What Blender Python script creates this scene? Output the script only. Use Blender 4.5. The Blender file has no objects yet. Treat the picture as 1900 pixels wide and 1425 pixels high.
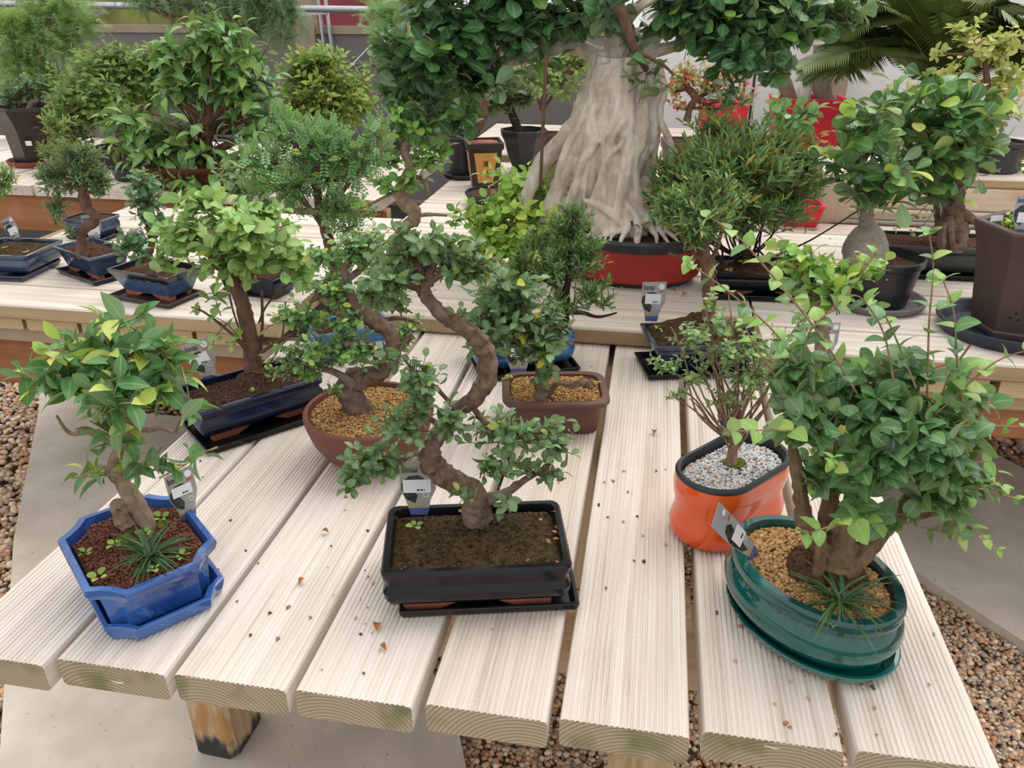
import bpy, math, random
import numpy as np
from mathutils import Vector, Matrix
from mathutils import noise as mnoise

# ------------------------------------------------------------------ camera, world, light, exposure
H = 1.33; F = 1450.0; PITCH = math.atan(712.5 / F); YAW = math.radians(10.107)
scn = bpy.context.scene; COL = scn.collection
cam = bpy.data.cameras.new('camera'); camo = bpy.data.objects.new('camera', cam); COL.objects.link(camo)
cam.sensor_width = 36; cam.lens = 36 * F / 1900; cam.clip_start = 0.02; cam.clip_end = 60
camo.location = (0, 0, H); camo.rotation_euler = (math.pi / 2 - PITCH, 0, YAW)
scn.camera = camo
w = bpy.data.worlds.new('overcast_sky'); scn.world = w; w.use_nodes = True
nt = w.node_tree; nt.nodes.clear()
tc = nt.nodes.new('ShaderNodeTexCoord'); sep = nt.nodes.new('ShaderNodeSeparateXYZ'); rp = nt.nodes.new('ShaderNodeValToRGB')
bg = nt.nodes.new('ShaderNodeBackground'); out = nt.nodes.new('ShaderNodeOutputWorld')
rp.color_ramp.elements[0].position = 0.0; rp.color_ramp.elements[0].color = (.74, .76, .78, 1)
rp.color_ramp.elements[1].position = 1.0; rp.color_ramp.elements[1].color = (1, .995, .98, 1)
nt.links.new(tc.outputs['Generated'], sep.inputs[0]); nt.links.new(sep.outputs['Z'], rp.inputs[0])
nt.links.new(rp.outputs[0], bg.inputs[0]); nt.links.new(bg.outputs[0], out.inputs[0]); bg.inputs[1].default_value = 1.2
sun = bpy.data.lights.new('sun', 'SUN'); so = bpy.data.objects.new('sun', sun); COL.objects.link(so)
sun.energy = 1.9; sun.angle = math.radians(50); sun.color = (1, .985, .95)
so.rotation_euler = (math.radians(-24), math.radians(14), 0)
scn.view_settings.view_transform = 'Standard'; scn.view_settings.look = 'None'
scn.view_settings.gamma = 1; scn.view_settings.use_curve_mapping = False
scn.view_settings.exposure = 0.07

# ------------------------------------------------------------------ projection helpers (pixel of the 1900x1425 photo -> point in the place)
RIGHT = Vector((math.cos(YAW), math.sin(YAW), 0)); FWD = Vector((-math.sin(YAW), math.cos(YAW), 0)); UP = Vector((0, 0, 1))
CF = FWD * math.cos(PITCH) - UP * math.sin(PITCH); CU = FWD * math.sin(PITCH) + UP * math.cos(PITCH); CAM = Vector((0, 0, H))
def ray(x, y): return RIGHT * ((x - 950) / F) + CU * ((712.5 - y) / F) + CF
def W(x, y, z):
    r = ray(x, y); return CAM + r * ((z - H) / r.z)
def D(x, y, base, off=0.0):
    r = ray(x, y); return CAM + r * (((base - CAM).dot(FWD) + off) / r.dot(FWD))
def V(x, y, v):
    r = ray(x, y); return CAM + r * (v / r.y)
def pxs(base): return (base - CAM).dot(CF) / F
TZ = 0.60; BZ = 0.645

# ------------------------------------------------------------------ mesh helpers
def mk(name, verts, faces, mat, parent=None, origin=None, smooth=True, slots=None, sharp=0.7):
    o0 = Vector(origin) if origin is not None else (Vector(parent.location) if parent else Vector((0, 0, 0)))
    me = bpy.data.meshes.new(name)
    vs = np.asarray([tuple(v) for v in verts], dtype=float) - np.array(o0)
    me.from_pydata(vs.tolist(), [], [tuple(f) for f in faces])
    for m in (mat if isinstance(mat, (list, tuple)) else [mat]): me.materials.append(m)
    if slots is not None: me.polygons.foreach_set('material_index', slots)
    if smooth:
        me.polygons.foreach_set('use_smooth', [True] * len(me.polygons)); me.set_sharp_from_angle(angle=sharp)
    me.update()
    return link(name, me, parent, o0)
def world_loc(p):
    l = Vector(p.location)
    while p.parent: p = p.parent; l = l + p.location
    return l
def link(name, me, parent=None, loc=(0, 0, 0)):
    o = bpy.data.objects.new(name, me); COL.objects.link(o)
    if parent: o.parent = parent; o.location = Vector(loc) - world_loc(parent)
    else: o.location = loc
    return o
def tag(o, label=None, cat=None, group=None, kind=None):
    if label: o['label'] = label
    if cat: o['category'] = cat
    if group: o['group'] = group
    if kind: o['kind'] = kind
    return o
def thing(name, label, cat, loc, group=None):
    o = bpy.data.objects.new(name, None); COL.objects.link(o); o.location = loc; o.empty_display_size = .02
    return tag(o, label, cat, group)
class MB:
    def __init__(s): s.v = []; s.f = []
    def add(s, v, f):
        n = len(s.v); s.v += [tuple(p) for p in v]; s.f += [tuple(i + n for i in q) for q in f]
    def box(s, x0, x1, y0, y1, z0, z1):
        s.add([(x0, y0, z0), (x1, y0, z0), (x1, y1, z0), (x0, y1, z0), (x0, y0, z1), (x1, y0, z1), (x1, y1, z1), (x0, y1, z1)],
              [(0, 3, 2, 1), (4, 5, 6, 7), (0, 1, 5, 4), (1, 2, 6, 5), (2, 3, 7, 6), (3, 0, 4, 7)])
    def build(s, name, mat, parent=None, **k): return mk(name, s.v, s.f, mat, parent, **k)
def bevbox(name, x0, x1, y0, y1, z0, z1, mat, parent=None, b=.004, rot=0, c=None, **k):
    xs, ys, zs = sorted((x0, x1)), sorted((y0, y1)), sorted((z0, z1)); v = []
    for z, i in ((zs[0], b), (zs[0] + b, 0), (zs[1] - b, 0), (zs[1], b)):
        for (x, y, sx, sy) in ((xs[0], ys[0], 1, 1), (xs[1], ys[0], -1, 1), (xs[1], ys[1], -1, -1), (xs[0], ys[1], 1, -1)):
            v += [(x + sx * (i + (b if sx * sy > 0 else 0)), y + sy * (i + (0 if sx * sy > 0 else b)), z), (x + sx * (i + (0 if sx * sy > 0 else b)), y + sy * (i + (b if sx * sy > 0 else 0)), z)]
    # order each corner pair around the outline
    rings = [[0, 1, 2, 3, 4, 5, 6, 7]]
    def ring(o): return [o + 1, o + 0, o + 2, o + 3, o + 5, o + 4, o + 6, o + 7]
    v2 = []
    for z, i in ((zs[0], b), (zs[0] + b, 0), (zs[1] - b, 0), (zs[1], b)):
        X0, X1, Y0, Y1 = xs[0] + i, xs[1] - i, ys[0] + i, ys[1] - i
        v2 += [(X0 + b, Y0, z), (X1 - b, Y0, z), (X1, Y0 + b, z), (X1, Y1 - b, z), (X1 - b, Y1, z), (X0 + b, Y1, z), (X0, Y1 - b, z), (X0, Y0 + b, z)]
    if rot:
        cx, cy = c if c else ((xs[0] + xs[1]) / 2, (ys[0] + ys[1]) / 2); ca, sa = math.cos(rot), math.sin(rot)
        v2 = [(cx + (x - cx) * ca - (y - cy) * sa, cy + (x - cx) * sa + (y - cy) * ca, z) for x, y, z in v2]
    f = [tuple(range(7, -1, -1)), tuple(range(24, 32))]
    for r in range(3):
        for j in range(8): f.append((r * 8 + j, r * 8 + (j + 1) % 8, r * 8 + 8 + (j + 1) % 8, r * 8 + 8 + j))
    return mk(name, v2, f, mat, parent, **k)
def smoothpath(pts, radii, step=4):
    P = [Vector(p) for p in pts]; out = []; rr = []
    n = len(P)
    if n == 2:
        for k in range(step + 1): out.append(P[0].lerp(P[1], k / step)); rr.append(radii[0] + (radii[1] - radii[0]) * k / step)
        return out, rr
    for i in range(n - 1):
        p0, p1, p2, p3 = P[max(i - 1, 0)], P[i], P[i + 1], P[min(i + 2, n - 1)]
        for k in range(step):
            t = k / step
            out.append(.5 * ((2 * p1) + (p2 - p0) * t + (2 * p0 - 5 * p1 + 4 * p2 - p3) * t * t + (3 * p1 - p0 - 3 * p2 + p3) * t ** 3))
            rr.append(radii[i] + (radii[i + 1] - radii[i]) * t)
    out.append(P[-1]); rr.append(radii[-1]); return out, rr
def tube(mb, pts, radii, seg=8, step=4, rough=0.0, seed=0.0, cap=True):
    P, R = smoothpath(pts, radii, step); rings = []; n = len(P)
    up = Vector((0.13, 0.07, 1)); prev = None
    for i in range(n):
        t = (P[min(i + 1, n - 1)] - P[max(i - 1, 0)])
        t = t.normalized() if t.length > 1e-9 else Vector((0, 0, 1))
        a = (prev - t * prev.dot(t)) if prev else up.cross(t)
        if a.length < 1e-4: a = Vector((1, 0, 0)).cross(t)
        a.normalize(); prev = a; b = t.cross(a)
        for j in range(seg):
            th = 2 * math.pi * j / seg; d = a * math.cos(th) + b * math.sin(th); r = R[i]
            if rough: r *= 1 + rough * mnoise.noise((P[i] + d * R[i]) * (0.55 / max(R[i], .002)) + Vector((seed, 0, 0))) + rough * .6 * mnoise.noise((P[i] + d * R[i]) * (1.6 / max(R[i], .002)))
            rings.append(P[i] + d * r)
    f = []
    for i in range(n - 1):
        for j in range(seg): f.append((i * seg + j, i * seg + (j + 1) % seg, (i + 1) * seg + (j + 1) % seg, (i + 1) * seg + j))
    if cap: f.append(tuple(range(seg - 1, -1, -1))); f.append(tuple((n - 1) * seg + j for j in range(seg)))
    mb.add(rings, f)
def loft(rings, cap0=True, cap1=True):
    n = len(rings[0]); v = [p for r in rings for p in r]; f = []
    for i in range(len(rings) - 1):
        for j in range(n): f.append((i * n + j, i * n + (j + 1) % n, (i + 1) * n + (j + 1) % n, (i + 1) * n + j))
    if cap0: f.append(tuple(range(n - 1, -1, -1)))
    if cap1: f.append(tuple((len(rings) - 1) * n + j for j in range(n)))
    return v, f

# ------------------------------------------------------------------ materials
def newmat(name):
    m = bpy.data.materials.new(name); m.use_nodes = True; nt = m.node_tree; b = nt.nodes['Principled BSDF']; return m, nt, b
def N(nt, t, **k):
    n = nt.nodes.new(t)
    for a, b in k.items():
        if a in n.inputs.keys() if hasattr(n.inputs, 'keys') else False: n.inputs[a].default_value = b
        else: setattr(n, a, b)
    return n
def ramp(nt, stops, src):
    r = nt.nodes.new('ShaderNodeValToRGB'); e = r.color_ramp.elements
    while len(e) < len(stops): e.new(.5)
    for i, (p, c) in enumerate(stops): e[i].position = p; e[i].color = (*c, 1)
    nt.links.new(src, r.inputs[0]); return r
def mapped(nt, scale, rnd=True, kind='Object'):
    tc = nt.nodes.new('ShaderNodeTexCoord'); mp = nt.nodes.new('ShaderNodeMapping'); mp.inputs['Scale'].default_value = scale
    nt.links.new(tc.outputs[kind], mp.inputs['Vector'])
    if rnd:
        oi = nt.nodes.new('ShaderNodeObjectInfo'); ml = nt.nodes.new('ShaderNodeMath'); ml.operation = 'MULTIPLY'; ml.inputs[1].default_value = 37.0
        nt.links.new(oi.outputs['Random'], ml.inputs[0]); nt.links.new(ml.outputs[0], mp.inputs['Location'])
    return mp
def noise_n(nt, vec, scale, detail=4, rough=.55, dist=0):
    n = nt.nodes.new('ShaderNodeTexNoise'); n.inputs['Scale'].default_value = scale; n.inputs['Detail'].default_value = detail
    n.inputs['Roughness'].default_value = rough; n.inputs['Distortion'].default_value = dist; nt.links.new(vec.outputs[0], n.inputs['Vector']); return n
def bump(nt, b, src, strength=.3, dist=.001):
    bp = nt.nodes.new('ShaderNodeBump'); bp.inputs['Strength'].default_value = strength; bp.inputs['Distance'].default_value = dist
    nt.links.new(src, bp.inputs['Height']); nt.links.new(bp.outputs[0], b.inputs['Normal'])
def mixc(nt, fac, a, bcol, mode='MIX'):
    m = nt.nodes.new('ShaderNodeMix'); m.data_type = 'RGBA'; m.blend_type = mode
    if isinstance(fac, float): m.inputs[0].default_value = fac
    else: nt.links.new(fac, m.inputs[0])
    for i, c in ((6, a), (7, bcol)):
        if isinstance(c, tuple): m.inputs[i].default_value = (*c, 1)
        else: nt.links.new(c, m.inputs[i])
    return m.outputs[2]
def plain(name, col, rough=.5, spec=.5, metal=0, noise_amt=.12, nscale=30, bmp=.15, bdist=.001, coat=0):
    m, nt, b = newmat(name); mp = mapped(nt, (1, 1, 1)); n = noise_n(nt, mp, nscale)
    lo = tuple(c * (1 - noise_amt) for c in col); hi = tuple(min(1, c * (1 + noise_amt)) for c in col)
    r = ramp(nt, [(.3, lo), (.7, hi)], n.outputs[0]); nt.links.new(r.outputs[0], b.inputs['Base Color'])
    b.inputs['Roughness'].default_value = rough; b.inputs['Metallic'].default_value = metal; b.inputs['Specular IOR Level'].default_value = spec
    b.inputs['Coat Weight'].default_value = coat
    if bmp: bump(nt, b, n.outputs[0], bmp, bdist)
    return m
def wood(name, axis, base, mid, dark, stain=(.55, .30, .10), stain_amt=.25, fine=90):
    m, nt, b = newmat(name)
    sc = {'y': (1, .03, 1), 'x': (.03, 1, 1), 'z': (1, 1, .05)}[axis]
    mp = mapped(nt, sc); n1 = noise_n(nt, mp, fine, 5, .6, .4); n2 = noise_n(nt, mapped(nt, (1, 1, 1)), 5, 3); n3 = noise_n(nt, mp, 22, 3, .6, 1.0)
    r = ramp(nt, [(.28, dark), (.42, mid), (.6, base)], n1.outputs[0])
    r2 = ramp(nt, [(.35, mid), (.62, base)], n3.outputs[0]); c = mixc(nt, .45, r.outputs[0], r2.outputs[0])
    s = ramp(nt, [(.60, (0, 0, 0)), (.82, (stain_amt,) * 3)], n2.outputs[0])
    c = mixc(nt, s.outputs[0], c, stain)
    nk = noise_n(nt, mapped(nt, (1, 1, 1)), 260, 2); sk = ramp(nt, [(.24, (.5,) * 3), (.30, (0, 0, 0))], nk.outputs[0])
    c = mixc(nt, sk.outputs[0], c, (.18, .14, .10))
    oi2 = nt.nodes.new('ShaderNodeObjectInfo'); tn = ramp(nt, [(0, (.84, .80, .76)), (1, (1, 1, 1))], oi2.outputs['Random']); c = mixc(nt, .8, c, tn.outputs[0], 'MULTIPLY')
    nt.links.new(c, b.inputs['Base Color']); b.inputs['Roughness'].default_value = .75; b.inputs['Specular IOR Level'].default_value = .25
    bump(nt, b, n1.outputs[0], .35, .0012); return m
def endgrain(name, algae=True, warm=(.55, .43, .25)):
    m, nt, b = newmat(name); mp = mapped(nt, (1, 1, 1), rnd=False)
    oi = nt.nodes.new('ShaderNodeObjectInfo'); mul = nt.nodes.new('ShaderNodeMath'); mul.operation = 'MULTIPLY_ADD'; mul.inputs[1].default_value = .10; mul.inputs[2].default_value = -.05
    nt.links.new(oi.outputs['Random'], mul.inputs[0]); cmb = nt.nodes.new('ShaderNodeCombineXYZ'); nt.links.new(mul.outputs[0], cmb.inputs[0]); cmb.inputs[2].default_value = .05
    add = nt.nodes.new('ShaderNodeVectorMath'); add.operation = 'ADD'; nt.links.new(mp.outputs[0], add.inputs[0]); nt.links.new(cmb.outputs[0], add.inputs[1])
    wv = nt.nodes.new('ShaderNodeTexWave'); wv.wave_type = 'RINGS'; wv.rings_direction = 'Y'; wv.inputs['Scale'].default_value = 60; wv.inputs['Distortion'].default_value = .8; wv.inputs['Detail'].default_value = 2
    nt.links.new(add.outputs[0], wv.inputs['Vector'])
    c = ramp(nt, [(.1, tuple(x * .72 for x in warm)), (.8, tuple(min(1, x * 1.15) for x in warm))], wv.outputs[0]).outputs[0]
    if algae:
        n = noise_n(nt, mapped(nt, (1, .2, 1)), 9, 3); s = ramp(nt, [(.54, (0, 0, 0)), (.66, (.75,) * 3)], n.outputs[0]); c = mixc(nt, s.outputs[0], c, (.15, .17, .05))
    nt.links.new(c, b.inputs['Base Color']); b.inputs['Roughness'].default_value = .85; bump(nt, b, wv.outputs[0], .4, .0008); return m
def glaze(name, col, dark, rough=.13, edge=.35, scale=40, speck=(.6, .75, .9), speck_amt=.3, coat=.5):
    m, nt, b = newmat(name); mp = mapped(nt, (1, 1, 1)); n = noise_n(nt, mp, scale, 6, .65); n2 = noise_n(nt, mp, 7, 2)
    c = mixc(nt, ramp(nt, [(.35, (0, 0, 0)), (.65, (1, 1, 1))], n2.outputs[0]).outputs[0], dark, col)
    c = mixc(nt, ramp(nt, [(.58, (0, 0, 0)), (.75, (speck_amt,) * 3)], n.outputs[0]).outputs[0], c, speck)
    nt.links.new(c, b.inputs['Base Color']); b.inputs['Roughness'].default_value = rough; b.inputs['Coat Weight'].default_value = coat; b.inputs['Coat Roughness'].default_value = .06
    b.inputs['Specular IOR Level'].default_value = .5 if coat > .3 else .3
    bump(nt, b, n2.outputs[0], .15, .002); return m
def bark(name, a, bcol, scale=60, zs=.5, bmp=.8, spots=None):
    m, nt, b = newmat(name); mp = mapped(nt, (1, 1, zs)); n = noise_n(nt, mp, scale, 6, .7, .3)
    c = ramp(nt, [(.3, a), (.68, bcol)], n.outputs[0]).outputs[0]
    if spots:
        n2 = noise_n(nt, mapped(nt, (1, 1, 1)), 14, 3); c = mixc(nt, ramp(nt, [(.52, (0, 0, 0)), (.66, (.8,) * 3)], n2.outputs[0]).outputs[0], c, spots)
    nt.links.new(c, b.inputs['Base Color']); b.inputs['Roughness'].default_value = .85; b.inputs['Specular IOR Level'].default_value = .2
    bump(nt, b, n.outputs[0], bmp, .002); return m
def vcol(name, rough=.6, bmp=.4):
    m, nt, b = newmat(name); a = nt.nodes.new('ShaderNodeAttribute'); a.attribute_name = 'tint'
    n = noise_n(nt, mapped(nt, (1, 1, 1)), 300, 3); c = mixc(nt, .5, a.outputs['Color'], ramp(nt, [(.3, (.5, .5, .5)), (.7, (1, 1, 1))], n.outputs[0]).outputs[0], 'MULTIPLY')
    nt.links.new(c, b.inputs['Base Color']); b.inputs['Roughness'].default_value = rough; bump(nt, b, n.outputs[0], bmp, .0006); return m
def leafmat(name, rough=.38, trans=.22, edge=None, rib=.35):
    m, nt, b = newmat(name); a = nt.nodes.new('ShaderNodeAttribute'); a.attribute_name = 'tint'; l = nt.nodes.new('ShaderNodeAttribute'); l.attribute_name = 'luv'
    sp = nt.nodes.new('ShaderNodeSeparateXYZ'); nt.links.new(l.outputs['Vector'], sp.inputs[0])
    ab = nt.nodes.new('ShaderNodeMath'); ab.operation = 'ABSOLUTE'; nt.links.new(sp.outputs[0], ab.inputs[0])
    rb = ramp(nt, [(.05, (rib,) * 3), (.16, (0, 0, 0))], ab.outputs[0]); c = mixc(nt, rb.outputs[0], a.outputs['Color'], (.55, .65, .28))
    n = noise_n(nt, mapped(nt, (1, 1, 1)), 140, 3); c = mixc(nt, .3, c, ramp(nt, [(.3, (.55, .55, .55)), (.7, (1, 1, 1))], n.outputs[0]).outputs[0], 'MULTIPLY')
    if edge: c = mixc(nt, ramp(nt, [(.80, (0, 0, 0)), (.92, (1, 1, 1))], ab.outputs[0]).outputs[0], c, edge)
    g = nt.nodes.new('ShaderNodeNewGeometry'); bf = nt.nodes.new('ShaderNodeMath'); bf.operation = 'MULTIPLY'; bf.inputs[1].default_value = .35; nt.links.new(g.outputs['Backfacing'], bf.inputs[0])
    c = mixc(nt, bf.outputs[0], c, (.42, .52, .34)); nt.links.new(c, b.inputs['Base Color'])
    b.inputs['Roughness'].default_value = rough; b.inputs['Specular IOR Level'].default_value = .42
    tr = nt.nodes.new('ShaderNodeBsdfTranslucent'); mx = nt.nodes.new('ShaderNodeMixShader'); mx.inputs[0].default_value = trans
    tcx = mixc(nt, .55, c, (.45, .62, .08)); nt.links.new(tcx, tr.inputs[0]); o = nt.nodes['Material Output']
    nt.links.new(b.outputs[0], mx.inputs[1]); nt.links.new(tr.outputs[0], mx.inputs[2]); nt.links.new(mx.outputs[0], o.inputs[0]); return m

M = {}
M['deck'] = wood('weathered_deck', 'y', (.83, .755, .70), (.68, .60, .53), (.44, .36, .30), stain_amt=.22)
M['board'] = wood('pale_board', 'x', (.82, .745, .68), (.64, .545, .46), (.42, .33, .25), stain_amt=.2, fine=45)
M['joist'] = wood('raw_joist', 'x', (.52, .38, .23), (.42, .29, .17), (.28, .19, .10), stain_amt=.4)
M['joist_y'] = wood('raw_beam', 'y', (.52, .38, .23), (.42, .29, .17), (.28, .19, .10), stain_amt=.4)
M['apron'] = wood('reddish_apron', 'x', (.44, .20, .095), (.36, .15, .065), (.22, .09, .04), stain=(.6, .38, .18), stain_amt=.6, fine=35)
M['end'] = endgrain('end_grain', True, (.44, .345, .23)); M['end_clean'] = endgrain('end_grain_yellow', False, (.64, .50, .28))
M['concrete'] = plain('concrete', (.62, .56, .485), .9, .2, 0, .16, 6, .4, .003)
_nt = M['concrete'].node_tree; _b = _nt.nodes['Principled BSDF']; _src = _b.inputs['Base Color'].links[0].from_socket
_n = noise_n(_nt, mapped(_nt, (1, 1, 1)), 2.2, 5, .7); _n2 = noise_n(_nt, mapped(_nt, (1, 1, 1)), 90, 2)
_c = mixc(_nt, ramp(_nt, [(.42, (.45,) * 3), (.62, (0, 0, 0))], _n.outputs[0]).outputs[0], _src, (.42, .35, .28)); _c = mixc(_nt, ramp(_nt, [(.27, (.6,) * 3), (.31, (0, 0, 0))], _n2.outputs[0]).outputs[0], _c, (.2, .16, .12)); _nt.links.new(_c, _b.inputs['Base Color'])
M['dirt'] = plain('dark_dirt', (.16, .11, .075), .95, .1, 0, .4, 25, .8, .01)
M['black'] = plain('black_plastic', (.018, .018, .02), .38, .5, 0, .2, 40, .1)
M['blackglaze'] = glaze('black_glaze', (.010, .010, .013), (.004, .004, .005), .2, speck=(.035, .035, .04), speck_amt=.4, coat=0)
M['navy'] = glaze('navy_glaze', (.03, .055, .115), (.009, .014, .035), .18, speck=(.10, .15, .26), speck_amt=.5)
M['darknavy'] = glaze('dark_navy_glaze', (.010, .014, .045), (.004, .005, .012), .14, speck=(.03, .04, .2), speck_amt=.5, coat=.1)
M['steel'] = glaze('grey_blue_glaze', (.055, .095, .17), (.02, .035, .07), .22, speck=(.015, .02, .05), speck_amt=.6)
M['blue'] = glaze('cobalt_glaze', (.035, .13, .42), (.015, .055, .24), .16, speck=(.20, .40, .72), speck_amt=.45)
M['denim'] = glaze('streaky_blue_glaze', (.035, .16, .36), (.015, .06, .19), .16, speck=(.25, .45, .62), speck_amt=.55, scale=70)
M['teal'] = glaze('teal_glaze', (.004, .11, .092), (.003, .040, .043), .07, speck=(.05, .28, .25), speck_amt=.3)
M['orange'] = glaze('orange_glaze', (.80, .115, .018), (.72, .07, .012), .13, speck=(.85, .25, .08), speck_amt=.3)
M['yellow'] = glaze('yellow_glaze', (.55, .58, .10), (.40, .42, .06), .2)
M['terra'] = plain('terracotta', (.36, .12, .07), .8, .2, 0, .25, 60, .3)
M['brownclay'] = plain('brown_clay', (.13, .068, .052), .6, .3, 0, .12, 25, .15)
M['bowlclay'] = plain('red_brown_clay', (.17, .065, .045), .55, .3, 0, .1, 25, .12)
M['hexclay'] = plain('purple_brown_clay', (.095, .062, .052), .5, .35, 0, .15, 12, .15)
M['darkclay'] = plain('dark_brown_clay', (.035, .022, .018), .35, .4, 0, .2, 30, .1)
M['greydisc'] = plain('grey_plastic', (.17, .155, .145), .6, .3, 0, .15, 30, .2)
M['greenclay'] = plain('dark_green_clay', (.038, .045, .038), .45, .4, 0, .3, 12, .15)
M['navyplastic'] = plain('navy_plastic', (.02, .026, .042), .3, .5, 0, .15, 12, .05)
M['red'] = plain('red_painted_clay', (.36, .032, .022), .5, .35, 0, .18, 14, .2)
M['redplastic'] = plain('red_cube_plastic', (.72, .03, .05), .4, .4, 0, .06, 20, .05)
M['charcoal'] = plain('charcoal_paint', (.028, .030, .033), .45, .4, 0, .3, 22, .25)
M['ochre'] = plain('ochre_panel', (.60, .29, .075), .5, .35, 0, .12, 12, .1)
M['ink'] = plain('ink', (.02, .012, .01), .7, .2, 0, 0, 10, 0)
M['redsaucer'] = plain('red_saucer', (.27, .05, .035), .5, .3, 0, .15, 20, .1)
M['peat'] = plain('peat', (.085, .042, .026), .95, .1, 0, .7, 150, 1.0, .006)
M['moss'] = plain('mossy_soil', (.062, .040, .019), .95, .1, 0, .75, 120, 1.0, .006)
M['greenmoss'] = plain('green_moss', (.10, .11, .02), .95, .1, 0, .7, 150, 1.0, .005)
M['akasoil'] = plain('ochre_soil', (.30, .15, .05), .95, .1, 0, .5, 200, 1, .004)
M['redsoil'] = plain('red_soil', (.14, .045, .025), .95, .1, 0, .5, 200, 1, .004)
M['whitesoil'] = plain('grit_bed', (.45, .44, .42), .95, .1, 0, .3, 200, 1, .004)
M['grain'] = vcol('granules', .9); M['stone'] = vcol('pebble_stone', .7, .3)
M['leaf'] = leafmat('leaf_satin'); M['leafgloss'] = leafmat('leaf_gloss', .3, .18); M['leafmatte'] = leafmat('leaf_matte', .6, .3, rib=.15)
M['leafvar'] = leafmat('leaf_cream_edge', .45, .2, (.62, .68, .50), .1)
M['bark_ficus'] = bark('ficus_bark', (.16, .10, .065), (.38, .28, .20), 90)
M['bark_elm'] = bark('elm_bark', (.055, .032, .022), (.27, .175, .125), 95, .8, 1.6, (.27, .215, .18))
M['bark_brown'] = bark('brown_bark', (.10, .05, .033), (.21, .12, .085), 80)
M['bark_privet'] = bark('privet_bark', (.08, .05, .03), (.27, .18, .10), 60, .4, 1)
M['bark_grey'] = bark('grey_fig_bark', (.33, .25, .19), (.78, .69, .60), 24, .45, 1.2, (.70, .62, .53))
M['bark_bulb'] = bark('bulb_bark', (.22, .18, .15), (.38, .32, .27), 90, 1.5, .3)
M['bark_dark'] = bark('dark_bark', (.018, .013, .010), (.07, .045, .035), 60)
M['twig'] = plain('twig', (.15, .085, .055), .8, .2, 0, .3, 100, 0)
M['twiggreen'] = plain('green_stem', (.30, .30, .11), .7, .3, 0, .3, 60, 0)
M['twigtan'] = plain('tan_stem', (.34, .20, .12), .8, .2, 0, .3, 60, 0)
M['alu'] = plain('aluminium', (.55, .56, .58), .4, .5, .6, .08, 30, 0)
M['whitesheet'] = plain('pale_sheet', (.88, .87, .855), .7, .3, 0, .04, 2, 0)
M['greypanel'] = plain('taupe_panel', (.22, .195, .18), .45, .4, 0, .08, 3, 0)
M['tan'] = plain('tan_ledge', (.42, .33, .24), .7, .3, 0, .1, 6, 0)
M['card'] = plain('grey_card', (.36, .33, .30), .35, .5, 0, .12, 60, 0)
M['cardsilver'] = plain('silver_card', (.36, .37, .39), .3, .5, 0, .1, 60, 0)
M['white'] = plain('white_label', (.82, .82, .84), .5, .4, 0, .02, 20, 0)
M['cardphoto'] = plain('card_photo', (.030, .036, .026), .35, .5, 0, .8, 180, 0)
M['cardblue'] = plain('card_blue_band', (.09, .12, .30), .35, .5, 0, .1, 60, 0)
M['cardred'] = plain('card_red_mark', (.62, .09, .05), .35, .5, 0, .1, 60, 0)
M['cardtan'] = plain('card_tan_band', (.42, .34, .18), .35, .5, 0, .1, 60, 0)
gl, gnt, gb = newmat('dusty_glass'); gb.inputs['Base Color'].default_value = (.92, .93, .92, 1); gb.inputs['Roughness'].default_value = .06; gb.inputs['Transmission Weight'].default_value = .97; gb.inputs['IOR'].default_value = 1.1
M['glass'] = gl
M['hedge'] = plain('olive_hedge', (.36, .36, .06), .9, .1, 0, .5, 3, 0); M['tarp'] = plain('red_tarp', (.34, .03, .05), .6, .2, 0, .3, 2, 0)  # hedge has an olive yellow leaf colour of its own
M['deadleaf'] = plain('dead_leaf', (.36, .14, .05), .7, .2, 0, .4, 60, 0)

# ------------------------------------------------------------------ instanced small geometry (numpy)
def mesh_np(name, verts, polys_flat, starts, totals, mat, tint=None, luv=None, smooth=False):
    me = bpy.data.meshes.new(name); me.vertices.add(len(verts)); me.vertices.foreach_set('co', np.asarray(verts, dtype=np.float32).ravel())
    me.loops.add(len(polys_flat)); me.loops.foreach_set('vertex_index', np.asarray(polys_flat, dtype=np.int32))
    me.polygons.add(len(starts)); me.polygons.foreach_set('loop_start', np.asarray(starts, dtype=np.int32)); me.polygons.foreach_set('loop_total', np.asarray(totals, dtype=np.int32))
    if smooth: me.polygons.foreach_set('use_smooth', np.ones(len(starts), dtype=bool))
    me.update(calc_edges=True)
    if tint is not None:
        a = me.attributes.new('tint', 'FLOAT_COLOR', 'POINT'); c = np.ones((len(verts), 4), dtype=np.float32); c[:, :3] = tint; a.data.foreach_set('color', c.ravel())
    if luv is not None:
        a = me.attributes.new('luv', 'FLOAT_VECTOR', 'POINT'); a.data.foreach_set('vector', np.asarray(luv, dtype=np.float32).ravel())
    me.materials.append(mat); return me
def merge_np(name, T, mats, pos, tints, mat, smooth=False):
    tv, tf, tl = T; n = len(pos); nv = len(tv)
    v = np.einsum('nij,vj->nvi', mats, tv) + pos[:, None, :]
    flat = np.concatenate([np.array(f) for f in tf]); tot = np.array([len(f) for f in tf]); st = np.concatenate([[0], np.cumsum(tot)[:-1]])
    allf = (flat[None, :] + (np.arange(n) * nv)[:, None]).ravel(); sts = (st[None, :] + (np.arange(n) * len(flat))[:, None]).ravel(); tots = np.tile(tot, n)
    return mesh_np(name, v.reshape(-1, 3), allf, sts, tots, mat, np.repeat(tints, nv, axis=0), np.tile(tl, (n, 1)) if tl is not None else None, smooth)
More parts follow.
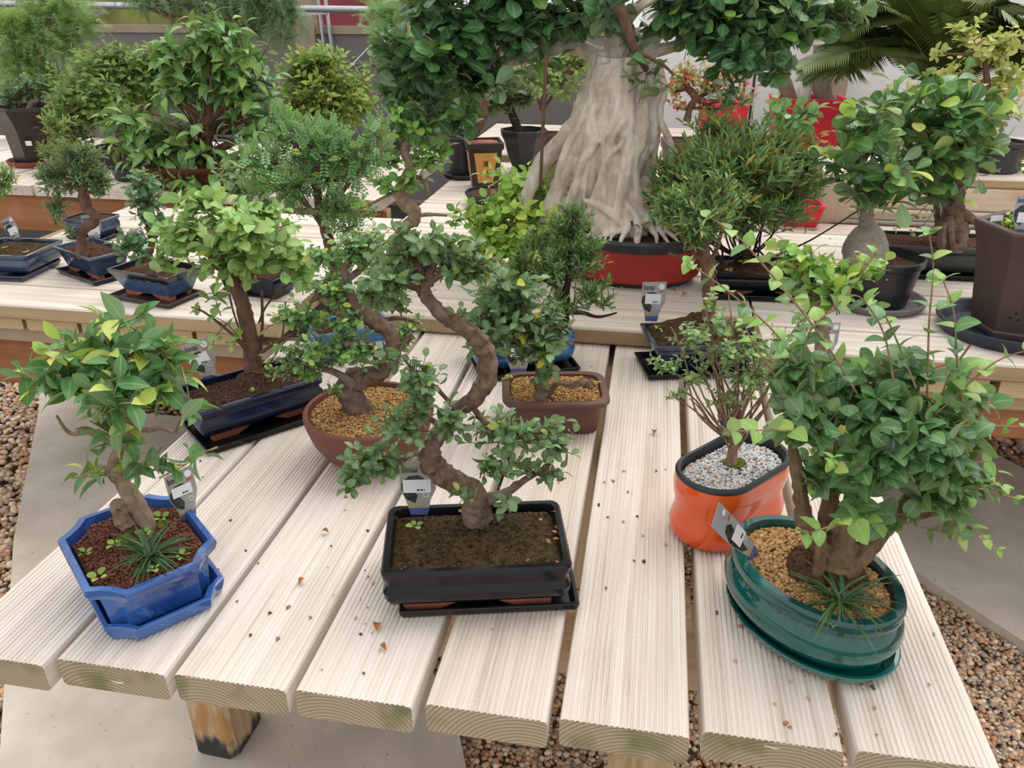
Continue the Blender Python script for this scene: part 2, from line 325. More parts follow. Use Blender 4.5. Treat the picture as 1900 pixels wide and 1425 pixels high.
def rotmats(rng, n):
    q = rng.normal(size=(n, 4)); q /= np.linalg.norm(q, axis=1)[:, None]; a, b, c, d = q.T
    return np.stack([np.stack([1 - 2 * (c * c + d * d), 2 * (b * c - a * d), 2 * (b * d + a * c)], 1), np.stack([2 * (b * c + a * d), 1 - 2 * (b * b + d * d), 2 * (c * d - a * b)], 1), np.stack([2 * (b * d - a * c), 2 * (c * d + a * b), 1 - 2 * (b * b + c * c)], 1)], 1)
ph = (1 + 5 ** .5) / 2
ICO_V = np.array([(-1, ph, 0), (1, ph, 0), (-1, -ph, 0), (1, -ph, 0), (0, -1, ph), (0, 1, ph), (0, -1, -ph), (0, 1, -ph), (ph, 0, -1), (ph, 0, 1), (-ph, 0, -1), (-ph, 0, 1)]) / 1.9
ICO_F = [(0, 11, 5), (0, 5, 1), (0, 1, 7), (0, 7, 10), (0, 10, 11), (1, 5, 9), (5, 11, 4), (11, 10, 2), (10, 7, 6), (7, 1, 8), (3, 9, 4), (3, 4, 2), (3, 2, 6), (3, 6, 8), (3, 8, 9), (4, 9, 5), (2, 4, 11), (6, 2, 10), (8, 6, 7), (9, 8, 1)]
def ico(seed):
    r = np.random.default_rng(seed); return (ICO_V * (1 + r.uniform(-.22, .22, (12, 1))) + r.uniform(-.1, .1, (12, 3)), ICO_F, None)
def scatter(name, rng, pos, size, cols, parent, mat, flat=.75, seed=1, smooth=False):
    n = len(pos); R = rotmats(rng, n); S = size[:, None] * np.stack([rng.uniform(.75, 1.25, n), rng.uniform(.75, 1.25, n), rng.uniform(.6, 1.0, n)], 1)
    m = R * S[:, None, :]; m[:, 2, :] *= flat
    o = world_loc(parent); me = merge_np(name, ico(seed), m, np.asarray(pos) - np.array(o), np.asarray(cols), mat, smooth)
    return tag(link(name, me, parent, o), kind='stuff')

# ------------------------------------------------------------------ leaf templates: y along the leaf 0..1, x across, z normal
def blade(rows, fold=.35, droop=.18):
    v = [(0, 0, 0)]; l = [(0, 0, 0)]; f = []
    for (t, wd) in rows:
        z = -droop * t * t + .06 * math.sin(t * 3.1)
        v += [(-wd, t, z + fold * wd), (0, t, z), (wd, t, z + fold * wd)]; l += [(-1, t, 0), (0, t, 0), (1, t, 0)]
    v.append((0, 1, -droop)); l.append((0, 1, 0)); n = len(rows); f += [(0, 2, 1), (0, 3, 2)]
    for i in range(n - 1):
        a = 1 + 3 * i; f += [(a, a + 1, a + 4, a + 3), (a + 1, a + 2, a + 5, a + 4)]
    a = 1 + 3 * (n - 1); f += [(a, a + 1, len(v) - 1), (a + 1, a + 2, len(v) - 1)]
    return (np.array(v), f, np.array(l))
def pinnate(npair=4):
    v = []; f = []; l = []
    def dia(b, d, ln, wd):
        d = Vector(d).normalized(); s = Vector((-d.y, d.x, 0)) * wd; k = len(v)
        for p, q in ((b, 0), (b + d * ln * .5 - s, -1), (b + d * ln, 0), (b + d * ln * .5 + s, 1)): v.append((p.x, p.y, p.z + (.02 if q else 0))); l.append((q, .5, 0))
        f.append((k, k + 1, k + 2, k + 3))
    for i in range(npair):
        t = .22 + .68 * i / npair
        for s in (-1, 1): dia(Vector((0, t, -.15 * t * t)), (s * 1, .45, 0), .26, .085)
    dia(Vector((0, .86, -.13)), (0, 1, 0), .26, .09); k = len(v)
    v.extend([(-.012, 0, 0), (.012, 0, 0), (.01, .9, -.13), (-.01, .9, -.13)]); l.extend([(1, 0, 0)] * 4); f.append((k, k + 1, k + 2, k + 3))
    return (np.array(v), f, np.array(l))
def needles(npair=9, ln=.3):
    v = []; f = []; l = []
    for i in range(npair):
        t = .05 + .9 * i / npair; z = -.22 * t * t
        for s in (-1, 1):
            k = len(v); e = ln * (1 - .5 * t); v.extend([(0, t - .018, z), (0, t + .03, z), (s * e, t + .16, z - .05 + .08 * ((i * 7) % 3 - 1))]); l.extend([(1, t, 0)] * 3); f.append((k, k + 1, k + 2))
    k = len(v); v.extend([(-.012, 0, 0), (.012, 0, 0), (0, 1.05, -.24)]); l.extend([(1, 0, 0)] * 3); f.append((k, k + 1, k + 2))
    return (np.array(v), f, np.array(l))
LT = {'elliptic': blade([(.08, .08), (.22, .18), (.42, .24), (.62, .225), (.80, .14), (.93, .05)], .28, .18),
      'willow': blade([(.12, .09), (.32, .17), (.55, .17), (.75, .11), (.9, .04)], .3, .3),
      'heart': blade([(.015, .15), (.08, .29), (.22, .39), (.40, .40), (.58, .34), (.76, .235), (.90, .13), (.96, .06)], .14, .14),
      'obovate': blade([(.15, .09), (.35, .19), (.55, .26), (.74, .275), (.90, .19), (.97, .09)], .22, .12),
      'oval': blade([(.08, .14), (.25, .26), (.48, .31), (.70, .27), (.87, .15)], .22, .12),
      'round': blade([(.08, .16), (.25, .32), (.5, .39), (.75, .31), (.92, .16)], .2, .1),
      'narrow': blade([(.2, .09), (.55, .13), (.85, .07)], .35, .12),
      'grass': blade([(.2, .035), (.5, .035), (.8, .022)], .3, .55),
      'pinnate': pinnate(), 'needle': needles()}

def quant_palette(rng, pal, n=7, jit=.12):
    cols = []
    for c, wgt in pal:
        for _ in range(max(1, round(n * wgt))): cols.append(np.clip(np.array(c) * (1 + rng.uniform(-jit, jit)), 0, 1) * (1 + rng.uniform(-.05, .05, 3)))
    return cols
class Leaves:
    def __init__(s, kind, L, pal, newpal, seed, asp=1.0):
        s.kind = kind; s.L = L; s.rng = np.random.default_rng(seed); s.pal = quant_palette(s.rng, [(tuple(min(.8, x * 1.36 + .008) for x in c), q) for c, q in pal]); s.new = quant_palette(s.rng, newpal, 3) if newpal else []
        s.cols = s.pal + s.new; s.pos = []; s.dir = []; s.nor = []; s.sz = []; s.ci = []; s.asp = asp
    def add(s, p, d, n, size=1.0, new=False):
        s.pos.append(tuple(p)); s.dir.append(tuple(d)); s.nor.append(tuple(n)); s.sz.append(size * s.L)
        s.ci.append(len(s.pal) + int(s.rng.integers(len(s.new))) if (new and s.new) else int(s.rng.integers(len(s.pal))))
    def build(s, root, mat, ind=300, name='leaf'):
        if not s.pos: return
        pos = np.array(s.pos); d = np.array(s.dir); n = np.array(s.nor); sz = np.array(s.sz); ci = np.array(s.ci)
        d /= np.linalg.norm(d, axis=1)[:, None]; n = n - d * (n * d).sum(1)[:, None]; n /= np.maximum(np.linalg.norm(n, axis=1), 1e-6)[:, None]
        x = np.cross(d, n); m = np.stack([x * (sz * s.asp)[:, None], d * sz[:, None], n * sz[:, None]], axis=2)
        order = np.argsort(np.linalg.norm(pos - np.array([0, 0, H]), axis=1)); o = world_loc(root); T = LT[s.kind]
        one, rest = order[:ind], order[ind:]
        if len(one):
            meshes = {}
            for i in one:
                c = int(ci[i])
                if c not in meshes: meshes[c] = merge_np(name, T, np.eye(3)[None], np.zeros((1, 3)), np.array([s.cols[c]]), mat, True)
                ob = bpy.data.objects.new(name, meshes[c]); ob.parent = root
                M4 = Matrix(m[i].tolist()).to_4x4(); M4.translation = Vector(pos[i]) - o; ob.matrix_basis = M4; COL.objects.link(ob)
        if len(rest):
            me = merge_np('foliage', T, m[rest], pos[rest] - np.array(o), np.array([s.cols[c] for c in ci[rest]]), mat, True)
            tag(link('foliage', me, root, o), kind='stuff')
def rv(rng, s=1.0): return Vector(rng.normal(size=3).tolist()) * s
def foliage(root, base, clusters, kind, Lpx, pal, newpal=None, mat='leaf', cover=1.5, ind=300, k=6, seed=1, pnew=.3, shell=.55, up=.45, opp=False,
            asp=1.0, twigmat='twig', twr=.0009, shoots=(), droop=0.0, hang=False, flat=0.35, origin=None, pair=.9):
    rng = np.random.default_rng(seed); s = pxs(base); L = Lpx * s; narrow = kind in ('narrow', 'needle', 'pinnate'); cover *= 2.0; LV = Leaves(kind, L, pal, newpal, seed, asp); tw = MB()
    width = {'elliptic': .45, 'willow': .34, 'heart': .7, 'obovate': .52, 'oval': .55, 'round': .7, 'narrow': .26, 'pinnate': .35, 'needle': .3, 'grass': .1}[kind] * asp
    for cl in clusters:
        px, py, rx, ry = cl[:4]; rx *= 1.09; ry *= 1.09; off = cl[4] if len(cl) > 4 else 0.0; cv = (cl[5] if len(cl) > 5 else 1.0) * cover
        C = D(px, py, base, off); sc = pxs(C); ax, ay, az = rx * sc, ry * sc, (rx + ry) / 2 * sc * .85
        nl = cv * math.pi * rx * ry / (Lpx * Lpx * width * .75) * (s / sc) ** 2; nt_ = max(2, int(round(nl / k)))
        for _ in range(nt_):
            d = rv(rng); d.normalize(); d.z = abs(d.z) * .9 + d.z * .1 if rng.random() < .35 else d.z; d.normalize()
            r = shell + (1 - shell) * rng.random() ** .6
            e = RIGHT * (d.x * ax) + CU * (d.z * ay) + CF * (d.y * az); tip = C + e * r
            if origin is not None: st = C.lerp(origin, .5) + e * .25
            else: st = C + e * (r * max(.05, 1 - 3.2 * L / max(e.length, 1e-5)))
            tdir = (tip - st); tl = tdir.length
            if tl < 1e-5: continue
            tdir.normalize(); tdir = (tdir + UP * (up * .6)).normalized() if not hang else (tdir * .5 - UP).normalized()
            ln = min(max(tl, L * 1.6), L * 3.2); st = tip - tdir * ln
            tube(tw, [st, st + tdir * ln * .5 + rv(rng, L * .08), tip], [twr * 1.4, twr, twr * .6], 3, 1, cap=False)
            a0 = rng.random() * 6.28; side0 = tdir.cross(Vector((.3, .2, 1))).normalized(); side1 = tdir.cross(side0)
            out_n = (e.normalized() * .9 + UP * .6) if kind == 'heart' else (e.normalized() * .6 + UP * .75)
            for i in range(k):
                t = .15 + .85 * (i // 2 * 2 if opp else i) / max(1, k - 1)
                a = a0 + ((i % 2) * math.pi + (i // 2) * 1.57 if opp else i * 2.4)
                lat = side0 * math.cos(a) + side1 * math.sin(a); last = i >= k - 1
                ld = (tdir * ((.35 + .5 * t) if narrow else (.25 + .25 * t)) + lat * (pair if not last else .3) + UP * ((up * .5 if narrow else up * .15) - droop) + rv(rng, .14)); ld.z *= (1 if narrow else .6); ld.normalize()
                nn = out_n + rv(rng, flat) + tdir * .2
                LV.add(st + tdir * ln * t + rv(rng, L * .05), ld, nn, (1.08 - .3 * t if i > k * .6 else 1) * rng.uniform(.72, 1.12), rng.random() < (pnew if t > .7 else pnew * .15))
    for sh in shoots:
        pts = [D(p[0], p[1], base, p[2] if len(p) > 2 else 0) for p in sh[1]]; step = sh[0] * s; size = sh[2] if len(sh) > 2 else .8; pn = sh[3] if len(sh) > 3 else .2
        P, R = smoothpath(pts, [twr] * len(pts), 8); tube(tw, pts, [twr * 1.35 - twr * .7 * i / (len(pts) - 1) for i in range(len(pts))], 5, 5, cap=False)
        acc = 0; j = 0
        for i in range(1, len(P)):
            acc += (P[i] - P[i - 1]).length
            if acc > step or i == len(P) - 1:
                acc = 0; j += 1; td = (P[i] - P[i - 1]).normalized(); a = j * 1.4 + rng.random(); sd = td.cross(Vector((.1, 1, .2))).normalized(); s1 = td.cross(sd); fr = 1 - .45 * (i / len(P)) ** 2
                for q in ((0, math.pi) if i < len(P) - 1 else (0, 2.1, 4.2)):
                    lat = sd * math.cos(a + q) + s1 * math.sin(a + q)
                    LV.add(P[i], (lat + td * .4 + rv(rng, .1)), UP + rv(rng, .3), size * fr * rng.uniform(.8, 1.1), rng.random() < max(pn, .9 if i > len(P) * .8 else 0))
    if tw.v: tag(tw.build('twigs', M[twigmat], root), kind='stuff')
    LV.build(root, M[mat], ind)
    return LV
def trunk(root, base, paths, mat, name='trunk', rough=.22, seg=12, seed=0):
    s = pxs(base); first = True; tk_ = None
    for path in paths:
        mb = MB(); pts = [D(p[0], p[1], base, p[3] if len(p) > 3 else 0) for p in path]; tube(mb, pts, [p[2] * s for p in path], seg if first else 7, 5, rough, seed + len(path) * 1.7)
        o_ = mb.build(name if first else 'branch', M[mat], root if first else tk_); tk_ = o_ if first else tk_; first = False
def auto_branches(root, base, start_pts, clusters, mat, r0=3.0, seed=3):
    """one bent branch from the nearest trunk point into every foliage cluster"""
    rng = np.random.default_rng(seed); s = pxs(base)
    for cl in clusters:
        C = D(cl[0], cl[1] + cl[3] * .25, base, cl[4] if len(cl) > 4 else 0)
        A = min(start_pts, key=lambda p: (p - C).length + (.3 if p.z > C.z + .02 else 0)); d = (C - A).length
        if d < 6 * s: continue
        mid = A.lerp(C, .5) + rv(rng, d * .08) - UP * d * .05; mb = MB(); tube(mb, [A, mid, C], [r0 * s, r0 * .75 * s, r0 * .4 * s], 6, 4, .2, seed)
        for q in range(3):
            e = C + Vector((rng.normal(), rng.normal(), abs(rng.normal()) * .5)) * (cl[2] * s * .3); tube(mb, [mid.lerp(C, .6), (mid.lerp(C, .6) + e) / 2 + rv(rng, d * .04), e], [r0 * .5 * s, r0 * .35 * s, r0 * .2 * s], 5, 3, .1)
        mb.build('branch', M[mat], root)
def P3(base, pts): return [D(p[0], p[1], base, p[3] if len(p) > 3 else 0) for p in pts]

# ------------------------------------------------------------------ pots
def outline(shape, a, b, r=.02, n=8, c=(0, 0), ang=0.0, z=0.0):
    p = []; r = min(r, a * .98, b * .98)
    if shape == 'rect':
        for qx, qy, t0 in ((1, 1, 0), (-1, 1, 90), (-1, -1, 180), (1, -1, 270)):
            for i in range(n + 1): t = math.radians(t0 + 90 * i / n); p.append((qx * (a - r) + r * math.cos(t), qy * (b - r) + r * math.sin(t)))
    elif shape == 'bow':
        for i in range(64):
            t = 2 * math.pi * i / 64; e = .34; cx, sx = math.cos(t), math.sin(t)
            p.append((a * math.copysign(abs(cx) ** e, cx), b * math.copysign(abs(sx) ** e, sx)))
    elif shape == 'oct':
        p = [(a, -b + r), (a, b - r), (a - r, b), (-a + r, b), (-a, b - r), (-a, -b + r), (-a + r, -b), (a - r, -b)]
        q = []
        for i in range(8):
            A, B = p[i], p[(i + 1) % 8]
            for j in range(6):
                t = j / 6; x, y = A[0] + (B[0] - A[0]) * t, A[1] + (B[1] - A[1]) * t
                if i % 2: k = 1 - .035 * math.sin(math.pi * t); x *= k; y *= k
                q.append((x, y))
        p = q
    elif shape == 'oval': p = [(a * math.cos(2 * math.pi * i / 56), b * math.sin(2 * math.pi * i / 56)) for i in range(56)]
    elif shape == 'stadium':
        h = a - b
        for i in range(29): t = math.radians(-90 + 180 * i / 28); p.append((h + b * math.cos(t), b * math.sin(t)))
        for i in range(29): t = math.radians(90 + 180 * i / 28); p.append((-h + b * math.cos(t), b * math.sin(t)))
    else:
        k = int(shape[4:]); raw = [(a * math.cos(2 * math.pi * (i + .5) / k), b * math.sin(2 * math.pi * (i + .5) / k)) for i in range(k)]
        for i in range(k):
            for j in range(4): t = j / 4; p.append((raw[i][0] * (1 - t) + raw[(i + 1) % k][0] * t, raw[i][1] * (1 - t) + raw[(i + 1) % k][1] * t))
    ca, sa = math.cos(ang), math.sin(ang)
    return [(c[0] + x * ca - y * sa, c[1] + x * sa + y * ca, z) for x, y in p]
def shell(root, name, shape, c, ang, a, b, z0, prof, mat, r=.02, inner=None, wall=.007, cap0=True, sharp=.6, slots=None, cap1=True):
    rings = [outline(shape, a + o, b + o, max(.001, r + o), 8, c, ang, z0 + z) for o, z in prof]
    if inner is not None:
        o, z = prof[-1]
        rings.append(outline(shape, a + o - .0015, b + o - .0015, r, 8, c, ang, z0 + z + .0015)); rings.append(outline(shape, a + o - wall, b + o - wall, r, 8, c, ang, z0 + z + .0012))
        for io, iz in inner: rings.append(outline(shape, a + io, b + io, r, 8, c, ang, z0 + iz))
    v, f = loft(rings, cap0, inner is not None and cap1)
    return mk(name, v, f, mat, root, sharp=sharp)
def soil(root, shape, c, ang, a, b, z, mat, mound=.008, r=.02, amp=.003, mc=(0, 0), seed=0, name='soil', sink=.006):
    rings = []; base = outline(shape, a, b, r, 8, c, ang, 0); ca, sa = math.cos(ang), math.sin(ang); mx, my = c[0] + mc[0] * ca - mc[1] * sa, c[1] + mc[0] * sa + mc[1] * ca
    rings.append([(x, y, z - sink) for x, y, _ in base])
    for s in (1, .93, .84, .74, .62, .5, .38, .26, .14, .04):
        ring = []
        for (x, y, _) in base:
            X = c[0] + (x - c[0]) * s + (mx - c[0]) * (1 - s); Y = c[1] + (y - c[1]) * s + (my - c[1]) * (1 - s)
            ring.append((X, Y, z + mound * (1 - s * s) + amp * mnoise.noise(Vector((X * 70, Y * 70, seed))) + amp * .6 * mnoise.noise(Vector((X * 190, Y * 190, seed + 5)))))
        rings.append(ring)
    v, f = loft(rings, True, True); return mk(name, v, f, M[mat], root)
def grains(root, shape, c, ang, a, b, z, n, size, cols, mound=.008, mc=(0, 0), seed=1, r=.02, hole=None, name='granules', mat='grain'):
    rng = np.random.default_rng(seed); base = np.array(outline(shape, a, b, r, 8, c, ang, 0)); ca, sa = math.cos(ang), math.sin(ang)
    mp_ = np.array([c[0] + mc[0] * ca - mc[1] * sa, c[1] + mc[0] * sa + mc[1] * ca]); pos = []; cc = np.array([c[0], c[1]])
    x0, y0 = base[:, 0].min(), base[:, 1].min(); x1, y1 = base[:, 0].max(), base[:, 1].max(); nb = len(base)
    while len(pos) < n:
        i = rng.integers(nb); s = math.sqrt(rng.random()) * .97; t = rng.random(); e = base[i, :2] * (1 - t) + base[(i + 1) % nb, :2] * t
        # weight by triangle area
        ar = abs(np.cross(base[i, :2] - cc, base[(i + 1) % nb, :2] - cc))
        if rng.random() > ar / (1e-9 + max(a, b) ** 2 * .30): continue
        p = cc + (e - cc) * s + (mp_ - cc) * (1 - s)
        if hole and ((p[0] - hole[0]) ** 2 + (p[1] - hole[1]) ** 2) < hole[2] ** 2 * rng.uniform(.7, 1.2): continue
        pos.append((p[0], p[1], z + mound * (1 - s * s) + rng.uniform(-.001, .0015)))
    cs = np.array([np.array(cols[rng.integers(len(cols))]) * rng.uniform(.75, 1.25) for _ in range(n)])
    return scatter(name, rng, np.array(pos), size * rng.uniform(.65, 1.35, n), np.clip(cs, 0, 1), root, M[mat], seed=seed)
AKA = [(.50, .28, .10), (.58, .36, .15), (.40, .20, .07), (.52, .30, .12)]
RED = [(.16, .05, .028), (.22, .075, .04), (.11, .035, .02)]
WHT = [(.62, .62, .63), (.72, .72, .72), (.50, .50, .52), (.66, .66, .68), (.70, .70, .71), (.74, .73, .72), (.62, .62, .60), (.58, .56, .52), (.7, .7, .7), (.46, .20, .08), (.6, .6, .62)]
def rect_feet(root, c, ang, a, b, z0, h, mat='terra'):
    """four low tapering feet, an arch open between each pair along the long sides"""
    for sx in (-1, 1):
        for sy in (-1, 1):
            v = []
            for (x, zz) in ((a, h), (a * .18, h), (a * .30, h * .5), (a * .52, 0), (a, 0)):
                for y in (b, b * .55):
                    X, Y = sx * x, sy * y; v.append((c[0] + X * math.cos(ang) - Y * math.sin(ang), c[1] + X * math.sin(ang) + Y * math.cos(ang), z0 + zz))
            f = [(0, 2, 4, 6, 8), (9, 7, 5, 3, 1)] + [((i * 2), (i * 2 + 1), ((i + 1) % 5) * 2 + 1, ((i + 1) % 5) * 2) for i in range(5)]
            mk('foot', v, f, M[mat], root, smooth=False)
def tray(label, name, shape, c, ang, a, b, z0, mat, h=.014, flare=.006, r=.006, group=None, cat='saucer', wall=.005):
    t = thing(name, label, cat, (c[0], c[1], z0), group)
    shell(t, 'dish', shape, c, ang, a, b, z0, [(-flare - .002, 0), (-flare, .001), (-flare * .4, h * .5), (0, h)], M[mat], r, inner=[(-wall - flare - .002, .005)], wall=wall)
    return t
def rot(c, ang, x, y): return (c[0] + x * math.cos(ang) - y * math.sin(ang), c[1] + x * math.sin(ang) + y * math.cos(ang))
def text(s, size, mat, parent, M4, name='lettering', sx=1.0, align='LEFT'):
    cu = bpy.data.curves.new(name, 'FONT'); cu.body = s; cu.size = size; cu.extrude = .00012; cu.align_x = align
    cu.resolution_u = 3; o = bpy.data.objects.new(name, cu); COL.objects.link(o); bpy.context.view_layer.update()
    me = bpy.data.meshes.new_from_object(o.evaluated_get(bpy.context.evaluated_depsgraph_get())); COL.objects.unlink(o); bpy.data.objects.remove(o)
    me.materials.clear(); me.materials.append(mat); q = bpy.data.objects.new(name, me); COL.objects.link(q); q.parent = parent; q.matrix_basis = M4 @ Matrix.Diagonal((sx, 1, 1, 1)); return q
def plant_tag(label, foot, w_, h_, yaw, tilt=0.0, roll=0.0, col='card', stick=(.12, .45, .75, .22), head=True, srot=0.0):
    """printed card on a stem: grey card with heading, tree photo, white price sticker, house mark"""
    t = thing('plant_tag', label, 'plant tag', foot, 'printed plant tags'); t.rotation_euler = (tilt, roll, yaw)
    def loc(pts, y): return [Vector((x * w_, y, z * h_)) for x, z in pts]
    def plate(name, pts, y, mat, th=.0006):
        n = len(pts); v = loc(pts, y) + loc(pts, y + th); f = [tuple(range(n)), tuple(range(2 * n - 1, n - 1, -1))] + [((i + 1) % n, i, n + i, n + (i + 1) % n) for i in range(n)]
        me = bpy.data.meshes.new(name); me.from_pydata([tuple(q) for q in v], [], f); me.materials.append(mat); o = bpy.data.objects.new(name, me); COL.objects.link(o); o.parent = t; return o
    plate('card', [(-.24, 0), (.24, 0), (.34, .28), (.5, .48), (.5, 1), (-.5, .97), (-.5, .48), (-.36, .28)], 0, M[col])
    plate('photo', [(-.34, .30), (-.1, .22), (-.02, .36), (-.16, .50), (.12, .60), (.18, .68), (.0, .74), (-.25, .72), (-.46, .60), (-.47, .48)], -.0004, M['cardphoto'], .0003)
    plate('colour_band', [(-.24, .0), (.24, .0), (.29, .13), (-.29, .13)], -.0004, M['cardblue'], .0003)
    plate('colour_band', [(-.29, .14), (.05, .14), (.05, .21), (-.32, .21)], -.0004, M['cardtan'], .0003)
    plate('roundel', [(.30 + .13 * math.cos(a * .393), .87 + .13 * w_ / h_ * math.sin(a * .393)) for a in range(16)], -.0005, M['white'], .0003)
    plate('red_mark', [(.18, .735), (.42, .745), (.46, .775), (.22, .77)], -.0005, M['cardred'], .0003)
    x0, z0, ww, hh = stick; c_, s_ = math.cos(srot), math.sin(srot)
    plate('price_sticker', [(x0 - .5 + (px * c_ - pz * s_ * h_ / w_ * .5), z0 + pz * c_ + px * s_ * .5) for px, pz in ((0, 0), (ww, 0), (ww, hh), (0, hh))], -.0012, M['white'], .0004)
    Rx = Matrix.Rotation(math.pi / 2, 4, 'X')
    if head: text('bonsai', h_ * .19, M['ink'], t, Matrix.Translation((-.44 * w_, -.0007, .79 * h_)) @ Rx, sx=.56)
    for bx, bw in ((.0, .09), (.12, .08), (.23, .04)):
        plate('price_print', [(x0 - .5 + ww * .5 + bx * .8, z0 + .035 + srot * .1), (x0 - .5 + ww * .5 + (bx + bw) * .8, z0 + .035 + srot * .1), (x0 - .5 + ww * .5 + (bx + bw) * .8, z0 + .065 + srot * .1), (x0 - .5 + ww * .5 + bx * .8, z0 + .065 + srot * .1)], -.0014, M['ink'], .0002)
    mb = MB(); u = w_ * .07; cx, cz = .22 * w_, .34 * h_
    for (ax, az), (bx, bz) in (((-u, 0), (u, 0)), ((u, 0), (u, u * 1.2)), ((u * 1.4, u * 1.2), (0, u * 2.4)), ((0, u * 2.4), (-u * 1.4, u * 1.2)), ((-u, u * 1.2), (-u, 0))):
        tube(mb, [(cx + ax, -.0007, cz + az), (cx + bx, -.0007, cz + bz)], [u * .14, u * .14], 4, 1)
    me = bpy.data.meshes.new('house_mark'); me.from_pydata(mb.v, [], mb.f); me.materials.append(M['white']); o = bpy.data.objects.new('house_mark', me); COL.objects.link(o); o.parent = t
    return t

# ================================================================== SETTING
def poly_slab(name, pts, z0, z1, mat, parent=None, **k):
    n = len(pts); v = [(x, y, z1) for x, y in pts] + [(x, y, z0) for x, y in pts]
    f = [tuple(range(n)), tuple(range(2 * n - 1, n - 1, -1))] + [((i + 1) % n, i, n + i, n + (i + 1) % n) for i in range(n)]
    return mk(name, v, f, mat, parent, smooth=False, **k)
fl = poly_slab('floor', [(-9, -3), (9, -3), (9, 12), (-9, 12)], -.12, -.035, M['dirt']); tag(fl, kind='structure')
wp = lambda x, y, z=0.0: tuple(W(x, y, z))[:2]
LA, LB = Vector(wp(75, 620)), Vector(wp(10, 1170)); ld = (LB - LA).normalized()
left_slab = [tuple(LA), wp(72, 760), wp(25, 1000), wp(12, 1200), wp(0, 1390), tuple(LB + Vector((.12, -.9))), (.15, -.3), wp(868, 1440), wp(850, 1350), (-.75, 1.75), (-1.15, 2.2), (-1.75, 2.2), (-2.35, 2.9)]
sl = poly_slab('concrete_path', left_slab, -.06, 0, M['concrete']); tag(sl, kind='structure')
right_slab = [wp(1703, 1063), wp(1900, 1190), (1.9, .5), (2.9, .9), wp(1900, 870), wp(1810, 820), (.2, 4.4), (-.6, 3.6)]
sr = poly_slab('concrete_path', right_slab, -.06, 0, M['concrete']); tag(sr, kind='structure')
gap_shade = poly_slab('shade_sheet', [(-6, 2.92), (-1.9, 2.22), (-.2, 2.22), (.1, 5.5), (-6, 5.5)], -.034, -.028, M['black']); tag(gap_shade, kind='structure')  # black sheet added on the floor to stand for shade under the back tables
def inside(p, poly):
    c = False; j = len(poly) - 1
    for i in range(len(poly)):
        if (poly[i][1] > p[1]) != (poly[j][1] > p[1]) and p[0] < (poly[j][0] - poly[i][0]) * (p[1] - poly[i][1]) / (poly[j][1] - poly[i][1]) + poly[i][0]: c = not c
        j = i
    return c
rng = np.random.default_rng(11); gp = []; gs = []
for (x0, x1, y0, y1, n, sz) in ((-3.6, -1.1, .5, 3.3, 42000, .0085), (-.45, 1.3, .45, 2.0, 60000, .0054), (1.0, 2.4, 1.6, 3.6, 6000, .012)):
    k = 0
    while k < n:
        p = (rng.uniform(x0, x1), rng.uniform(y0, y1)); k += 1
        if inside(p, left_slab) or inside(p, right_slab): continue
        if x0 < -3 and (p[0] > -1.2 or p[0] + p[1] * .62 > -.2): continue
        z = -.018 if x0 < -3 else -.030
        gp.append((p[0], p[1], z + rng.uniform(-.004, .006))); gs.append(sz * rng.uniform(.55, 1.45))
gp = np.array(gp); gs = np.array(gs)
GC = [(.60, .38, .22), (.66, .48, .32), (.46, .26, .15), (.42, .32, .24), (.68, .56, .44), (.50, .25, .12), (.34, .25, .20), (.58, .43, .30)]
gc = np.array([GC[i] for i in rng.integers(len(GC), size=len(gp))]) * rng.uniform(.85, 1.35, (len(gp), 1)); gc = np.clip(gc, 0, 1)
near = np.argsort(np.where((gp[:, 0] > .42) & (gp[:, 1] < 1.5), np.hypot(gp[:, 0] - .3, gp[:, 1]), 9 + gp[:, 1]))[:300]; far = np.setdiff1d(np.arange(len(gp)), near)
gravel_m = merge_np('gravel', ico(4), rotmats(rng, len(far)) * gs[far][:, None, None] * np.array([1, 1, .7])[None, :, None], gp[far], gc[far], M['stone'])
tag(link('gravel', gravel_m), 'tan and brown gravel filling the beds between the concrete paths', 'gravel', kind='stuff')
pm = [merge_np('pebble', ico(20 + i), np.eye(3)[None], np.zeros((1, 3)), np.array([GC[i]]), M['stone']) for i in range(8)]
for i in near:
    o = bpy.data.objects.new('pebble', pm[int(rng.integers(8))]); o.parent = fl; s_ = gs[i]; o.location = gp[i]; o.rotation_euler = rng.uniform(0, 6, 3).tolist(); o.scale = (s_, s_ * .85, s_ * .7); COL.objects.link(o)

# back wall of the greenhouse
yb = 5.6
poly = MB(); poly.box(-14, -.15, yb, yb + .05, 0, 1.12); wb = poly.build('wall_back', M['greypanel'], smooth=False); tag(wb, kind='structure')
l_ = MB(); l_.box(-14, -.15, yb - .015, yb + .06, 1.12, 1.17); tag(l_.build('trim_1', M['tan'], smooth=False), kind='structure')
l_ = MB(); l_.box(-14, -.15, yb + .02, yb + .03, 1.17, 2.4); wn = l_.build('window_1', M['glass'], smooth=False); tag(wn, kind='structure')
for px, dx in ((95, 0), (108, 0), (590, 0), (604, 0)):
    p0 = V(px, 0, yb - .03); p1 = V(px + 13, 95, yb - .03); mb = MB(); d = Vector((p1 - p0)); p2 = p0 + d * (p0.z / max(.001, (p0.z - p1.z))); p3 = p0 - d * 3
    tube(mb, [p2, p3], [.012, .012], 4, 1); tag(mb.build('trim_2', M['alu'], smooth=False), kind='structure')
mb = MB(); a_, b_ = V(545, 0, yb - .02), V(590, 100, yb - .02); mb.box(V(548, 40, yb).x, V(585, 40, yb).x, yb - .04, yb + .04, 0, 2.4); tag(mb.build('trim_3', M['tan'], smooth=False), kind='structure')
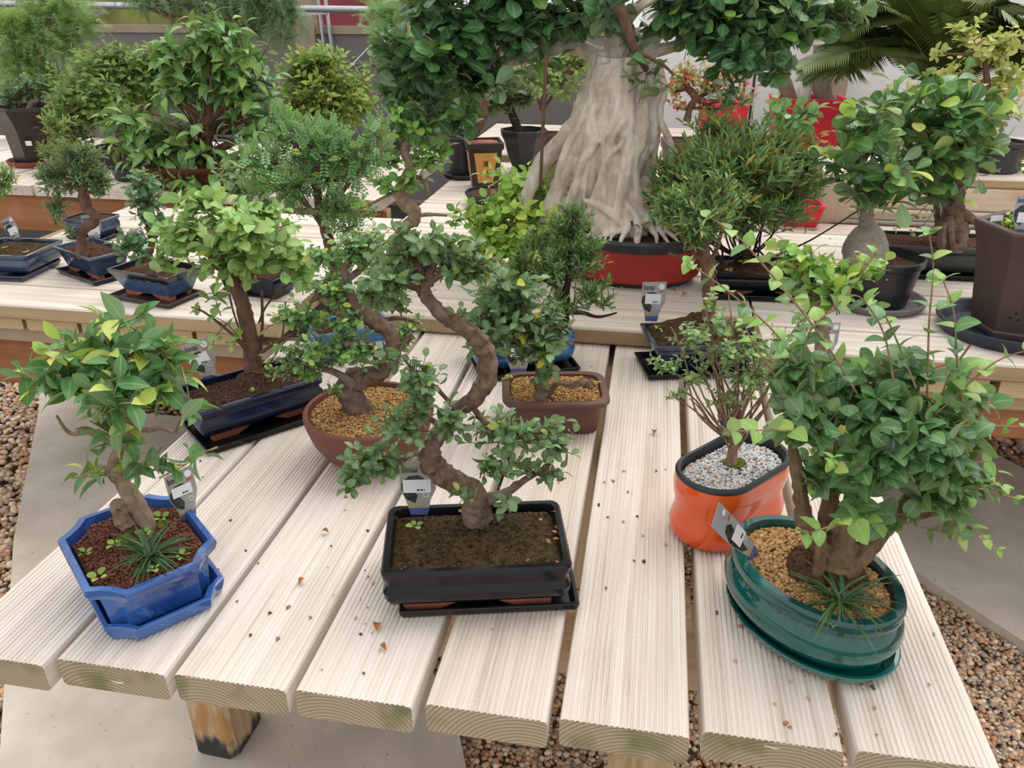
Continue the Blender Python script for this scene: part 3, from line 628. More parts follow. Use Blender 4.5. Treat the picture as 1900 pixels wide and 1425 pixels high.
mb = MB(); tube(mb, [V(648, 128, yb - .06), V(702, 72, yb - .06)], [.012, .012], 6, 1); tag(mb.build('trim_4', M['alu']), kind='structure')
mb = MB(); tube(mb, [V(-300, 2, 5.2), V(740, 19, 5.2)], [.021, .021], 14, 1); pipe = mb.build('heating_pipe', M['alu']); tag(pipe, 'grey metal pipe running along the back glass wall', 'pipe')
for px in (120, 560):
    mb = MB(); p = V(px, 14, 5.2); mb.box(p.x - .015, p.x + .015, 5.19, yb + .01, p.z - .045, p.z - .018); mb.build('bracket', M['alu'], pipe, smooth=False)
mb = MB(); mb.box(-.15, 8, yb - .1, yb, 0, 2.4); ws = mb.build('wall_right', M['whitesheet'], smooth=False); tag(ws, kind='structure')
for px in (1376, 1393):
    p = V(px, 200, yb - .11); mb = MB(); mb.box(p.x - .006, p.x + .006, yb - .115, yb - .1, 0, 1.3); mb.build('trim_5', M['charcoal'], ws, smooth=False)
mb = MB(); p = V(1545, 150, yb - .2); mb.box(p.x - .07, p.x + .07, yb - .3, yb - .12, 0, 1.6); tag(mb.build('trim_6', M['tan'], smooth=False), kind='structure')
def blobhedge(name, label, cat, x0, x1, y, z0, z1, mat):
    v = []; f = []; nx, nz = 24, 10
    for side in (0, 1):
        for i in range(nx + 1):
            for j in range(nz + 1):
                X = x0 + (x1 - x0) * i / nx; Z = z0 + (z1 - z0) * j / nz; v.append((X, y + side * .5 + .12 * mnoise.noise(Vector((X * 3, Z * 3, side))), Z))
    m_ = (nx + 1) * (nz + 1)
    for side in (0, 1):
        for i in range(nx):
            for j in range(nz):
                q = side * m_ + i * (nz + 1) + j; f.append((q, q + nz + 1, q + nz + 2, q + 1) if not side else (q + 1, q + nz + 2, q + nz + 1, q))
    for i in range(nx):
        q = i * (nz + 1); f.append((q + m_, q + nz + 1 + m_, q + nz + 1, q)); q += nz; f.append((q, q + nz + 1, q + nz + 1 + m_, q + m_))
    return tag(mk(name, v, f, mat), label, cat)
blobhedge('clipped_hedge', 'yellow green hedge growing beyond the left glass panes', 'hedge', -5.6, -2.95, 6.4, 0, 1.9, M['hedge'])
blobhedge('tarpaulin', 'dark red tarpaulin hanging beyond the middle glass pane', 'tarpaulin', -2.7, -1.9, 6.3, 0, 1.9, M['tarp'])

# ================================================================== TABLES
def extrude_y(sec, y0, y1, skew=0.0):
    n = len(sec); xm = sum(p[0] for p in sec) / n
    v = [(x, y0 + skew * (x - xm), z) for x, z in sec] + [(x, y1, z) for x, z in sec]
    f = [((i + 1) % n, i, n + i, n + (i + 1) % n) for i in range(n)] + [tuple(range(n)), tuple(range(2 * n - 1, n - 1, -1))]
    return v, f, [0] * n + [1, 1]
def plank(root, x0, x1, y0, y1, seed, z1=TZ, th=.044, skew=.0, mats=None):
    r = .006; sec = []; n = 21; w_ = x1 - x0
    sec += [(x0 + r, z1 - th), (x0 + r * .3, z1 - th + r * .3), (x0, z1 - th + r), (x0, z1 - r), (x0 + r * .3, z1 - r * .3)]
    for i in range(n):
        a = x0 + r + (w_ - 2 * r) * i / n; b = (w_ - 2 * r) / n
        sec += [(a + b * .12, z1), (a + b * .55, z1 + .0002), (a + b * .74, z1 - .0017), (a + b * .9, z1 - .0016)]
    sec += [(x1 - r * .3, z1 - r * .3), (x1, z1 - r), (x1, z1 - th + r), (x1 - r * .3, z1 - th + r * .3), (x1 - r, z1 - th)]
    sec = sec[::-1]; v, f, s = extrude_y(sec, y0, y1, skew)
    o = mk('plank', v, f, mats or [M['deck'], M['end']], root, origin=((x0 + x1) / 2, y0, z1 - th), slots=s, smooth=False); return o
def board(root, x0, x1, y0, y1, z1=BZ, th=.043, seed=0, mat='board', name='board', skew=0.0):
    r = .006; sec = [(y0 + r, z1 - th), (y0, z1 - th + r), (y0, z1 - r * 1.2), (y0 + r * .4, z1 - r * .4), (y0 + r, z1)]
    n = 8
    for i in range(1, n): sec.append((y0 + r + (y1 - y0 - 2 * r) * i / n, z1 - .0006 * (i % 2)))
    sec += [(y1 - r, z1), (y1 - r * .3, z1 - r * .3), (y1, z1 - r), (y1, z1 - th + r), (y1 - r, z1 - th)]
    k = len(sec); v = [(x0, y - skew * 0, z) for y, z in sec] + [(x1, y + skew * (x1 - x0), z) for y, z in sec]
    f = [(i, (i + 1) % k, k + (i + 1) % k, k + i) for i in range(k)] + [tuple(range(k - 1, -1, -1)), tuple(range(k, 2 * k))]
    f = [tuple(reversed(q)) for q in f]
    sl_ = [0] * k + [1, 1]
    if mat == 'board': sl_[0] = sl_[1] = sl_[k - 4] = sl_[k - 3] = sl_[k - 2] = 2
    return mk(name, v, f, [M[mat], M['end_clean'], M['joist']], root, origin=(x0, (y0 + y1) / 2, z1 - th), slots=sl_, smooth=False)
front = thing('slatted_table', 'pale grooved deck plank table in the foreground with green algae on its plank ends', 'table', (-.2, 1.2, 0), 'slatted display tables')
PL = [(-.833, -.689, .594), (-.681, -.534, .607), (-.524, -.380, .610), (-.370, -.227, .613), (-.213, -.070, .620), (-.057, .088, .627), (.103, .252, .638), (.266, .412, .642)]
for i, (a, b, y) in enumerate(PL): plank(front, a, b, y, 2.25 if i not in (0,) else 1.60, i, skew=.0)
for (y0, y1) in ((.84, .90), (1.50, 1.56)):
    board(front, -.80, .40, y0, y1, TZ - .045, .115, mat='joist', name='joist')
mb = MB(); mb.box(-.105, -.035, .90, 2.2, TZ - .16, TZ - .045); mb.build('beam', M['joist_y'], front, smooth=False)
def post(root, pts, z1, name='leg', mat='post'):
    c = Vector((sum(p[0] for p in pts) / 4, sum(p[1] for p in pts) / 4)); v = []; f = []
    rings = []
    for z in (0, .008, z1):
        ring = []
        for i in range(4):
            p, q, r = Vector(pts[i]), Vector(pts[i - 1]), Vector(pts[(i + 1) % 4]); k = .1 if z > 0 else .16
            for t, tgt in ((k, q), (k, r)):
                s = p.lerp(tgt, t); s = c + (s - c) * (.97 if z == 0 else 1); ring.append((s.x, s.y, z))
        rings.append(ring)
    v, f = loft(rings); return mk(name, v, f, M[mat], root, smooth=False)
pm_, pnt, pb = newmat('post_wood'); mpp = mapped(pnt, (1, 1, .08)); n1 = noise_n(pnt, mpp, 60, 5, .6, .4); c0 = ramp(pnt, [(.3, (.34, .21, .10)), (.65, (.60, .45, .28))], n1.outputs[0]).outputs[0]
n0 = noise_n(pnt, mapped(pnt, (1, 1, .25)), 26, 3); c0 = mixc(pnt, ramp(pnt, [(.55, (0, 0, 0)), (.64, (.7,) * 3)], n0.outputs[0]).outputs[0], c0, (.42, .19, .05))
tcn = pnt.nodes.new('ShaderNodeTexCoord'); spn = pnt.nodes.new('ShaderNodeSeparateXYZ'); pnt.links.new(tcn.outputs['Object'], spn.inputs[0])
ad = pnt.nodes.new('ShaderNodeMath'); ad.operation = 'MULTIPLY_ADD'; ad.inputs[1].default_value = .16; n2 = noise_n(pnt, mapped(pnt, (1, 1, .5)), 30, 4); pnt.links.new(n2.outputs[0], ad.inputs[0]); pnt.links.new(spn.outputs[2], ad.inputs[2])
c0 = mixc(pnt, ramp(pnt, [(.10, (1, 1, 1)), (.13, (0, 0, 0))], ad.outputs[0]).outputs[0], c0, (.035, .034, .032)); pnt.links.new(c0, pb.inputs['Base Color']); pb.inputs['Roughness'].default_value = .85; bump(pnt, pb, n1.outputs[0], .6, .002); M['post'] = pm_
q0, q1, q2 = Vector(wp(362, 1397)), Vector(wp(438, 1413)), Vector(wp(490, 1328)); q3 = q0 + (q2 - q1)
post(front, [q0, q1, q2, q3], TZ - .045)
post(front, [(.0, .84), (.10, .84), (.10, .94), (.0, .94)], TZ - .045)
for (x, y) in ((-.75, 1.52), (.35, 1.52)): post(front, [(x - .05, y - .05), (x + .05, y - .05), (x + .05, y + .05), (x - .05, y + .05)], TZ - .045)
for (px, py) in ((218, 1263), (1432, 1384)):
    p = V(px, py, .60 if px < 500 else .634); mb = MB(); tube(mb, [p + Vector((-.008, -.001, 0)), p + Vector((-.002, -.004, .002)), p + Vector((.004, -.004, .001)), p + Vector((.008, -.001, -.001))], [.0007] * 4, 5, 3); mb.build('staple', M['alu'], front)

left = thing('slatted_table', 'pale board table at the left carrying the small blue pots', 'table', (-1.4, 2.1, 0), 'slatted display tables')
for i in range(7): board(left, -1.9 if i else -2.05, -.852, 1.60 + .1435 * i, 1.60 + .1435 * i + .1355)
x = -2.68 + .0
for i in range(11):
    x0 = -.945 - .16 * i - .0
    if x0 > -2.05: plank(left, x0 - .148, x0, 1.64, 2.60, 30 + i, z1=BZ - .0435, mats=[M['joist_y'], M['end_clean']])
mb = MB(); mb.box(-2.0, -.86, 1.66, 1.72, TZ - .085, TZ - .044); mb.build('joist', M['tan'], left, smooth=False)
board(left, -1.78, -.86, 1.70, 1.75, TZ - .09, .15, mat='apron', name='apron_board')
board(left, -2.0, -.86, 2.45, 2.50, TZ - .05, .17, mat='joist', name='joist')
for (x, y) in ((-1.12, 1.95), (-1.83, 2.40), (-.92, 2.40)): post(left, [(x - .05, y - .05), (x + .05, y - .05), (x + .05, y + .05), (x - .05, y + .05)], TZ - .05)
centre = thing('slatted_table', 'pale board table in the middle under the big trunk fig in its red pot', 'table', (-.2, 2.5, 0), 'slatted display tables')
for i in range(14):
    y = 1.70 + .1435 * i
    if i == 0: board(centre, -.62, .14, y + .0, y + .1355)
    else: board(centre, -.846, .262, y, y + .1355)
right = thing('slatted_table', 'pale board table at the right with tall brown six sided pot', 'table', (1.1, 2.2, 0), 'slatted display tables')
for i in range(8):
    y = 1.647 + .1435 * i; board(right, .27, 2.2, y, y + .1355)
for i in range(11):
    x0 = .43 + .17 * i; plank(right, x0, x0 + .148, 1.67, 2.7, 50 + i, z1=BZ - .0435, mats=[M['joist_y'], M['end_clean']])
board(right, .42, 2.2, 1.69, 1.74, TZ - .045, .04, mat='joist', name='joist'); board(right, .42, 2.2, 1.72, 1.77, TZ - .085, .085, mat='apron', name='apron_board')
board(centre, -.84, .26, 3.45, 3.51, TZ, .16, mat='joist', name='joist')
for rt, pts in ((centre, ((-.78, 3.5), (.2, 3.5), (-.78, 2.3))), (right, ((.5, 1.83), (1.9, 1.83), (.5, 2.6), (1.9, 2.6)))):
    for (x, y) in pts: post(rt, [(x - .05, y - .05), (x + .05, y - .05), (x + .05, y + .05), (x - .05, y + .05)], TZ - (.0 if rt is centre else .05))
backl = thing('slatted_table', 'board table at the back left with a wide reddish side board', 'table', (-2.6, 3.3, 0), 'slatted display tables')
for i in range(12):
    x0 = -4.0 + .25 * i; mb = MB(); mb.box(x0, x0 + .235, 2.84, 4.0, BZ - .04, BZ); mb.build('plank', M['deck'], backl, smooth=False, origin=(x0, 2.84, BZ - .04))
board(backl, -4.0, -1.0, 2.86, 2.91, BZ - .041, .155, mat='apron', name='apron_board')
for x in (-3.6, -2.4, -1.2): post(backl, [(x - .05, 2.95), (x + .05, 2.95), (x + .05, 3.05), (x - .05, 3.05)], TZ)
backc = thing('slatted_table', 'board table behind the grey trunk with red brown frame', 'table', (.4, 4.2, 0), 'slatted display tables')
for i in range(6): board(backc, -.95, 2.6, 3.80 + .17 * i, 3.80 + .17 * i + .16, z1=BZ + .02)
board(backc, -.95, 2.6, 3.84, 3.89, BZ - .023, .13, mat='apron', name='apron_board')
for x in (-.85, .8, 2.4): post(backc, [(x - .05, 3.9), (x + .05, 3.9), (x + .05, 4.0), (x - .05, 4.0)], BZ - .02)
# rust-stained plinth at the right
pl = thing('wooden_plinth', 'low pale wooden plinth with orange rust stains behind the fig bulb', 'plinth', (1.2, 2.9, BZ))
M['rustwood'] = wood('rust_stained_wood', 'x', (.72, .60, .47), (.60, .47, .34), (.42, .28, .17), stain=(.48, .17, .035), stain_amt=.75, fine=30)
M['rustwood_z'] = wood('rust_stained_wood_upright', 'z', (.66, .56, .45), (.56, .45, .34), (.42, .30, .2), stain=(.48, .17, .035), stain_amt=.5, fine=30)
board(pl, .62, 2.1, 2.86, 2.90, .765, .078, mat='rustwood', name='side_board'); board(pl, .62, 2.1, 2.855, 2.895, .685, .04, mat='rustwood', name='side_board')
for i in range(4): board(pl, .58, 2.1, 2.86 + .14 * i, 2.86 + .14 * i + .135, z1=.80, th=.033)
mb = MB(); p = V(1545, 400, 2.82); mb.box(p.x - .045, p.x + .045, 2.80, 2.85, BZ, .79); mb.build('corner_board', M['rustwood_z'], pl, smooth=False)
mb = MB(); mb.box(.60, 2.1, 2.9, 3.3, BZ, .76); mb.build('core_block', M['joist'], pl, smooth=False)

# crumbs and dry leaves on the tables
rng = np.random.default_rng(5); cp = []
for (px, py, sx, sy, n) in ((360, 960, 60, 60, 14), (395, 1090, 12, 10, 8), (1440, 1160, 60, 110, 26), (1620, 1250, 60, 60, 16), (640, 1050, 60, 70, 14), (1180, 930, 60, 60, 20), (1500, 1350, 60, 40, 10), (690, 1180, 80, 60, 10), (470, 1100, 90, 60, 10), (1080, 720, 15, 50, 24)):
    for _ in range(n):
        x, y = px + rng.normal() * sx, py + rng.normal() * sy; p = W(x, y, TZ)
        if not any(a + .004 < p.x < b - .004 and p.y > yy + .01 for a, b, yy in PL): continue
        cp.append((p.x, p.y, TZ + .0012))
for _ in range(120):
    p = W(rng.uniform(20, 1880), rng.uniform(440, 620), BZ)
    if 1.75 < p.y < 2.8 and (-1.85 < p.x < -.9 or -.8 < p.x < .2 or .35 < p.x < 1.9): cp.append((p.x, p.y, BZ + .001))
cc = thing('soil_crumbs', 'scattered brown crumbs of soil lying on the table planks', 'soil crumbs', (0, 1, TZ)); cc['kind'] = 'stuff'
scatter('crumbs', rng, np.array(cp), rng.uniform(.0012, .0036, len(cp)), [[(.40, .20, .10), (.12, .08, .06), (.55, .42, .28)][i] for i in rng.integers(3, size=len(cp))], cc, M['grain'], flat=.8)
def dry_leaf(px, py, z, size, ang, seed):
    p = W(px, py, z + .002); T = LT['elliptic']; v = T[0].copy(); v[:, 2] += np.abs(v[:, 0]) * .5 + .25 * np.sin(v[:, 1] * 3); v -= np.array([0, .5, v[:, 2].min()]); ca, sa = math.cos(ang), math.sin(ang)
    pts = [(p.x + size * (x * 1.3 * ca - y * sa), p.y + size * (x * 1.3 * sa + y * ca), p.z + size * zz) for x, y, zz in v]
    return mk('dry_leaf', pts, T[1], M['deadleaf'], origin=p)
for i, (px, py, z, s_, lab) in enumerate([(1213, 804, TZ, .016, 'curled brown dry leaf lying on the wide plank right of the brown pots'), (1247, 643, BZ, .001, None), (1270, 549, BZ, .02, 'dark dry leaf lying on the boards right of the grey plant card'),
        (1250, 541, BZ, .014, 'small brown dry leaf beside the darker one behind the grey card'), (1155, 537, BZ, .014, 'orange dry leaf just below the red oval pot'), (701, 1165, TZ, .016, 'brown curled dry leaf on the plank left below the black pot'),
        (603, 989, TZ, .013, 'reddish dry leaf on the plank left of the black pot'), (560, 1081, TZ, .013, 'orange dry leaf at the edge of a plank gap left of the black pot'), (711, 1203, TZ, .012, 'orange dry leaf on the fourth plank below the black pot')]):
    if lab: tag(dry_leaf(px, py, z, s_, i * 1.3, i), lab, 'leaf', 'fallen dry leaves')

# ================================================================== PALETTES
G = {'ficus': [((.050, .155, .045), .45), ((.085, .22, .070), .35), ((.035, .105, .040), .2)], 'lime': [((.46, .58, .09), .6), ((.55, .62, .17), .4)],
     'elm': [((.085, .155, .062), .5), ((.125, .210, .085), .3), ((.048, .10, .042), .2)], 'yel': [((.55, .50, .05), .5), ((.36, .46, .08), .5)],
     'privet': [((.065, .160, .055), .5), ((.110, .230, .085), .35), ((.038, .105, .042), .15)], 'privnew': [((.27, .46, .12), .6), ((.36, .52, .14), .4)],
     'pale': [((.26, .42, .12), .5), ((.17, .33, .085), .35), ((.36, .50, .17), .15)], 'bright': [((.38, .54, .085), .5), ((.25, .43, .065), .4), ((.52, .60, .12), .1)],
     'myrtle': [((.055, .14, .035), .5), ((.10, .21, .055), .3), ((.030, .085, .025), .2)], 'myrtnew': [((.26, .36, .05), .6), ((.42, .34, .07), .4)],
     'fern': [((.10, .23, .085), .5), ((.16, .31, .13), .3), ((.055, .15, .06), .2)], 'dark': [((.024, .075, .030), .5), ((.040, .115, .042), .35), ((.070, .17, .065), .15)],
     'azalea': [((.20, .30, .055), .45), ((.12, .21, .04), .35), ((.32, .38, .08), .2)], 'azdark': [((.11, .20, .045), .5), ((.18, .28, .065), .35), ((.065, .13, .035), .15)],
     'benj': [((.10, .22, .055), .45), ((.17, .31, .085), .35), ((.055, .13, .045), .2)], 'conif': [((.10, .22, .09), .5), ((.17, .31, .13), .3), ((.06, .14, .07), .2)],
     'red': [((.50, .06, .05), .3), ((.42, .24, .05), .25), ((.30, .32, .08), .25), ((.22, .24, .16), .2)], 'straw': [((.46, .48, .13), .4), ((.34, .40, .12), .35), ((.55, .42, .16), .25)],
     'grey': [((.14, .23, .11), .5), ((.21, .31, .16), .3), ((.09, .16, .08), .2)], 'serissa': [((.13, .25, .06), .5), ((.085, .18, .055), .3), ((.20, .31, .09), .2)],
     'orange': [((.50, .28, .05), .5), ((.24, .24, .06), .5)], 'black': [((.022, .045, .020), .6), ((.04, .075, .03), .4)], 'grass': [((.022, .060, .024), .6), ((.04, .10, .035), .4)], 'weed': [((.20, .34, .06), .6), ((.32, .44, .10), .4)]}
WD, HT = 'wooden', 'h'

def grass_tuft(root, at, n, L, seed, spread=1.0, name='grass_blade'):
    rng = np.random.default_rng(seed); LV = Leaves('grass', 1, G['grass'], None, seed)
    for i in range(n):
        a = rng.uniform(0, 6.28); el = rng.uniform(.25, 1.1); d = Vector((math.cos(a) * math.cos(el) * spread, math.sin(a) * math.cos(el) * spread, math.sin(el)))
        LV.add(Vector(at) + Vector((rng.normal() * L * .06, rng.normal() * L * .06, 0)), d, Vector((-d.x, -d.y, 1.2)), L * rng.uniform(.6, 1.1))
    LV.build(root, M['leafgloss'], 300, name)
def weeds(root, pts, size, seed, pal='weed'):
    rng = np.random.default_rng(seed); LV = Leaves('round', 1, G[pal], None, seed)
    for (x, y, z) in pts:
        a0 = rng.uniform(0, 6)
        for i in range(4):
            a = a0 + i * 1.6; s = size * rng.uniform(.6, 1.1); LV.add(Vector((x, y, z)) + Vector((math.cos(a), math.sin(a), 0)) * s * .25 + UP * s * .4, Vector((math.cos(a), math.sin(a), .35)), UP + rv(rng, .2), s)
    LV.build(root, M['leafmatte'], 300, 'seedling_leaf')
def moss_lump(root, c, r, h, mat='greenmoss', seed=0, name='moss', sq=1.0):
    v = []; rings = []
    for i in range(8):
        t = i / 7; rr = math.cos(t * math.pi / 2) * r; z = math.sin(t * math.pi / 2) * h; ring = []
        for j in range(22):
            a = 2 * math.pi * j / 22; p = Vector((c[0] + rr * math.cos(a), c[1] + rr * sq * math.sin(a), c[2] + z)); p += (p - Vector(c)) * .28 * mnoise.noise(p * (1.2 / r) + Vector((seed, 0, 0))); p.z += h * .18 * mnoise.noise(p * (4 / r)); ring.append(p)
        rings.append(ring)
    v, f = loft(rings); return mk(name, v, f, M[mat], root)

# ================================================================== FRONT TABLE PLANTS
# --- A: ficus in a cobalt octagonal pot
cA = (-.640, .742); aA = math.radians(50)
tray('cobalt blue eight sided glazed saucer under the leftmost pot of the front table', 'saucer', 'oct', (-.634, .742), aA, .077, .096, TZ + .001, 'blue', .022, .008, .030, wall=.006)
A = thing('ficus_bonsai', 'bonsai fig with large glossy leaves in a cobalt blue eight sided pot, front left', 'bonsai', (cA[0], cA[1], TZ + .006))
shell(A, 'pot', 'oct', cA, aA, .078, .099, TZ + .006, [(-.028, 0), (-.024, .004), (-.016, .012), (-.012, .052), (-.010, .060), (0, .064), (.004, .073), (.003, .078)], M['blue'], .033, inner=[(-.008, .066), (-.012, .05)], wall=.008)
soil(A, 'oct', cA, aA, .068, .089, TZ + .074, 'redsoil', .008, .031)
grains(A, 'oct', cA, aA, .067, .088, TZ + .0755, 2600, .0021, RED, .009, seed=3, r=.031)
bA = W(255, 985, TZ + .075)
trunk(A, bA, [[(278, 992, 15), (270, 968, 17), (255, 940, 17), (238, 912, 14), (220, 885, 13), (212, 862, 12), (222, 835, 10), (238, 800, 9), (235, 760, 8), (225, 710, 6), (220, 660, 4)],
    [(222, 830, 6), (190, 815, 5), (160, 800, 4.5), (135, 805, 4), (118, 792, 3), (105, 770, 2.5)], [(235, 790, 6), (268, 798, 5), (300, 795, 4), (325, 802, 3), (335, 780, 2)], [(238, 770, 5), (280, 740, 4), (310, 700, 3, -.02)],
    [(232, 760, 5), (180, 730, 4), (130, 700, 3)], [(215, 870, 4), (250, 880, 3), (300, 868, 2), (345, 862, 1.5)], [(212, 868, 4), (180, 866, 3), (150, 880, 2)], [(238, 800, 5, .0), (250, 770, 4, .05), (260, 720, 3, .08)]], 'bark_ficus', rough=.3)
trunk(A, bA, [[(232, 950, 14, -.004), (222, 935, 16, -.004), (230, 962, 17, -.004), (250, 985, 14, -.004), (262, 1003, 6, -.004)]], 'bark_ficus', 'root')
moss_lump(A, W(232, 1010, TZ + .078), .016, .012, 'greenmoss', 2); moss_lump(A, W(300, 975, TZ + .078), .012, .008, 'greenmoss', 4); moss_lump(A, W(258, 995, TZ + .074), .024, .016, 'peat', 3, 'root_ball')
grass_tuft(A, W(278, 1038, TZ + .078), 85, .052, 4)
weeds(A, [tuple(W(x, y, TZ + .082)) for x, y in ((185, 1075), (215, 1015), (160, 1030), (338, 1036), (270, 995), (300, 965), (285, 1060))], .011, 5)
foliage(A, bA, [(205, 640, 105, 55), (120, 690, 80, 45, -.03), (55, 695, 45, 30, -.03, .8), (290, 700, 70, 55, -.03), (200, 735, 90, 50, -.06), (215, 590, 48, 28, 0, .9), (300, 645, 62, 38), (350, 745, 28, 26, -.04), (210, 800, 50, 50, -.04, .6), (185, 868, 55, 26, 0, .8), (255, 855, 50, 30, -.02, .8), (345, 850, 28, 16, -.02, .8), (150, 640, 50, 30, .05), (230, 700, 80, 60, .05)],
    'elliptic', 50, G['ficus'], G['lime'], cover=1.25, ind=300, k=5, seed=21, pnew=.42, shell=.4, up=.5, twigmat='twiggreen', twr=.0012, droop=.0, asp=1.02)
plant_tag('dark grey plant card standing behind the soil of the cobalt blue pot', W(352, 962, TZ + .072), .040, .078, math.radians(58), math.radians(-4), 0, 'card', (.12, .50, .7, .2))

# --- B: elm in the black rectangular pot
cB = (-.198, .832); aB = math.radians(14)
tray('thin black rectangular tray under the black pot at the front of the table', 'tray', 'rect', (-.186, .848), aB, .119, .078, TZ + .001, 'blackglaze', .012, .004, .003)
B = thing('elm_bonsai', 'small leaved elm bonsai with twisting trunk in the glossy black rectangular pot at the front', 'bonsai', (cB[0], cB[1], TZ + .006))
shell(B, 'pot', 'rect', cB, aB, .120, .074, TZ + .006, [(-.030, .014), (-.018, .016), (-.006, .024), (.0, .034), (.0015, .044), (-.002, .050), (-.004, .053), (-.003, .060), (-.0025, .064), (.001, .067), (.002, .075), (.0, .078)], M['blackglaze'], .012, inner=[(-.010, .072), (-.012, .05)], wall=.008)
rect_feet(B, cB, aB, .098, .052, TZ + .006, .018)
soil(B, 'rect', cB, aB, .110, .064, TZ + .072, 'moss', .012, .008, .004, (.02, .02))
bB = W(885, 965, TZ + .082)
sc8 = lambda P_: [[(p[0], p[1], p[2] * .88) + tuple(p[3:]) for p in q] for q in P_]
trunk(B, bB, sc8([[(886, 990, 36), (884, 960, 32), (885, 932, 26), (872, 905, 24), (845, 893, 24), (818, 880, 25), (802, 858, 24), (800, 832, 19), (822, 796, 16, .01), (850, 762, 16, .01), (880, 738, 17), (900, 708, 19), (906, 675, 19), (897, 645, 18), (880, 622, 17), (852, 603, 15), (825, 585, 14), (802, 565, 13), (788, 545, 12), (790, 520, 11)],
    [(788, 545, 8), (760, 530, 7), (722, 528, 6), (695, 520, 4)], [(795, 530, 9), (800, 500, 8), (812, 470, 5), (820, 440, 4)], [(790, 525, 8), (775, 495, 6), (760, 465, 4), (755, 440, 3)], [(800, 520, 7), (840, 495, 5), (880, 480, 3)],
    [(880, 930, 14), (930, 918, 10), (975, 890, 7), (1020, 860, 4)], [(830, 800, 7), (790, 770, 5), (760, 740, 3)], [(800, 840, 7), (760, 845, 5), (700, 865, 3)], [(870, 745, 7), (905, 790, 6), (940, 820, 4)], [(850, 765, 5), (810, 720, 4), (770, 690, 3), (745, 660, 2.5)]]), 'bark_elm', rough=.34)
cl = [(785, 455, 92, 42), (715, 520, 62, 38, -.02), (862, 500, 58, 38), (870, 465, 45, 28, .03), (740, 480, 50, 30, .03), (690, 545, 35, 25, -.02, .8), (775, 720, 55, 62, .0, .8), (752, 790, 72, 44, -.02, .85), (690, 858, 72, 44, -.02), (652, 882, 40, 30, -.03), (950, 800, 105, 48, 0, .75), (1035, 825, 55, 32, 0, .9), (900, 868, 60, 32, -.03, .55), (830, 780, 45, 40, -.03, .7), (985, 870, 70, 28, 0, .6), (1030, 880, 35, 22, 0, .5), (940, 935, 20, 14, -.03, .7), (720, 660, 30, 25, 0, .5), (862, 915, 22, 14, -.05, .7), (740, 560, 30, 20, 0, .6)]
foliage(B, bB, cl, 'oval', 26, G['elm'], G['yel'], cover=1.3, ind=300, k=6, seed=31, pnew=.05, shell=.35, up=.4, flat=.45, twr=.0009)
LV = None
grains(B, 'rect', cB, aB, .107, .061, TZ + .0735, 1500, .0011, [(.10, .07, .03), (.16, .11, .06), (.05, .035, .02), (.10, .09, .03)], .012, (.02, .02), 5, .008, name='soil_bits')
weeds(B, [tuple(W(771, 980, TZ + .083))], .011, 7)
rb = np.random.default_rng(9); LB_ = Leaves('oval', 1, [((.42, .17, .06), 1)], None, 3)
for (x, y) in ((733, 957), (850, 947), (858, 945), (1000, 965), (1022, 950), (1030, 975), (1026, 1000), (1014, 1000), (1033, 1040), (975, 1042), (1005, 935), (1024, 985)): LB_.add(W(x, y, TZ + .083), rv(rb) * .6 + Vector((1, 0, 0)), UP + rv(rb, .5), .008)
LB_.build(B, M['leafmatte'], 300, 'dry_leaf')
plant_tag('brown grey plant card with white sticker rising behind the black pot at the front', W(778, 955, TZ + .076), .050, .083, YAW + math.radians(2), math.radians(-8), 0, 'card', (.08, .42, .78, .24))

# --- C: serissa in the orange pot
cC = (.152, 1.045); aC = math.radians(50)
C_ = thing('serissa_bonsai', 'thin stemmed shrub bonsai with cream edged leaves in a glossy orange oval pot', 'bonsai', (cC[0], cC[1], TZ))
pr = [(-.010, 0), (-.002, .004), (.003, .014), (.003, .028), (-.001, .042), (-.003, .056), (.001, .074), (.003, .090), (.001, .104)]
shell(C_, 'pot', 'stadium', cC, aC, .100, .058, TZ, pr, M['orange'], inner=[(-.006, .094), (-.008, .07)], wall=.006)
shell(C_, 'rim', 'stadium', cC, aC, .1012, .0592, TZ + .103, [(-.002, 0), (.0, .001), (.0005, .004), (-.001, .0065)], M['charcoal'], inner=[(-.008, .002), (-.008, -.012)], wall=.006, cap0=False, cap1=False)
soil(C_, 'stadium', cC, aC, .092, .050, TZ + .093, 'whitesoil', .006)
grains(C_, 'stadium', cC, aC, .091, .049, TZ + .0955, 2300, .0024, WHT, .006, seed=6, hole=(cC[0], cC[1] + .005, .017))
moss_lump(C_, (cC[0] + .004, cC[1] + .004, TZ + .094), .024, .013, 'greenmoss', 6)
bC = W(1360, 862, TZ + .103)
cl = [(1290, 625, 52, 35, 0, .55), (1340, 600, 60, 32, .02, .6), (1245, 680, 40, 40, 0, .6), (1400, 640, 60, 45, 0, .7), (1290, 700, 50, 30, 0, .45), (1400, 700, 60, 45, -.02, .5), (1445, 660, 45, 60, .02, .6), (1350, 660, 80, 35, -.02, .55), (1250, 730, 30, 15, 0, .5), (1350, 730, 60, 30, -.03, .35), (1480, 610, 35, 40, .03, .6), (1320, 560, 40, 20, .02, .4)]
paths = [[(1358, 875, 11), (1358, 850, 10), (1362, 825, 8), (1370, 800, 6.5)]]
rg = np.random.default_rng(8)
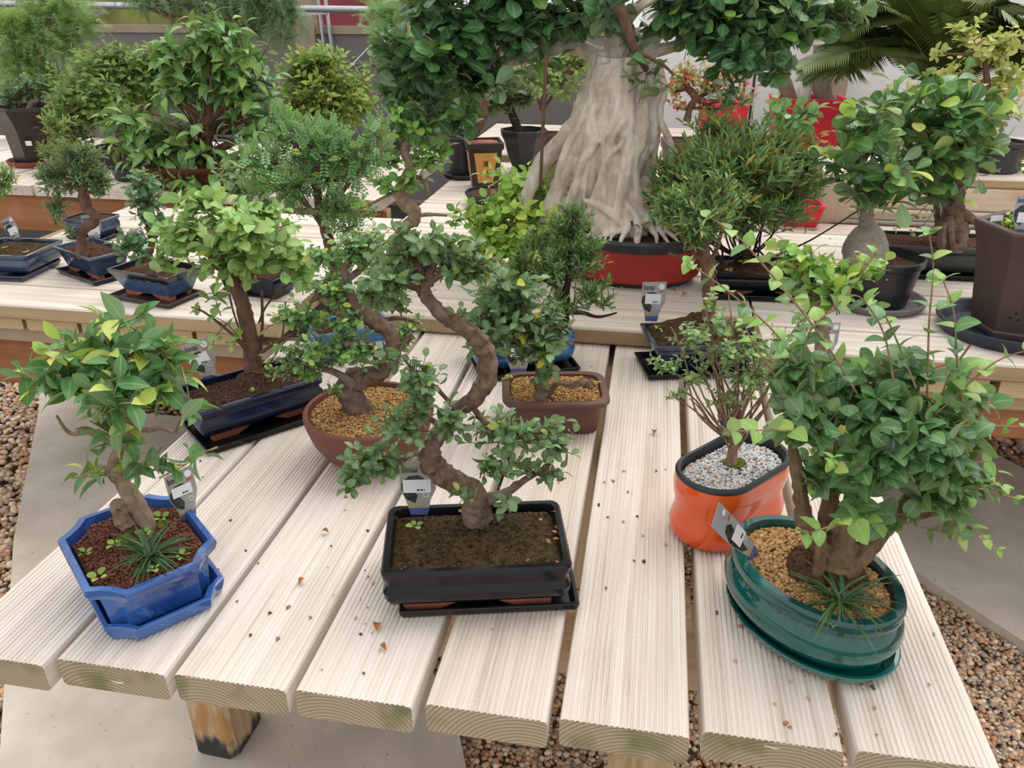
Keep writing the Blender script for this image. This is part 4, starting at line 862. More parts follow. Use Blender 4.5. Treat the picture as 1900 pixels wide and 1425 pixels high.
for (x, y, rx, ry, o, _c) in cl:
    for q in range(3):
        ex, ey = x + rg.normal() * rx * .5, y + rg.normal() * ry * .4; sx, sy = 1362 + rg.normal() * 4, 822 + rg.normal() * 10
        paths.append([(sx, sy, 2.6, 0), (sx * .6 + ex * .4 + rg.normal() * 8, sy * .55 + ey * .45 + 12, 1.9, o * .4 + rg.normal() * .008), (sx * .25 + ex * .75 + rg.normal() * 7, sy * .2 + ey * .8 + 3, 1.4, o * .8), (ex, ey, .9, o + rg.normal() * .01)])
M['bark_tan'] = bark('tan_stem_bark', (.16, .09, .05), (.40, .27, .17), 80); trunk(C_, bC, paths, 'bark_tan', rough=.15)
foliage(C_, bC, cl, 'elliptic', 15, G['serissa'], G['privnew'], 'leafvar', cover=.95, ind=300, k=9, seed=41, pnew=.12, shell=.15, up=.75, opp=True, twigmat='twigtan', twr=.0007, asp=1.2, flat=.3)
plant_tag('plant card with black heading half hidden in the stems over the orange pot', W(1352, 812, TZ + .098), .044, .080, YAW + math.radians(4), math.radians(-5), 0, 'card', (.1, .40, .8, .24))

# --- D: privet in the teal oval pot
cD = (.237, .832); aD = math.radians(-50)
tray('teal glazed oval saucer under the green pot at the front right', 'saucer', 'oval', (.242, .832), aD, .118, .089, TZ + .001, 'teal', .016, .010, wall=.006)
Dp = thing('privet_bonsai', 'large leafy privet bonsai with long wild shoots in a teal oval pot, front right', 'bonsai', (cD[0], cD[1], TZ + .006))
shell(Dp, 'pot', 'oval', cD, aD, .118, .090, TZ + .006, [(-.034, 0), (-.028, .003), (-.012, .016), (-.002, .032), (.002, .046), (-.001, .058), (-.008, .067), (-.0075, .071), (-.004, .074), (-.003, .084), (-.005, .089)], M['teal'], inner=[(-.018, .083), (-.020, .06)], wall=.011)
soil(Dp, 'oval', cD, aD, .099, .071, TZ + .084, 'akasoil', .008)
grains(Dp, 'oval', cD, aD, .098, .070, TZ + .0855, 2600, .0026, AKA, .008, seed=8, hole=(cD[0] + .004, cD[1] + .018, .034))
bD = W(1555, 1062, TZ + .092)
moss_lump(Dp, W(1535, 1065, TZ + .086), .046, .024, 'peat', 9, 'root_ball')
mb = MB(); tube(mb, [W(1516, 1070, TZ + .095), D(1522, 1030, bD, -.025), D(1524, 1002, bD, -.025)], [.0075, .007, .006], 7, 3, .2); mb.build('cut_stub', M['bark_privet'], Dp)
trunk(Dp, bD, [[(1540, 1085, 42), (1550, 1055, 42), (1555, 1030, 36), (1560, 1000, 24), (1572, 965, 18), (1585, 925, 14), (1600, 880, 9), (1610, 830, 6)],
    [(1550, 1050, 26), (1518, 1010, 20), (1495, 970, 17), (1487, 930, 14), (1480, 880, 12), (1470, 820, 7), (1460, 760, 4)], [(1570, 1055, 26), (1600, 1025, 20), (1640, 985, 16), (1665, 950, 12), (1700, 905, 9), (1730, 850, 6)],
    [(1545, 1010, 20, .02), (1538, 960, 19, .03), (1545, 900, 16, .03), (1550, 840, 12, .03)], [(1530, 1085, 14), (1505, 1100, 8), (1490, 1110, 3)], [(1575, 1075, 14, -.01), (1592, 1105, 9, -.02), (1596, 1130, 4, -.03)],
    [(1650, 970, 9), (1700, 960, 6), (1750, 950, 4)], [(1665, 950, 8), (1740, 900, 6), (1800, 860, 3)], [(1600, 880, 7), (1640, 800, 5), (1680, 740, 4)]], 'bark_privet', rough=.3)
cl = [(1760, 880, 70, 60, -.04), (1720, 830, 100, 70, -.05), (1600, 765, 130, 62, 0), (1500, 790, 70, 55, -.02), (1520, 880, 70, 45, -.01, .8), (1690, 790, 110, 70, -.02), (1770, 820, 65, 65, .02), (1640, 860, 110, 60, -.05), (1740, 920, 75, 55, -.02), (1480, 690, 60, 48, .0, .9), (1570, 700, 90, 40, .03), (1680, 690, 100, 38, .04), (1785, 740, 60, 40, .03, .8), (1765, 985, 45, 22, 0, .7), (1560, 830, 60, 50, .06), (1640, 960, 60, 30, -.03, .7), (1590, 940, 35, 25, -.05, .6), (1470, 740, 45, 35, 0, .9), (1690, 840, 90, 60, .08), (1800, 900, 40, 40, .02, .7)]
sh = [(34, [(1590, 730), (1520, 620, -.02), (1440, 520, -.04), (1370, 440, -.05), (1315, 402, -.06)], .75, .6), (34, [(1500, 710), (1440, 620, -.02), (1350, 540, -.04), (1278, 488, -.05)], .75, .5), (32, [(1490, 720), (1500, 620, .0), (1560, 560, .0), (1625, 470, 0)], .7, .35),
      (36, [(1720, 750), (1724, 600, .02), (1732, 500, .02), (1724, 432, .02)], .75, .5), (38, [(1785, 760), (1775, 660, -.02), (1770, 580, -.02), (1750, 520, -.02)], .9, .5), (34, [(1660, 720), (1640, 620), (1600, 555), (1570, 548)], .75, .2), (34, [(1700, 720), (1650, 600, .03), (1620, 555, .03)], .75, .2),
      (32, [(1740, 770), (1800, 710, -.02), (1850, 670, -.03), (1905, 650, -.04)], .75, .7), (34, [(1780, 790), (1840, 790, 0), (1900, 792, 0)], .7, .3), (34, [(1760, 940), (1810, 985), (1852, 1020)], .6, .8), (30, [(1790, 860), (1840, 860), (1862, 905)], .65, .8), (30, [(1790, 900), (1850, 915), (1885, 925)], .6, .7),
      (34, [(1640, 975, -.04), (1580, 965, -.09), (1530, 980, -.10), (1495, 990, -.10)], .95, .95), (34, [(1500, 800, -.04), (1430, 798, -.07), (1365, 800, -.08)], .95, .45), (30, [(1560, 880, -.07), (1545, 850, -.09)], .6, 1), (34, [(1440, 700), (1400, 640), (1380, 600)], .8, .4), (34, [(1800, 640, -.02), (1760, 700), (1740, 760)], .9, .3)]
foliage(Dp, bD, cl, 'heart', 44, G['privet'], G['privnew'], cover=2.1, ind=300, k=6, seed=51, pnew=.13, shell=.35, up=.25, opp=True, twigmat='twigtan', twr=.0010, shoots=sh, flat=.3, droop=.05)
grass_tuft(Dp, W(1556, 1120, TZ + .088), 46, .068, 14, 1.3)
weeds(Dp, [tuple(W(x, y, TZ + .09)) for x, y in ((1545, 1148), (1545, 1162), (1530, 1145))], .006, 15, 'weed')
plant_tag('slanting plant card leaning out over the left edge of the teal oval pot', W(1404, 1032, TZ + .088), .030, .140, YAW + math.radians(55), math.radians(-14), math.radians(-40), 'cardsilver', (.2, .38, .7, .2), head=False)

# --- E: pale leaved bonsai in dark navy rectangular pot
aE = math.radians(49); cE = (-.725, 1.222)
tray('black rectangular tray under the long dark navy pot at the left', 'tray', 'rect', (cE[0] + .012, cE[1] - .010), aE, .122, .070, TZ + .001, 'blackglaze', .012, .004, .003)
E_ = thing('broadleaf_bonsai', 'pale green leafy bonsai with straight brown trunk in a long dark navy glazed pot', 'bonsai', (cE[0], cE[1], TZ + .006))
shell(E_, 'pot', 'rect', cE, aE, .119, .070, TZ + .006, [(-.028, .014), (-.016, .016), (-.005, .025), (.001, .035), (.002, .044), (-.003, .051), (-.006, .055), (-.005, .060), (.001, .064), (.001, .071), (-.001, .073)], M['darknavy'], .008, inner=[(-.010, .067), (-.012, .05)], wall=.008)
rect_feet(E_, cE, aE, .095, .046, TZ + .006, .017)
soil(E_, 'rect', cE, aE, .110, .060, TZ + .068, 'peat', .008, .006, .003)
grains(E_, 'rect', cE, aE, .107, .057, TZ + .0693, 1500, .0012, [(.14, .07, .04), (.20, .11, .07), (.07, .04, .025)], .008, (0, 0), 5, .006, name='soil_bits')
bE = W(468, 698, TZ + .076)
moss_lump(E_, W(468, 708, TZ + .071), .034, .020, 'peat', 12, 'root_ball')
cl = [(430, 430, 125, 60), (335, 440, 55, 52, -.02), (370, 375, 65, 32), (520, 470, 60, 45), (440, 495, 105, 38, -.03), (490, 400, 60, 30), (300, 480, 30, 35, 0, .8), (560, 510, 35, 30, 0, .6), (400, 545, 30, 20, 0, .4), (430, 440, 110, 60, .06), (460, 430, 100, 55, -.06)]
tp = [[(474, 702, 22), (470, 680, 17), (467, 655, 15), (463, 625, 14), (456, 590, 14), (448, 555, 13), (436, 525, 11), (430, 495, 8)], [(440, 535, 7), (465, 510, 5), (490, 470, 4)], [(432, 520, 7), (400, 490, 5), (370, 450, 3)], [(442, 530, 6), (455, 480, 5, .04), (460, 430, 3, .05)], [(436, 520, 6), (415, 470, 5, -.04), (420, 420, 3, -.05)],
      [(480, 690, 3, .02), (487, 600, 3, .02), (485, 540, 2.4, .02)], [(478, 690, 2, .02), (440, 600, 2, .03), (425, 545, 1.6, .03)], [(485, 690, 2, .02), (520, 640, 2, .02), (530, 560, 1.5, .02)], [(466, 660, 4, -.01), (430, 620, 3, -.02), (380, 580, 2, -.03), (355, 570, 1.5, -.03)], [(470, 665, 4), (505, 640, 3), (540, 620, 1.5)], [(480, 600, 2, .03), (500, 560, 2, .03), (560, 505, 1.5, .03)]]
trunk(E_, bE, tp, 'bark_brown', rough=.15)
foliage(E_, bE, cl, 'oval', 31, G['pale'], G['bright'], cover=1.3, ind=300, k=6, seed=61, pnew=.1, shell=.35, up=.15, twigmat='twig', droop=.12, shoots=[(26, [(460, 650, -.02), (420, 600, -.03), (365, 575, -.03)], .9, .1), (26, [(470, 640), (500, 605), (540, 600)], .8, .1), (24, [(420, 600, -.02), (400, 625, -.03), (395, 640, -.03)], .8, 0), (24, [(465, 640, -.02), (440, 635, -.03), (430, 640, -.03)], .8, .2)], flat=.45, asp=1.1)
weeds(E_, [tuple(W(x, y, TZ + .074)) for x, y in ((408, 700), (470, 727))], .010, 17)
plant_tag('beige plant card with tilted sticker behind the soil of the dark navy pot', W(392, 706, TZ + .068), .050, .084, YAW + math.radians(10), math.radians(-6), math.radians(-14), 'card', (.05, .40, .78, .24), srot=.2)

# --- F: elm in the red-brown round bowl
cF = (-.452, 1.128)
Fp = thing('elm_bonsai', 'elm bonsai with thick bent trunk and yellowing leaves in a round red brown bowl', 'bonsai', (cF[0], cF[1], TZ))
shell(Fp, 'pot', 'oval', cF, 0, .110, .108, TZ, [(-.055, 0), (-.048, .003), (-.026, .024), (-.010, .050), (-.001, .078), (.002, .094), (.001, .098)], M['bowlclay'], inner=[(-.009, .09), (-.012, .07)], wall=.008)
soil(Fp, 'oval', cF, 0, .100, .098, TZ + .090, 'akasoil', .006)
grains(Fp, 'oval', cF, 0, .099, .097, TZ + .0915, 2900, .0024, AKA, .006, seed=18, hole=(cF[0] - .03, cF[1] + .01, .012))
bF = W(665, 762, TZ + .096)
trunk(Fp, bF, [[(672, 772, 24), (662, 755, 24), (648, 730, 23), (652, 708, 22), (680, 698, 18), (708, 690, 17), (726, 668, 16), (730, 642, 13), (722, 616, 13), (700, 600, 15), (676, 582, 14), (655, 560, 13), (644, 535, 11), (640, 505, 8), (650, 470, 6)],
    [(655, 715, 9, -.02), (620, 690, 6, -.03), (570, 680, 4, -.04)], [(700, 690, 7), (690, 640, 5, -.03), (640, 640, 4, -.04)], [(650, 560, 8), (610, 545, 6), (575, 560, 4)], [(643, 520, 7), (680, 490, 5), (700, 460, 3)], [(725, 660, 6), (750, 640, 5), (765, 620, 3)], [(690, 600, 5, .03), (740, 590, 4, .04), (780, 600, 2.5, .04)]], 'bark_elm', rough=.28)
cl = [(585, 655, 85, 42, -.03), (560, 690, 62, 28, -.03, .8), (655, 650, 50, 42, -.03, .9), (560, 590, 62, 36, 0), (620, 540, 62, 42, 0), (670, 462, 65, 45, 0), (720, 500, 45, 40, .02, .8), (600, 480, 45, 30, .02, .8), (745, 620, 45, 45, .03, .55), (720, 560, 45, 30, .04, .6), (610, 720, 25, 18, -.04, .6), (640, 600, 40, 30, -.02, .7)]
foliage(Fp, bF, cl, 'oval', 17, [((.11, .24, .075), .5), ((.075, .18, .07), .35), ((.20, .34, .10), .15)], G['bright'], cover=1.25, ind=300, k=7, seed=71, pnew=.18, shell=.3, up=.35, flat=.5, twr=.0008)

# --- G: elm in the brown rectangular unglazed pot
cG = (-.152, 1.315); aG = math.radians(11)
Gp = thing('elm_bonsai', 'dark leaved bonsai in an unglazed brown rectangular pot with bowed rim and ochre granules', 'bonsai', (cG[0], cG[1], TZ))
shell(Gp, 'pot', 'bow', cG, aG, .098, .070, TZ, [(-.022, 0), (-.018, .003), (-.014, .030), (-.012, .056), (-.010, .060), (-.002, .062), (.002, .068), (.001, .073)], M['brownclay'], .012, inner=[(-.013, .066), (-.014, .05)], wall=.013, sharp=.9)
soil(Gp, 'bow', cG, aG, .084, .056, TZ + .067, 'akasoil', .007, .008)
grains(Gp, 'bow', cG, aG, .083, .055, TZ + .0685, 2000, .0021, AKA + [(.42, .17, .05)], .008, seed=28, r=.008, hole=(cG[0] + .01, cG[1] + .01, .014))
bG = W(1008, 738, TZ + .073)
moss_lump(Gp, W(1085, 718, TZ + .068), .020, .016, 'peat', 14, 'root_mound')
trunk(Gp, bG, [[(1010, 752, 16), (1006, 735, 14), (1004, 712, 11), (1003, 690, 9), (1000, 660, 8), (990, 630, 7), (975, 600, 6), (960, 560, 5)], [(1012, 740, 7), (1035, 712, 5), (1060, 715, 6), (1085, 708, 7), (1098, 720, 4)], [(1000, 660, 5), (960, 640, 4), (900, 620, 3)], [(995, 640, 5), (1030, 620, 4), (1060, 640, 3)], [(985, 620, 4, .02), (940, 560, 3, .02)]], 'bark_elm', rough=.3)
cl = [(940, 600, 85, 52, -.02), (1010, 645, 45, 45, -.03), (885, 600, 45, 48, -.02), (950, 540, 75, 42, .0), (905, 640, 45, 24, -.03, .8), (1020, 600, 45, 40, 0), (940, 570, 80, 60, .05), (1010, 695, 25, 25, -.03, .7), (970, 655, 40, 25, -.04, .8)]
foliage(Gp, bG, cl, 'oval', 28, [((.070, .135, .055), .5), ((.105, .185, .078), .32), ((.040, .088, .038), .18)], G['yel'], cover=1.45, ind=300, k=6, seed=81, pnew=.02, shell=.35, up=.3, flat=.45)
weeds(Gp, [tuple(W(x, y, TZ + .074)) for x, y in ((945, 703), (960, 722), (1108, 712), (935, 705))], .008, 19)

# --- H: pinnate leaved plant in the small blue pot
aH = math.radians(38); cH = (-.655, 1.560)
Hp = thing('pinnate_bonsai', 'feathery small leaved bonsai rising from a blue glazed pot behind the round bowl', 'bonsai', (cH[0], cH[1], TZ))
shell(Hp, 'pot', 'rect', cH, aH, .088, .052, TZ, [(-.018, 0), (-.014, .008), (-.004, .020), (-.001, .035), (-.005, .046), (-.002, .055), (.001, .062), (0, .074)], M['denim'], .006, inner=[(-.009, .068), (-.010, .05)], wall=.008)
soil(Hp, 'rect', cH, aH, .079, .043, TZ + .070, 'peat', .008, .005)
bH = W(628, 600, TZ + .078)
cl = [(590, 270, 100, 62, 0), (490, 300, 62, 42, 0), (545, 345, 80, 42, -.03), (660, 290, 68, 48, 0), (625, 385, 62, 42, -.03, .9), (530, 240, 50, 35, .02), (700, 250, 35, 35, 0, .8), (650, 420, 40, 25, -.02, .7), (470, 350, 40, 25, 0, .8), (600, 320, 110, 60, .06)]
tp = [[(640, 612, 16), (640, 570, 15), (634, 530, 14), (622, 490, 13), (612, 455, 11), (602, 420, 9), (590, 370, 7), (588, 310, 5)], [(606, 430, 6), (560, 370, 4), (510, 330, 3)], [(600, 410, 6), (640, 350, 4), (680, 300, 3)], [(592, 370, 5), (560, 290, 3), (540, 250, 2)], [(600, 410, 5, .04), (610, 350, 3, .05), (620, 300, 2, .06)]]
trunk(Hp, bH, tp, 'bark_brown', rough=.2)
foliage(Hp, bH, cl, 'pinnate', 34, G['fern'], G['bright'], 'leafmatte', cover=1.25, ind=300, k=5, seed=91, pnew=.08, shell=.3, up=.3, twr=.001)
plant_tag('beige plant card lying among branches behind the feathery bonsai', W(690, 480, BZ), .056, .080, YAW, math.radians(-12), 0, 'card', (.1, .3, .7, .2))
plant_tag('dark plant card leaning out of the small blue pot behind the bowl', W(641, 602, TZ + .068), .042, .066, YAW + .1, math.radians(-5), 0, 'card', (.1, .15, .8, .25))

# --- I: fine leaved plant in the streaky blue oval-ended pot
aI = math.radians(24); cI = (-.262, 1.572)
tray('black rectangular tray under the streaky blue pot in the middle', 'tray', 'rect', (cI[0] + .01, cI[1] - .015), aI, .112, .066, TZ + .001, 'blackglaze', .012, .004, .003)
Ip = thing('myrtle_bonsai', 'narrow leaved bonsai in a streaky blue bulging pot behind the brown rectangular pot', 'bonsai', (cI[0], cI[1], TZ + .006))
shell(Ip, 'pot', 'rect', cI, aI, .112, .066, TZ + .006, [(-.026, .006), (-.014, .010), (-.002, .024), (.002, .040), (-.003, .054), (-.006, .058), (-.002, .062), (.002, .068), (0, .076)], M['denim'], .026, inner=[(-.009, .070), (-.011, .05)], wall=.008)
soil(Ip, 'rect', cI, aI, .103, .057, TZ + .072, 'redsoil', .010, .02)
bI = W(1042, 608, TZ + .08)
cl = [(1058, 425, 52, 50), (1030, 495, 90, 42), (1100, 545, 45, 34, 0, .7), (965, 500, 42, 40, 0, .9), (1040, 560, 60, 25, -.02, .7), (1085, 470, 45, 38), (1060, 400, 30, 25), (1120, 560, 25, 18, 0, .5), (1000, 450, 35, 28, 0, .8)]
trunk(Ip, bI, [[(1040, 622, 14), (1044, 600, 12), (1048, 575, 9), (1050, 545, 7), (1055, 510, 6), (1058, 460, 4), (1060, 420, 3)], [(1046, 580, 5), (1080, 580, 4), (1110, 588, 3), (1145, 580, 1.5)], [(1050, 545, 4), (1010, 520, 3), (970, 500, 2)], [(1054, 515, 3), (1085, 490, 3), (1100, 460, 2)]], 'bark_dark', rough=.25)
foliage(Ip, bI, cl, 'narrow', 20, G['myrtle'], G['myrtnew'], cover=1.5, ind=300, k=9, seed=101, pnew=.15, shell=.25, up=.7, twigmat='twig')
plant_tag('silver grey plant card standing between the streaky blue pot and the brown pot', W(962, 694, TZ + .03), .060, .092, YAW + .03, math.radians(-3), 0, 'cardsilver', (.22, .42, .6, .22))
Lw = thing('fallen_twig', 'thin green weed sprouting left of the brown rectangular pot', 'weed', W(938, 695, TZ)); mb = MB(); p = W(940, 697, TZ); tube(mb, [p, p + Vector((-.004, 0, .012)), p + Vector((-.010, .002, .022))], [.0006] * 3, 4, 2); mb.build('stem', M['twiggreen'], Lw); weeds(Lw, [tuple(p + Vector((-.012, .002, .02)))], .009, 33)

# --- J: single trunk tree in navy pot, mossy mound
aJ = math.radians(15); cJ = (.128, 1.622)
tray('black rectangular tray under the navy pot with the mossy mound', 'tray', 'rect', (cJ[0] - .012, cJ[1] - .008), aJ, .116, .064, TZ + .001, 'blackglaze', .012, .006, .003)
Jp = thing('myrtle_bonsai', 'bonsai with thin straight trunk on a mossy mound in a navy flared rectangular pot', 'bonsai', (cJ[0], cJ[1], TZ + .006))
shell(Jp, 'pot', 'rect', cJ, aJ, .118, .068, TZ + .006, [(-.034, 0), (-.028, .006), (-.010, .056), (-.006, .062), (0, .064), (.001, .073)], M['navy'], .004, inner=[(-.008, .068), (-.010, .05)], wall=.008)
soil(Jp, 'rect', cJ, aJ, .110, .060, TZ + .070, 'moss', .040, .004, .004, (.006, .018))
bJ = V(1312, 586, 1.640); moss_lump(Jp, (bJ.x - .012, bJ.y + .004, TZ + .092), .034, bJ.z - TZ - .086, 'moss', 22, sq=.8); moss_lump(Jp, (bJ.x - .030, bJ.y - .006, TZ + .094), .018, .012, 'greenmoss', 25); weeds(Jp, [tuple(W(1222, 612, TZ + .08)), tuple(W(1232, 618, TZ + .08))], .012, 23)
cl = [(1300, 405, 72, 52, -.02), (1240, 385, 45, 40, 0), (1330, 360, 60, 45, .02), (1290, 445, 50, 20, -.02, .6)]
trunk(Jp, bJ, [[(1312, 590, 16), (1316, 572, 12), (1316, 545, 12), (1314, 515, 12), (1310, 485, 11), (1305, 450, 8), (1300, 410, 5)], [(1312, 500, 5), (1290, 470, 4), (1255, 430, 3)], [(1312, 495, 5), (1330, 460, 4), (1345, 400, 3)], [(1308, 470, 4), (1280, 480, 3), (1240, 470, 2)]], 'bark_brown', rough=.3)
foliage(Jp, bJ, cl, 'narrow', 22, G['myrtle'], G['myrtnew'], cover=1.5, ind=250, k=9, seed=111, pnew=.2, shell=.3, up=.55)
plant_tag('silver grey plant card in the left back corner of the mossy navy pot', W(1208, 596, TZ + .076), .054, .092, YAW + .02, math.radians(-6), math.radians(2), 'cardsilver', (.16, .44, .66, .25))

# --- L: small bright ficus in a yellow pot
bL0 = W(1535, 815, TZ)
Lp = thing('ficus_bonsai', 'small fig with bright lime leaves in a yellow green pot behind the privet', 'bonsai', bL0)
shell(Lp, 'pot', 'rect', (bL0.x, bL0.y + .055), .2, .075, .05, TZ, [(-.018, 0), (-.014, .006), (-.004, .05), (0, .058), (0, .066)], M['yellow'], .01, inner=[(-.008, .06), (-.01, .05)], wall=.007)
soil(Lp, 'rect', (bL0.x, bL0.y + .055), .2, .066, .041, TZ + .062, 'peat', .006, .006)
bL = Vector((bL0.x, bL0.y + .055, TZ + .065))
cl = [(1500, 480, 58, 32, 0), (1575, 505, 58, 35, 0), (1480, 530, 42, 32, 0, .9), (1545, 540, 50, 30, -.02, .9), (1450, 460, 25, 18, 0, .8), (1620, 495, 28, 25, 0, .8), (1500, 575, 35, 18, 0, .5)]
trunk(Lp, bL, [[(1520, 765, 15), (1518, 720, 14), (1522, 680, 13), (1526, 640, 13), (1524, 605, 11), (1518, 575, 9), (1510, 540, 6)], [(1520, 590, 6), (1550, 560, 5), (1580, 520, 3)], [(1516, 570, 5), (1490, 550, 4), (1470, 510, 3)]], 'bark_ficus', rough=.3)
foliage(Lp, bL, cl, 'elliptic', 36, [((.20, .38, .07), .5), ((.10, .24, .06), .3), ((.30, .48, .08), .2)], G['lime'], 'leafgloss', cover=1.5, ind=300, k=5, seed=121, pnew=.5, shell=.3, up=.7, asp=1.15)
plant_tag('silver plant card half hidden behind stems right of the navy mossy pot', W(1530, 668, TZ + .03), .045, .085, YAW, math.radians(-5), 0, 'cardsilver', (.2, .45, .6, .25))

# ================================================================== CENTRE AND RIGHT TABLES
# --- K: ball shaped bush
cK = (.298, 2.035)
tray('black tray under the ball shaped bush behind the mossy navy pot', 'tray', 'rect', (.296, 2.02), math.radians(4), .130, .078, BZ + .001, 'blackglaze', .013, .006, .003)
Kp = thing('myrtle_bonsai', 'dense ball shaped narrow leaved bush bonsai in a long black glazed pot', 'bonsai', (cK[0], cK[1], BZ + .006))
shell(Kp, 'pot', 'rect', cK, math.radians(4), .125, .080, BZ + .006, [(-.028, .012), (-.012, .016), (-.003, .028), (-.002, .042), (-.008, .050), (0, .054), (.001, .062)], M['blackglaze'], .008, inner=[(-.009, .055), (-.011, .04)], wall=.008)
rect_feet(Kp, cK, math.radians(4), .10, .055, BZ + .006, .016)
soil(Kp, 'rect', cK, math.radians(4), .116, .071, BZ + .058, 'peat', .014, .006, .004)
bK = W(1380, 487, BZ + .07)
rg = np.random.default_rng(77); cl = [(1375, 330, 150, 92, 0, 1.1), (1270, 370, 70, 62, -.03), (1470, 350, 68, 72, 0), (1400, 270, 95, 40, .02), (1380, 400, 120, 38, -.08, .8), (1500, 300, 38, 40, 0, .7), (1235, 330, 40, 40, 0, .8), (1370, 330, 120, 80, -.10), (1320, 240, 60, 25, .05, .8)]
tp = [[(1385, 500, 14), (1385, 480, 12), (1384, 450, 8), (1380, 400, 5)]]
for i in range(20):
    ex, ey = 1375 + rg.normal() * 70, 380 + rg.normal() * 30; tp.append([(1375 + rg.normal() * 22, 490, 2.0, rg.normal() * .01), (1380 + (ex - 1380) * .5 + rg.normal() * 8, 445, 1.7, rg.normal() * .03), (ex, ey, 1.2, rg.normal() * .05)])
trunk(Kp, bK, tp, 'bark_dark', rough=.2)
foliage(Kp, bK, cl, 'narrow', 24, G['myrtle'], G['myrtnew'], cover=2.0, ind=300, k=10, seed=131, pnew=.3, shell=.5, up=.75, twigmat='twig')
weeds(Kp, [tuple(W(x, y, BZ + .075)) for x, y in ((1378, 490), (1352, 505))], .014, 24)

# --- M: ginseng fig in nursery pot
pM = W(1602, 545, BZ + .01); cM = (.572, 1.985)
tray('round grey plastic saucer under the black nursery pot of the bulb fig', 'saucer', 'oval', cM, 0, .118, .112, BZ + .001, 'greydisc', .018, .010, wall=.008)
Mp = thing('ginseng_fig', 'fig bonsai with swollen grey bulb root in a round black nursery pot', 'bonsai', (cM[0], cM[1], BZ + .007))
shell(Mp, 'pot', 'oval', cM, 0, .094, .092, BZ + .007, [(-.024, 0), (-.022, .002), (-.006, .098), (0, .102), (.001, .116), (-.001, .118)], M['black'], inner=[(-.008, .098), (-.012, .09)], wall=.004)
soil(Mp, 'oval', cM, 0, .084, .082, BZ + .103, 'peat', .012)
bM = Vector((cM[0], cM[1], BZ + .115))
def bulb(root, ctr, r, h, lean, mat, seed, name='bulb_root'):
    rings = []
    for i in range(16):
        t = i / 15; prof = [(0, .55), (.2, .95), (.4, 1.0), (.6, .92), (.8, .70), (.93, .40), (1, .16)]
        for (a, ra), (b, rb2) in zip(prof, prof[1:]):
            if a <= t <= b: rr = ra + (rb2 - ra) * (t - a) / (b - a)
        ring = []
        for j in range(20):
            th = 2 * math.pi * j / 20; p = Vector((ctr[0] + lean[0] * t * t, ctr[1] + lean[1] * t * t, ctr[2] + h * t)); q = Vector((math.cos(th), math.sin(th), 0)); ring.append(p + q * r * rr * (1 + .07 * mnoise.noise((p + q * r) * 25 + Vector((seed, 0, 0)))))
        rings.append(ring)
    v, f = loft(rings); return mk(name, v, f, M[mat], root, sharp=3)
b1 = D(1607, 482, bM, -.03); bulb(Mp, (b1.x, b1.y, BZ + .096), .050, .112, (.0, .03), 'bark_bulb', 1)
b2 = D(1588, 465, bM, .015); bulb(Mp, (b2.x, b2.y, BZ + .105), .034, .10, (.02, .01), 'bark_bulb', 2); b3 = D(1625, 460, bM, .03); bulb(Mp, (b3.x, b3.y, BZ + .1), .030, .095, (-.02, -.01), 'bark_bulb', 3)
trunk(Mp, bM, [[(1607, 430, 16), (1608, 405, 13), (1610, 380, 10), (1612, 350, 8), (1615, 310, 7)], [(1612, 360, 7), (1590, 320, 5), (1575, 270, 4)], [(1612, 350, 7), (1640, 300, 5), (1670, 260, 4)]], 'bark_bulb', rough=.3)
cl = [(1600, 235, 62, 48, 0), (1575, 300, 55, 42, -.03), (1650, 320, 62, 42, -.05), (1620, 270, 60, 50, .03), (1640, 190, 40, 30, 0, .8), (1660, 350, 50, 22, -.03, .9), (1590, 350, 55, 28, -.04), (1640, 365, 45, 18, -.05)]
FG = [((.055, .16, .040), .45), ((.10, .235, .055), .3), ((.035, .10, .034), .25)]
foliage(Mp, bM, cl, 'obovate', 42, FG, G['bright'], 'leafgloss', cover=1.45, ind=300, k=5, seed=141, pnew=.3, shell=.45, up=.5, asp=1.15)
mb = MB(); p = W(1655, 512, BZ + .07); q = D(1662, 512, bM, -.088)
def sticker(root, px, py, base, off, w_, h_, s, name='price_sticker', roll=0, tx=None):
    c = D(px, py, base, off); M4 = Matrix.Translation(c - world_loc(root)) @ Matrix.Rotation(YAW, 4, 'Z') @ Matrix.Rotation(math.pi / 2, 4, 'X') @ Matrix.Rotation(roll, 4, 'Z')
    me = bpy.data.meshes.new(name); a, b = w_ / 2, h_ / 2; me.from_pydata([(-a, -b, 0), (a, -b, 0), (a, b, 0), (-a, b, 0), (-a, -b, -.0006), (a, -b, -.0006), (a, b, -.0006), (-a, b, -.0006)], [], [(0, 1, 2, 3), (7, 6, 5, 4), (0, 4, 5, 1), (1, 5, 6, 2), (2, 6, 7, 3), (3, 7, 4, 0)]); me.materials.append(M['white'])
    o = bpy.data.objects.new(name, me); COL.objects.link(o); o.parent = root; o.matrix_basis = M4
    if tx: text(tx, s, M['ink'], root, M4 @ Matrix.Translation((-a * .85, -b * .45, .0004)), 'handwriting', sx=.8)
sticker(Mp, 1655, 512, Vector((cM[0] + .055, cM[1] - .072, BZ + .07)), 0, .018, .026, .01, roll=-.25)
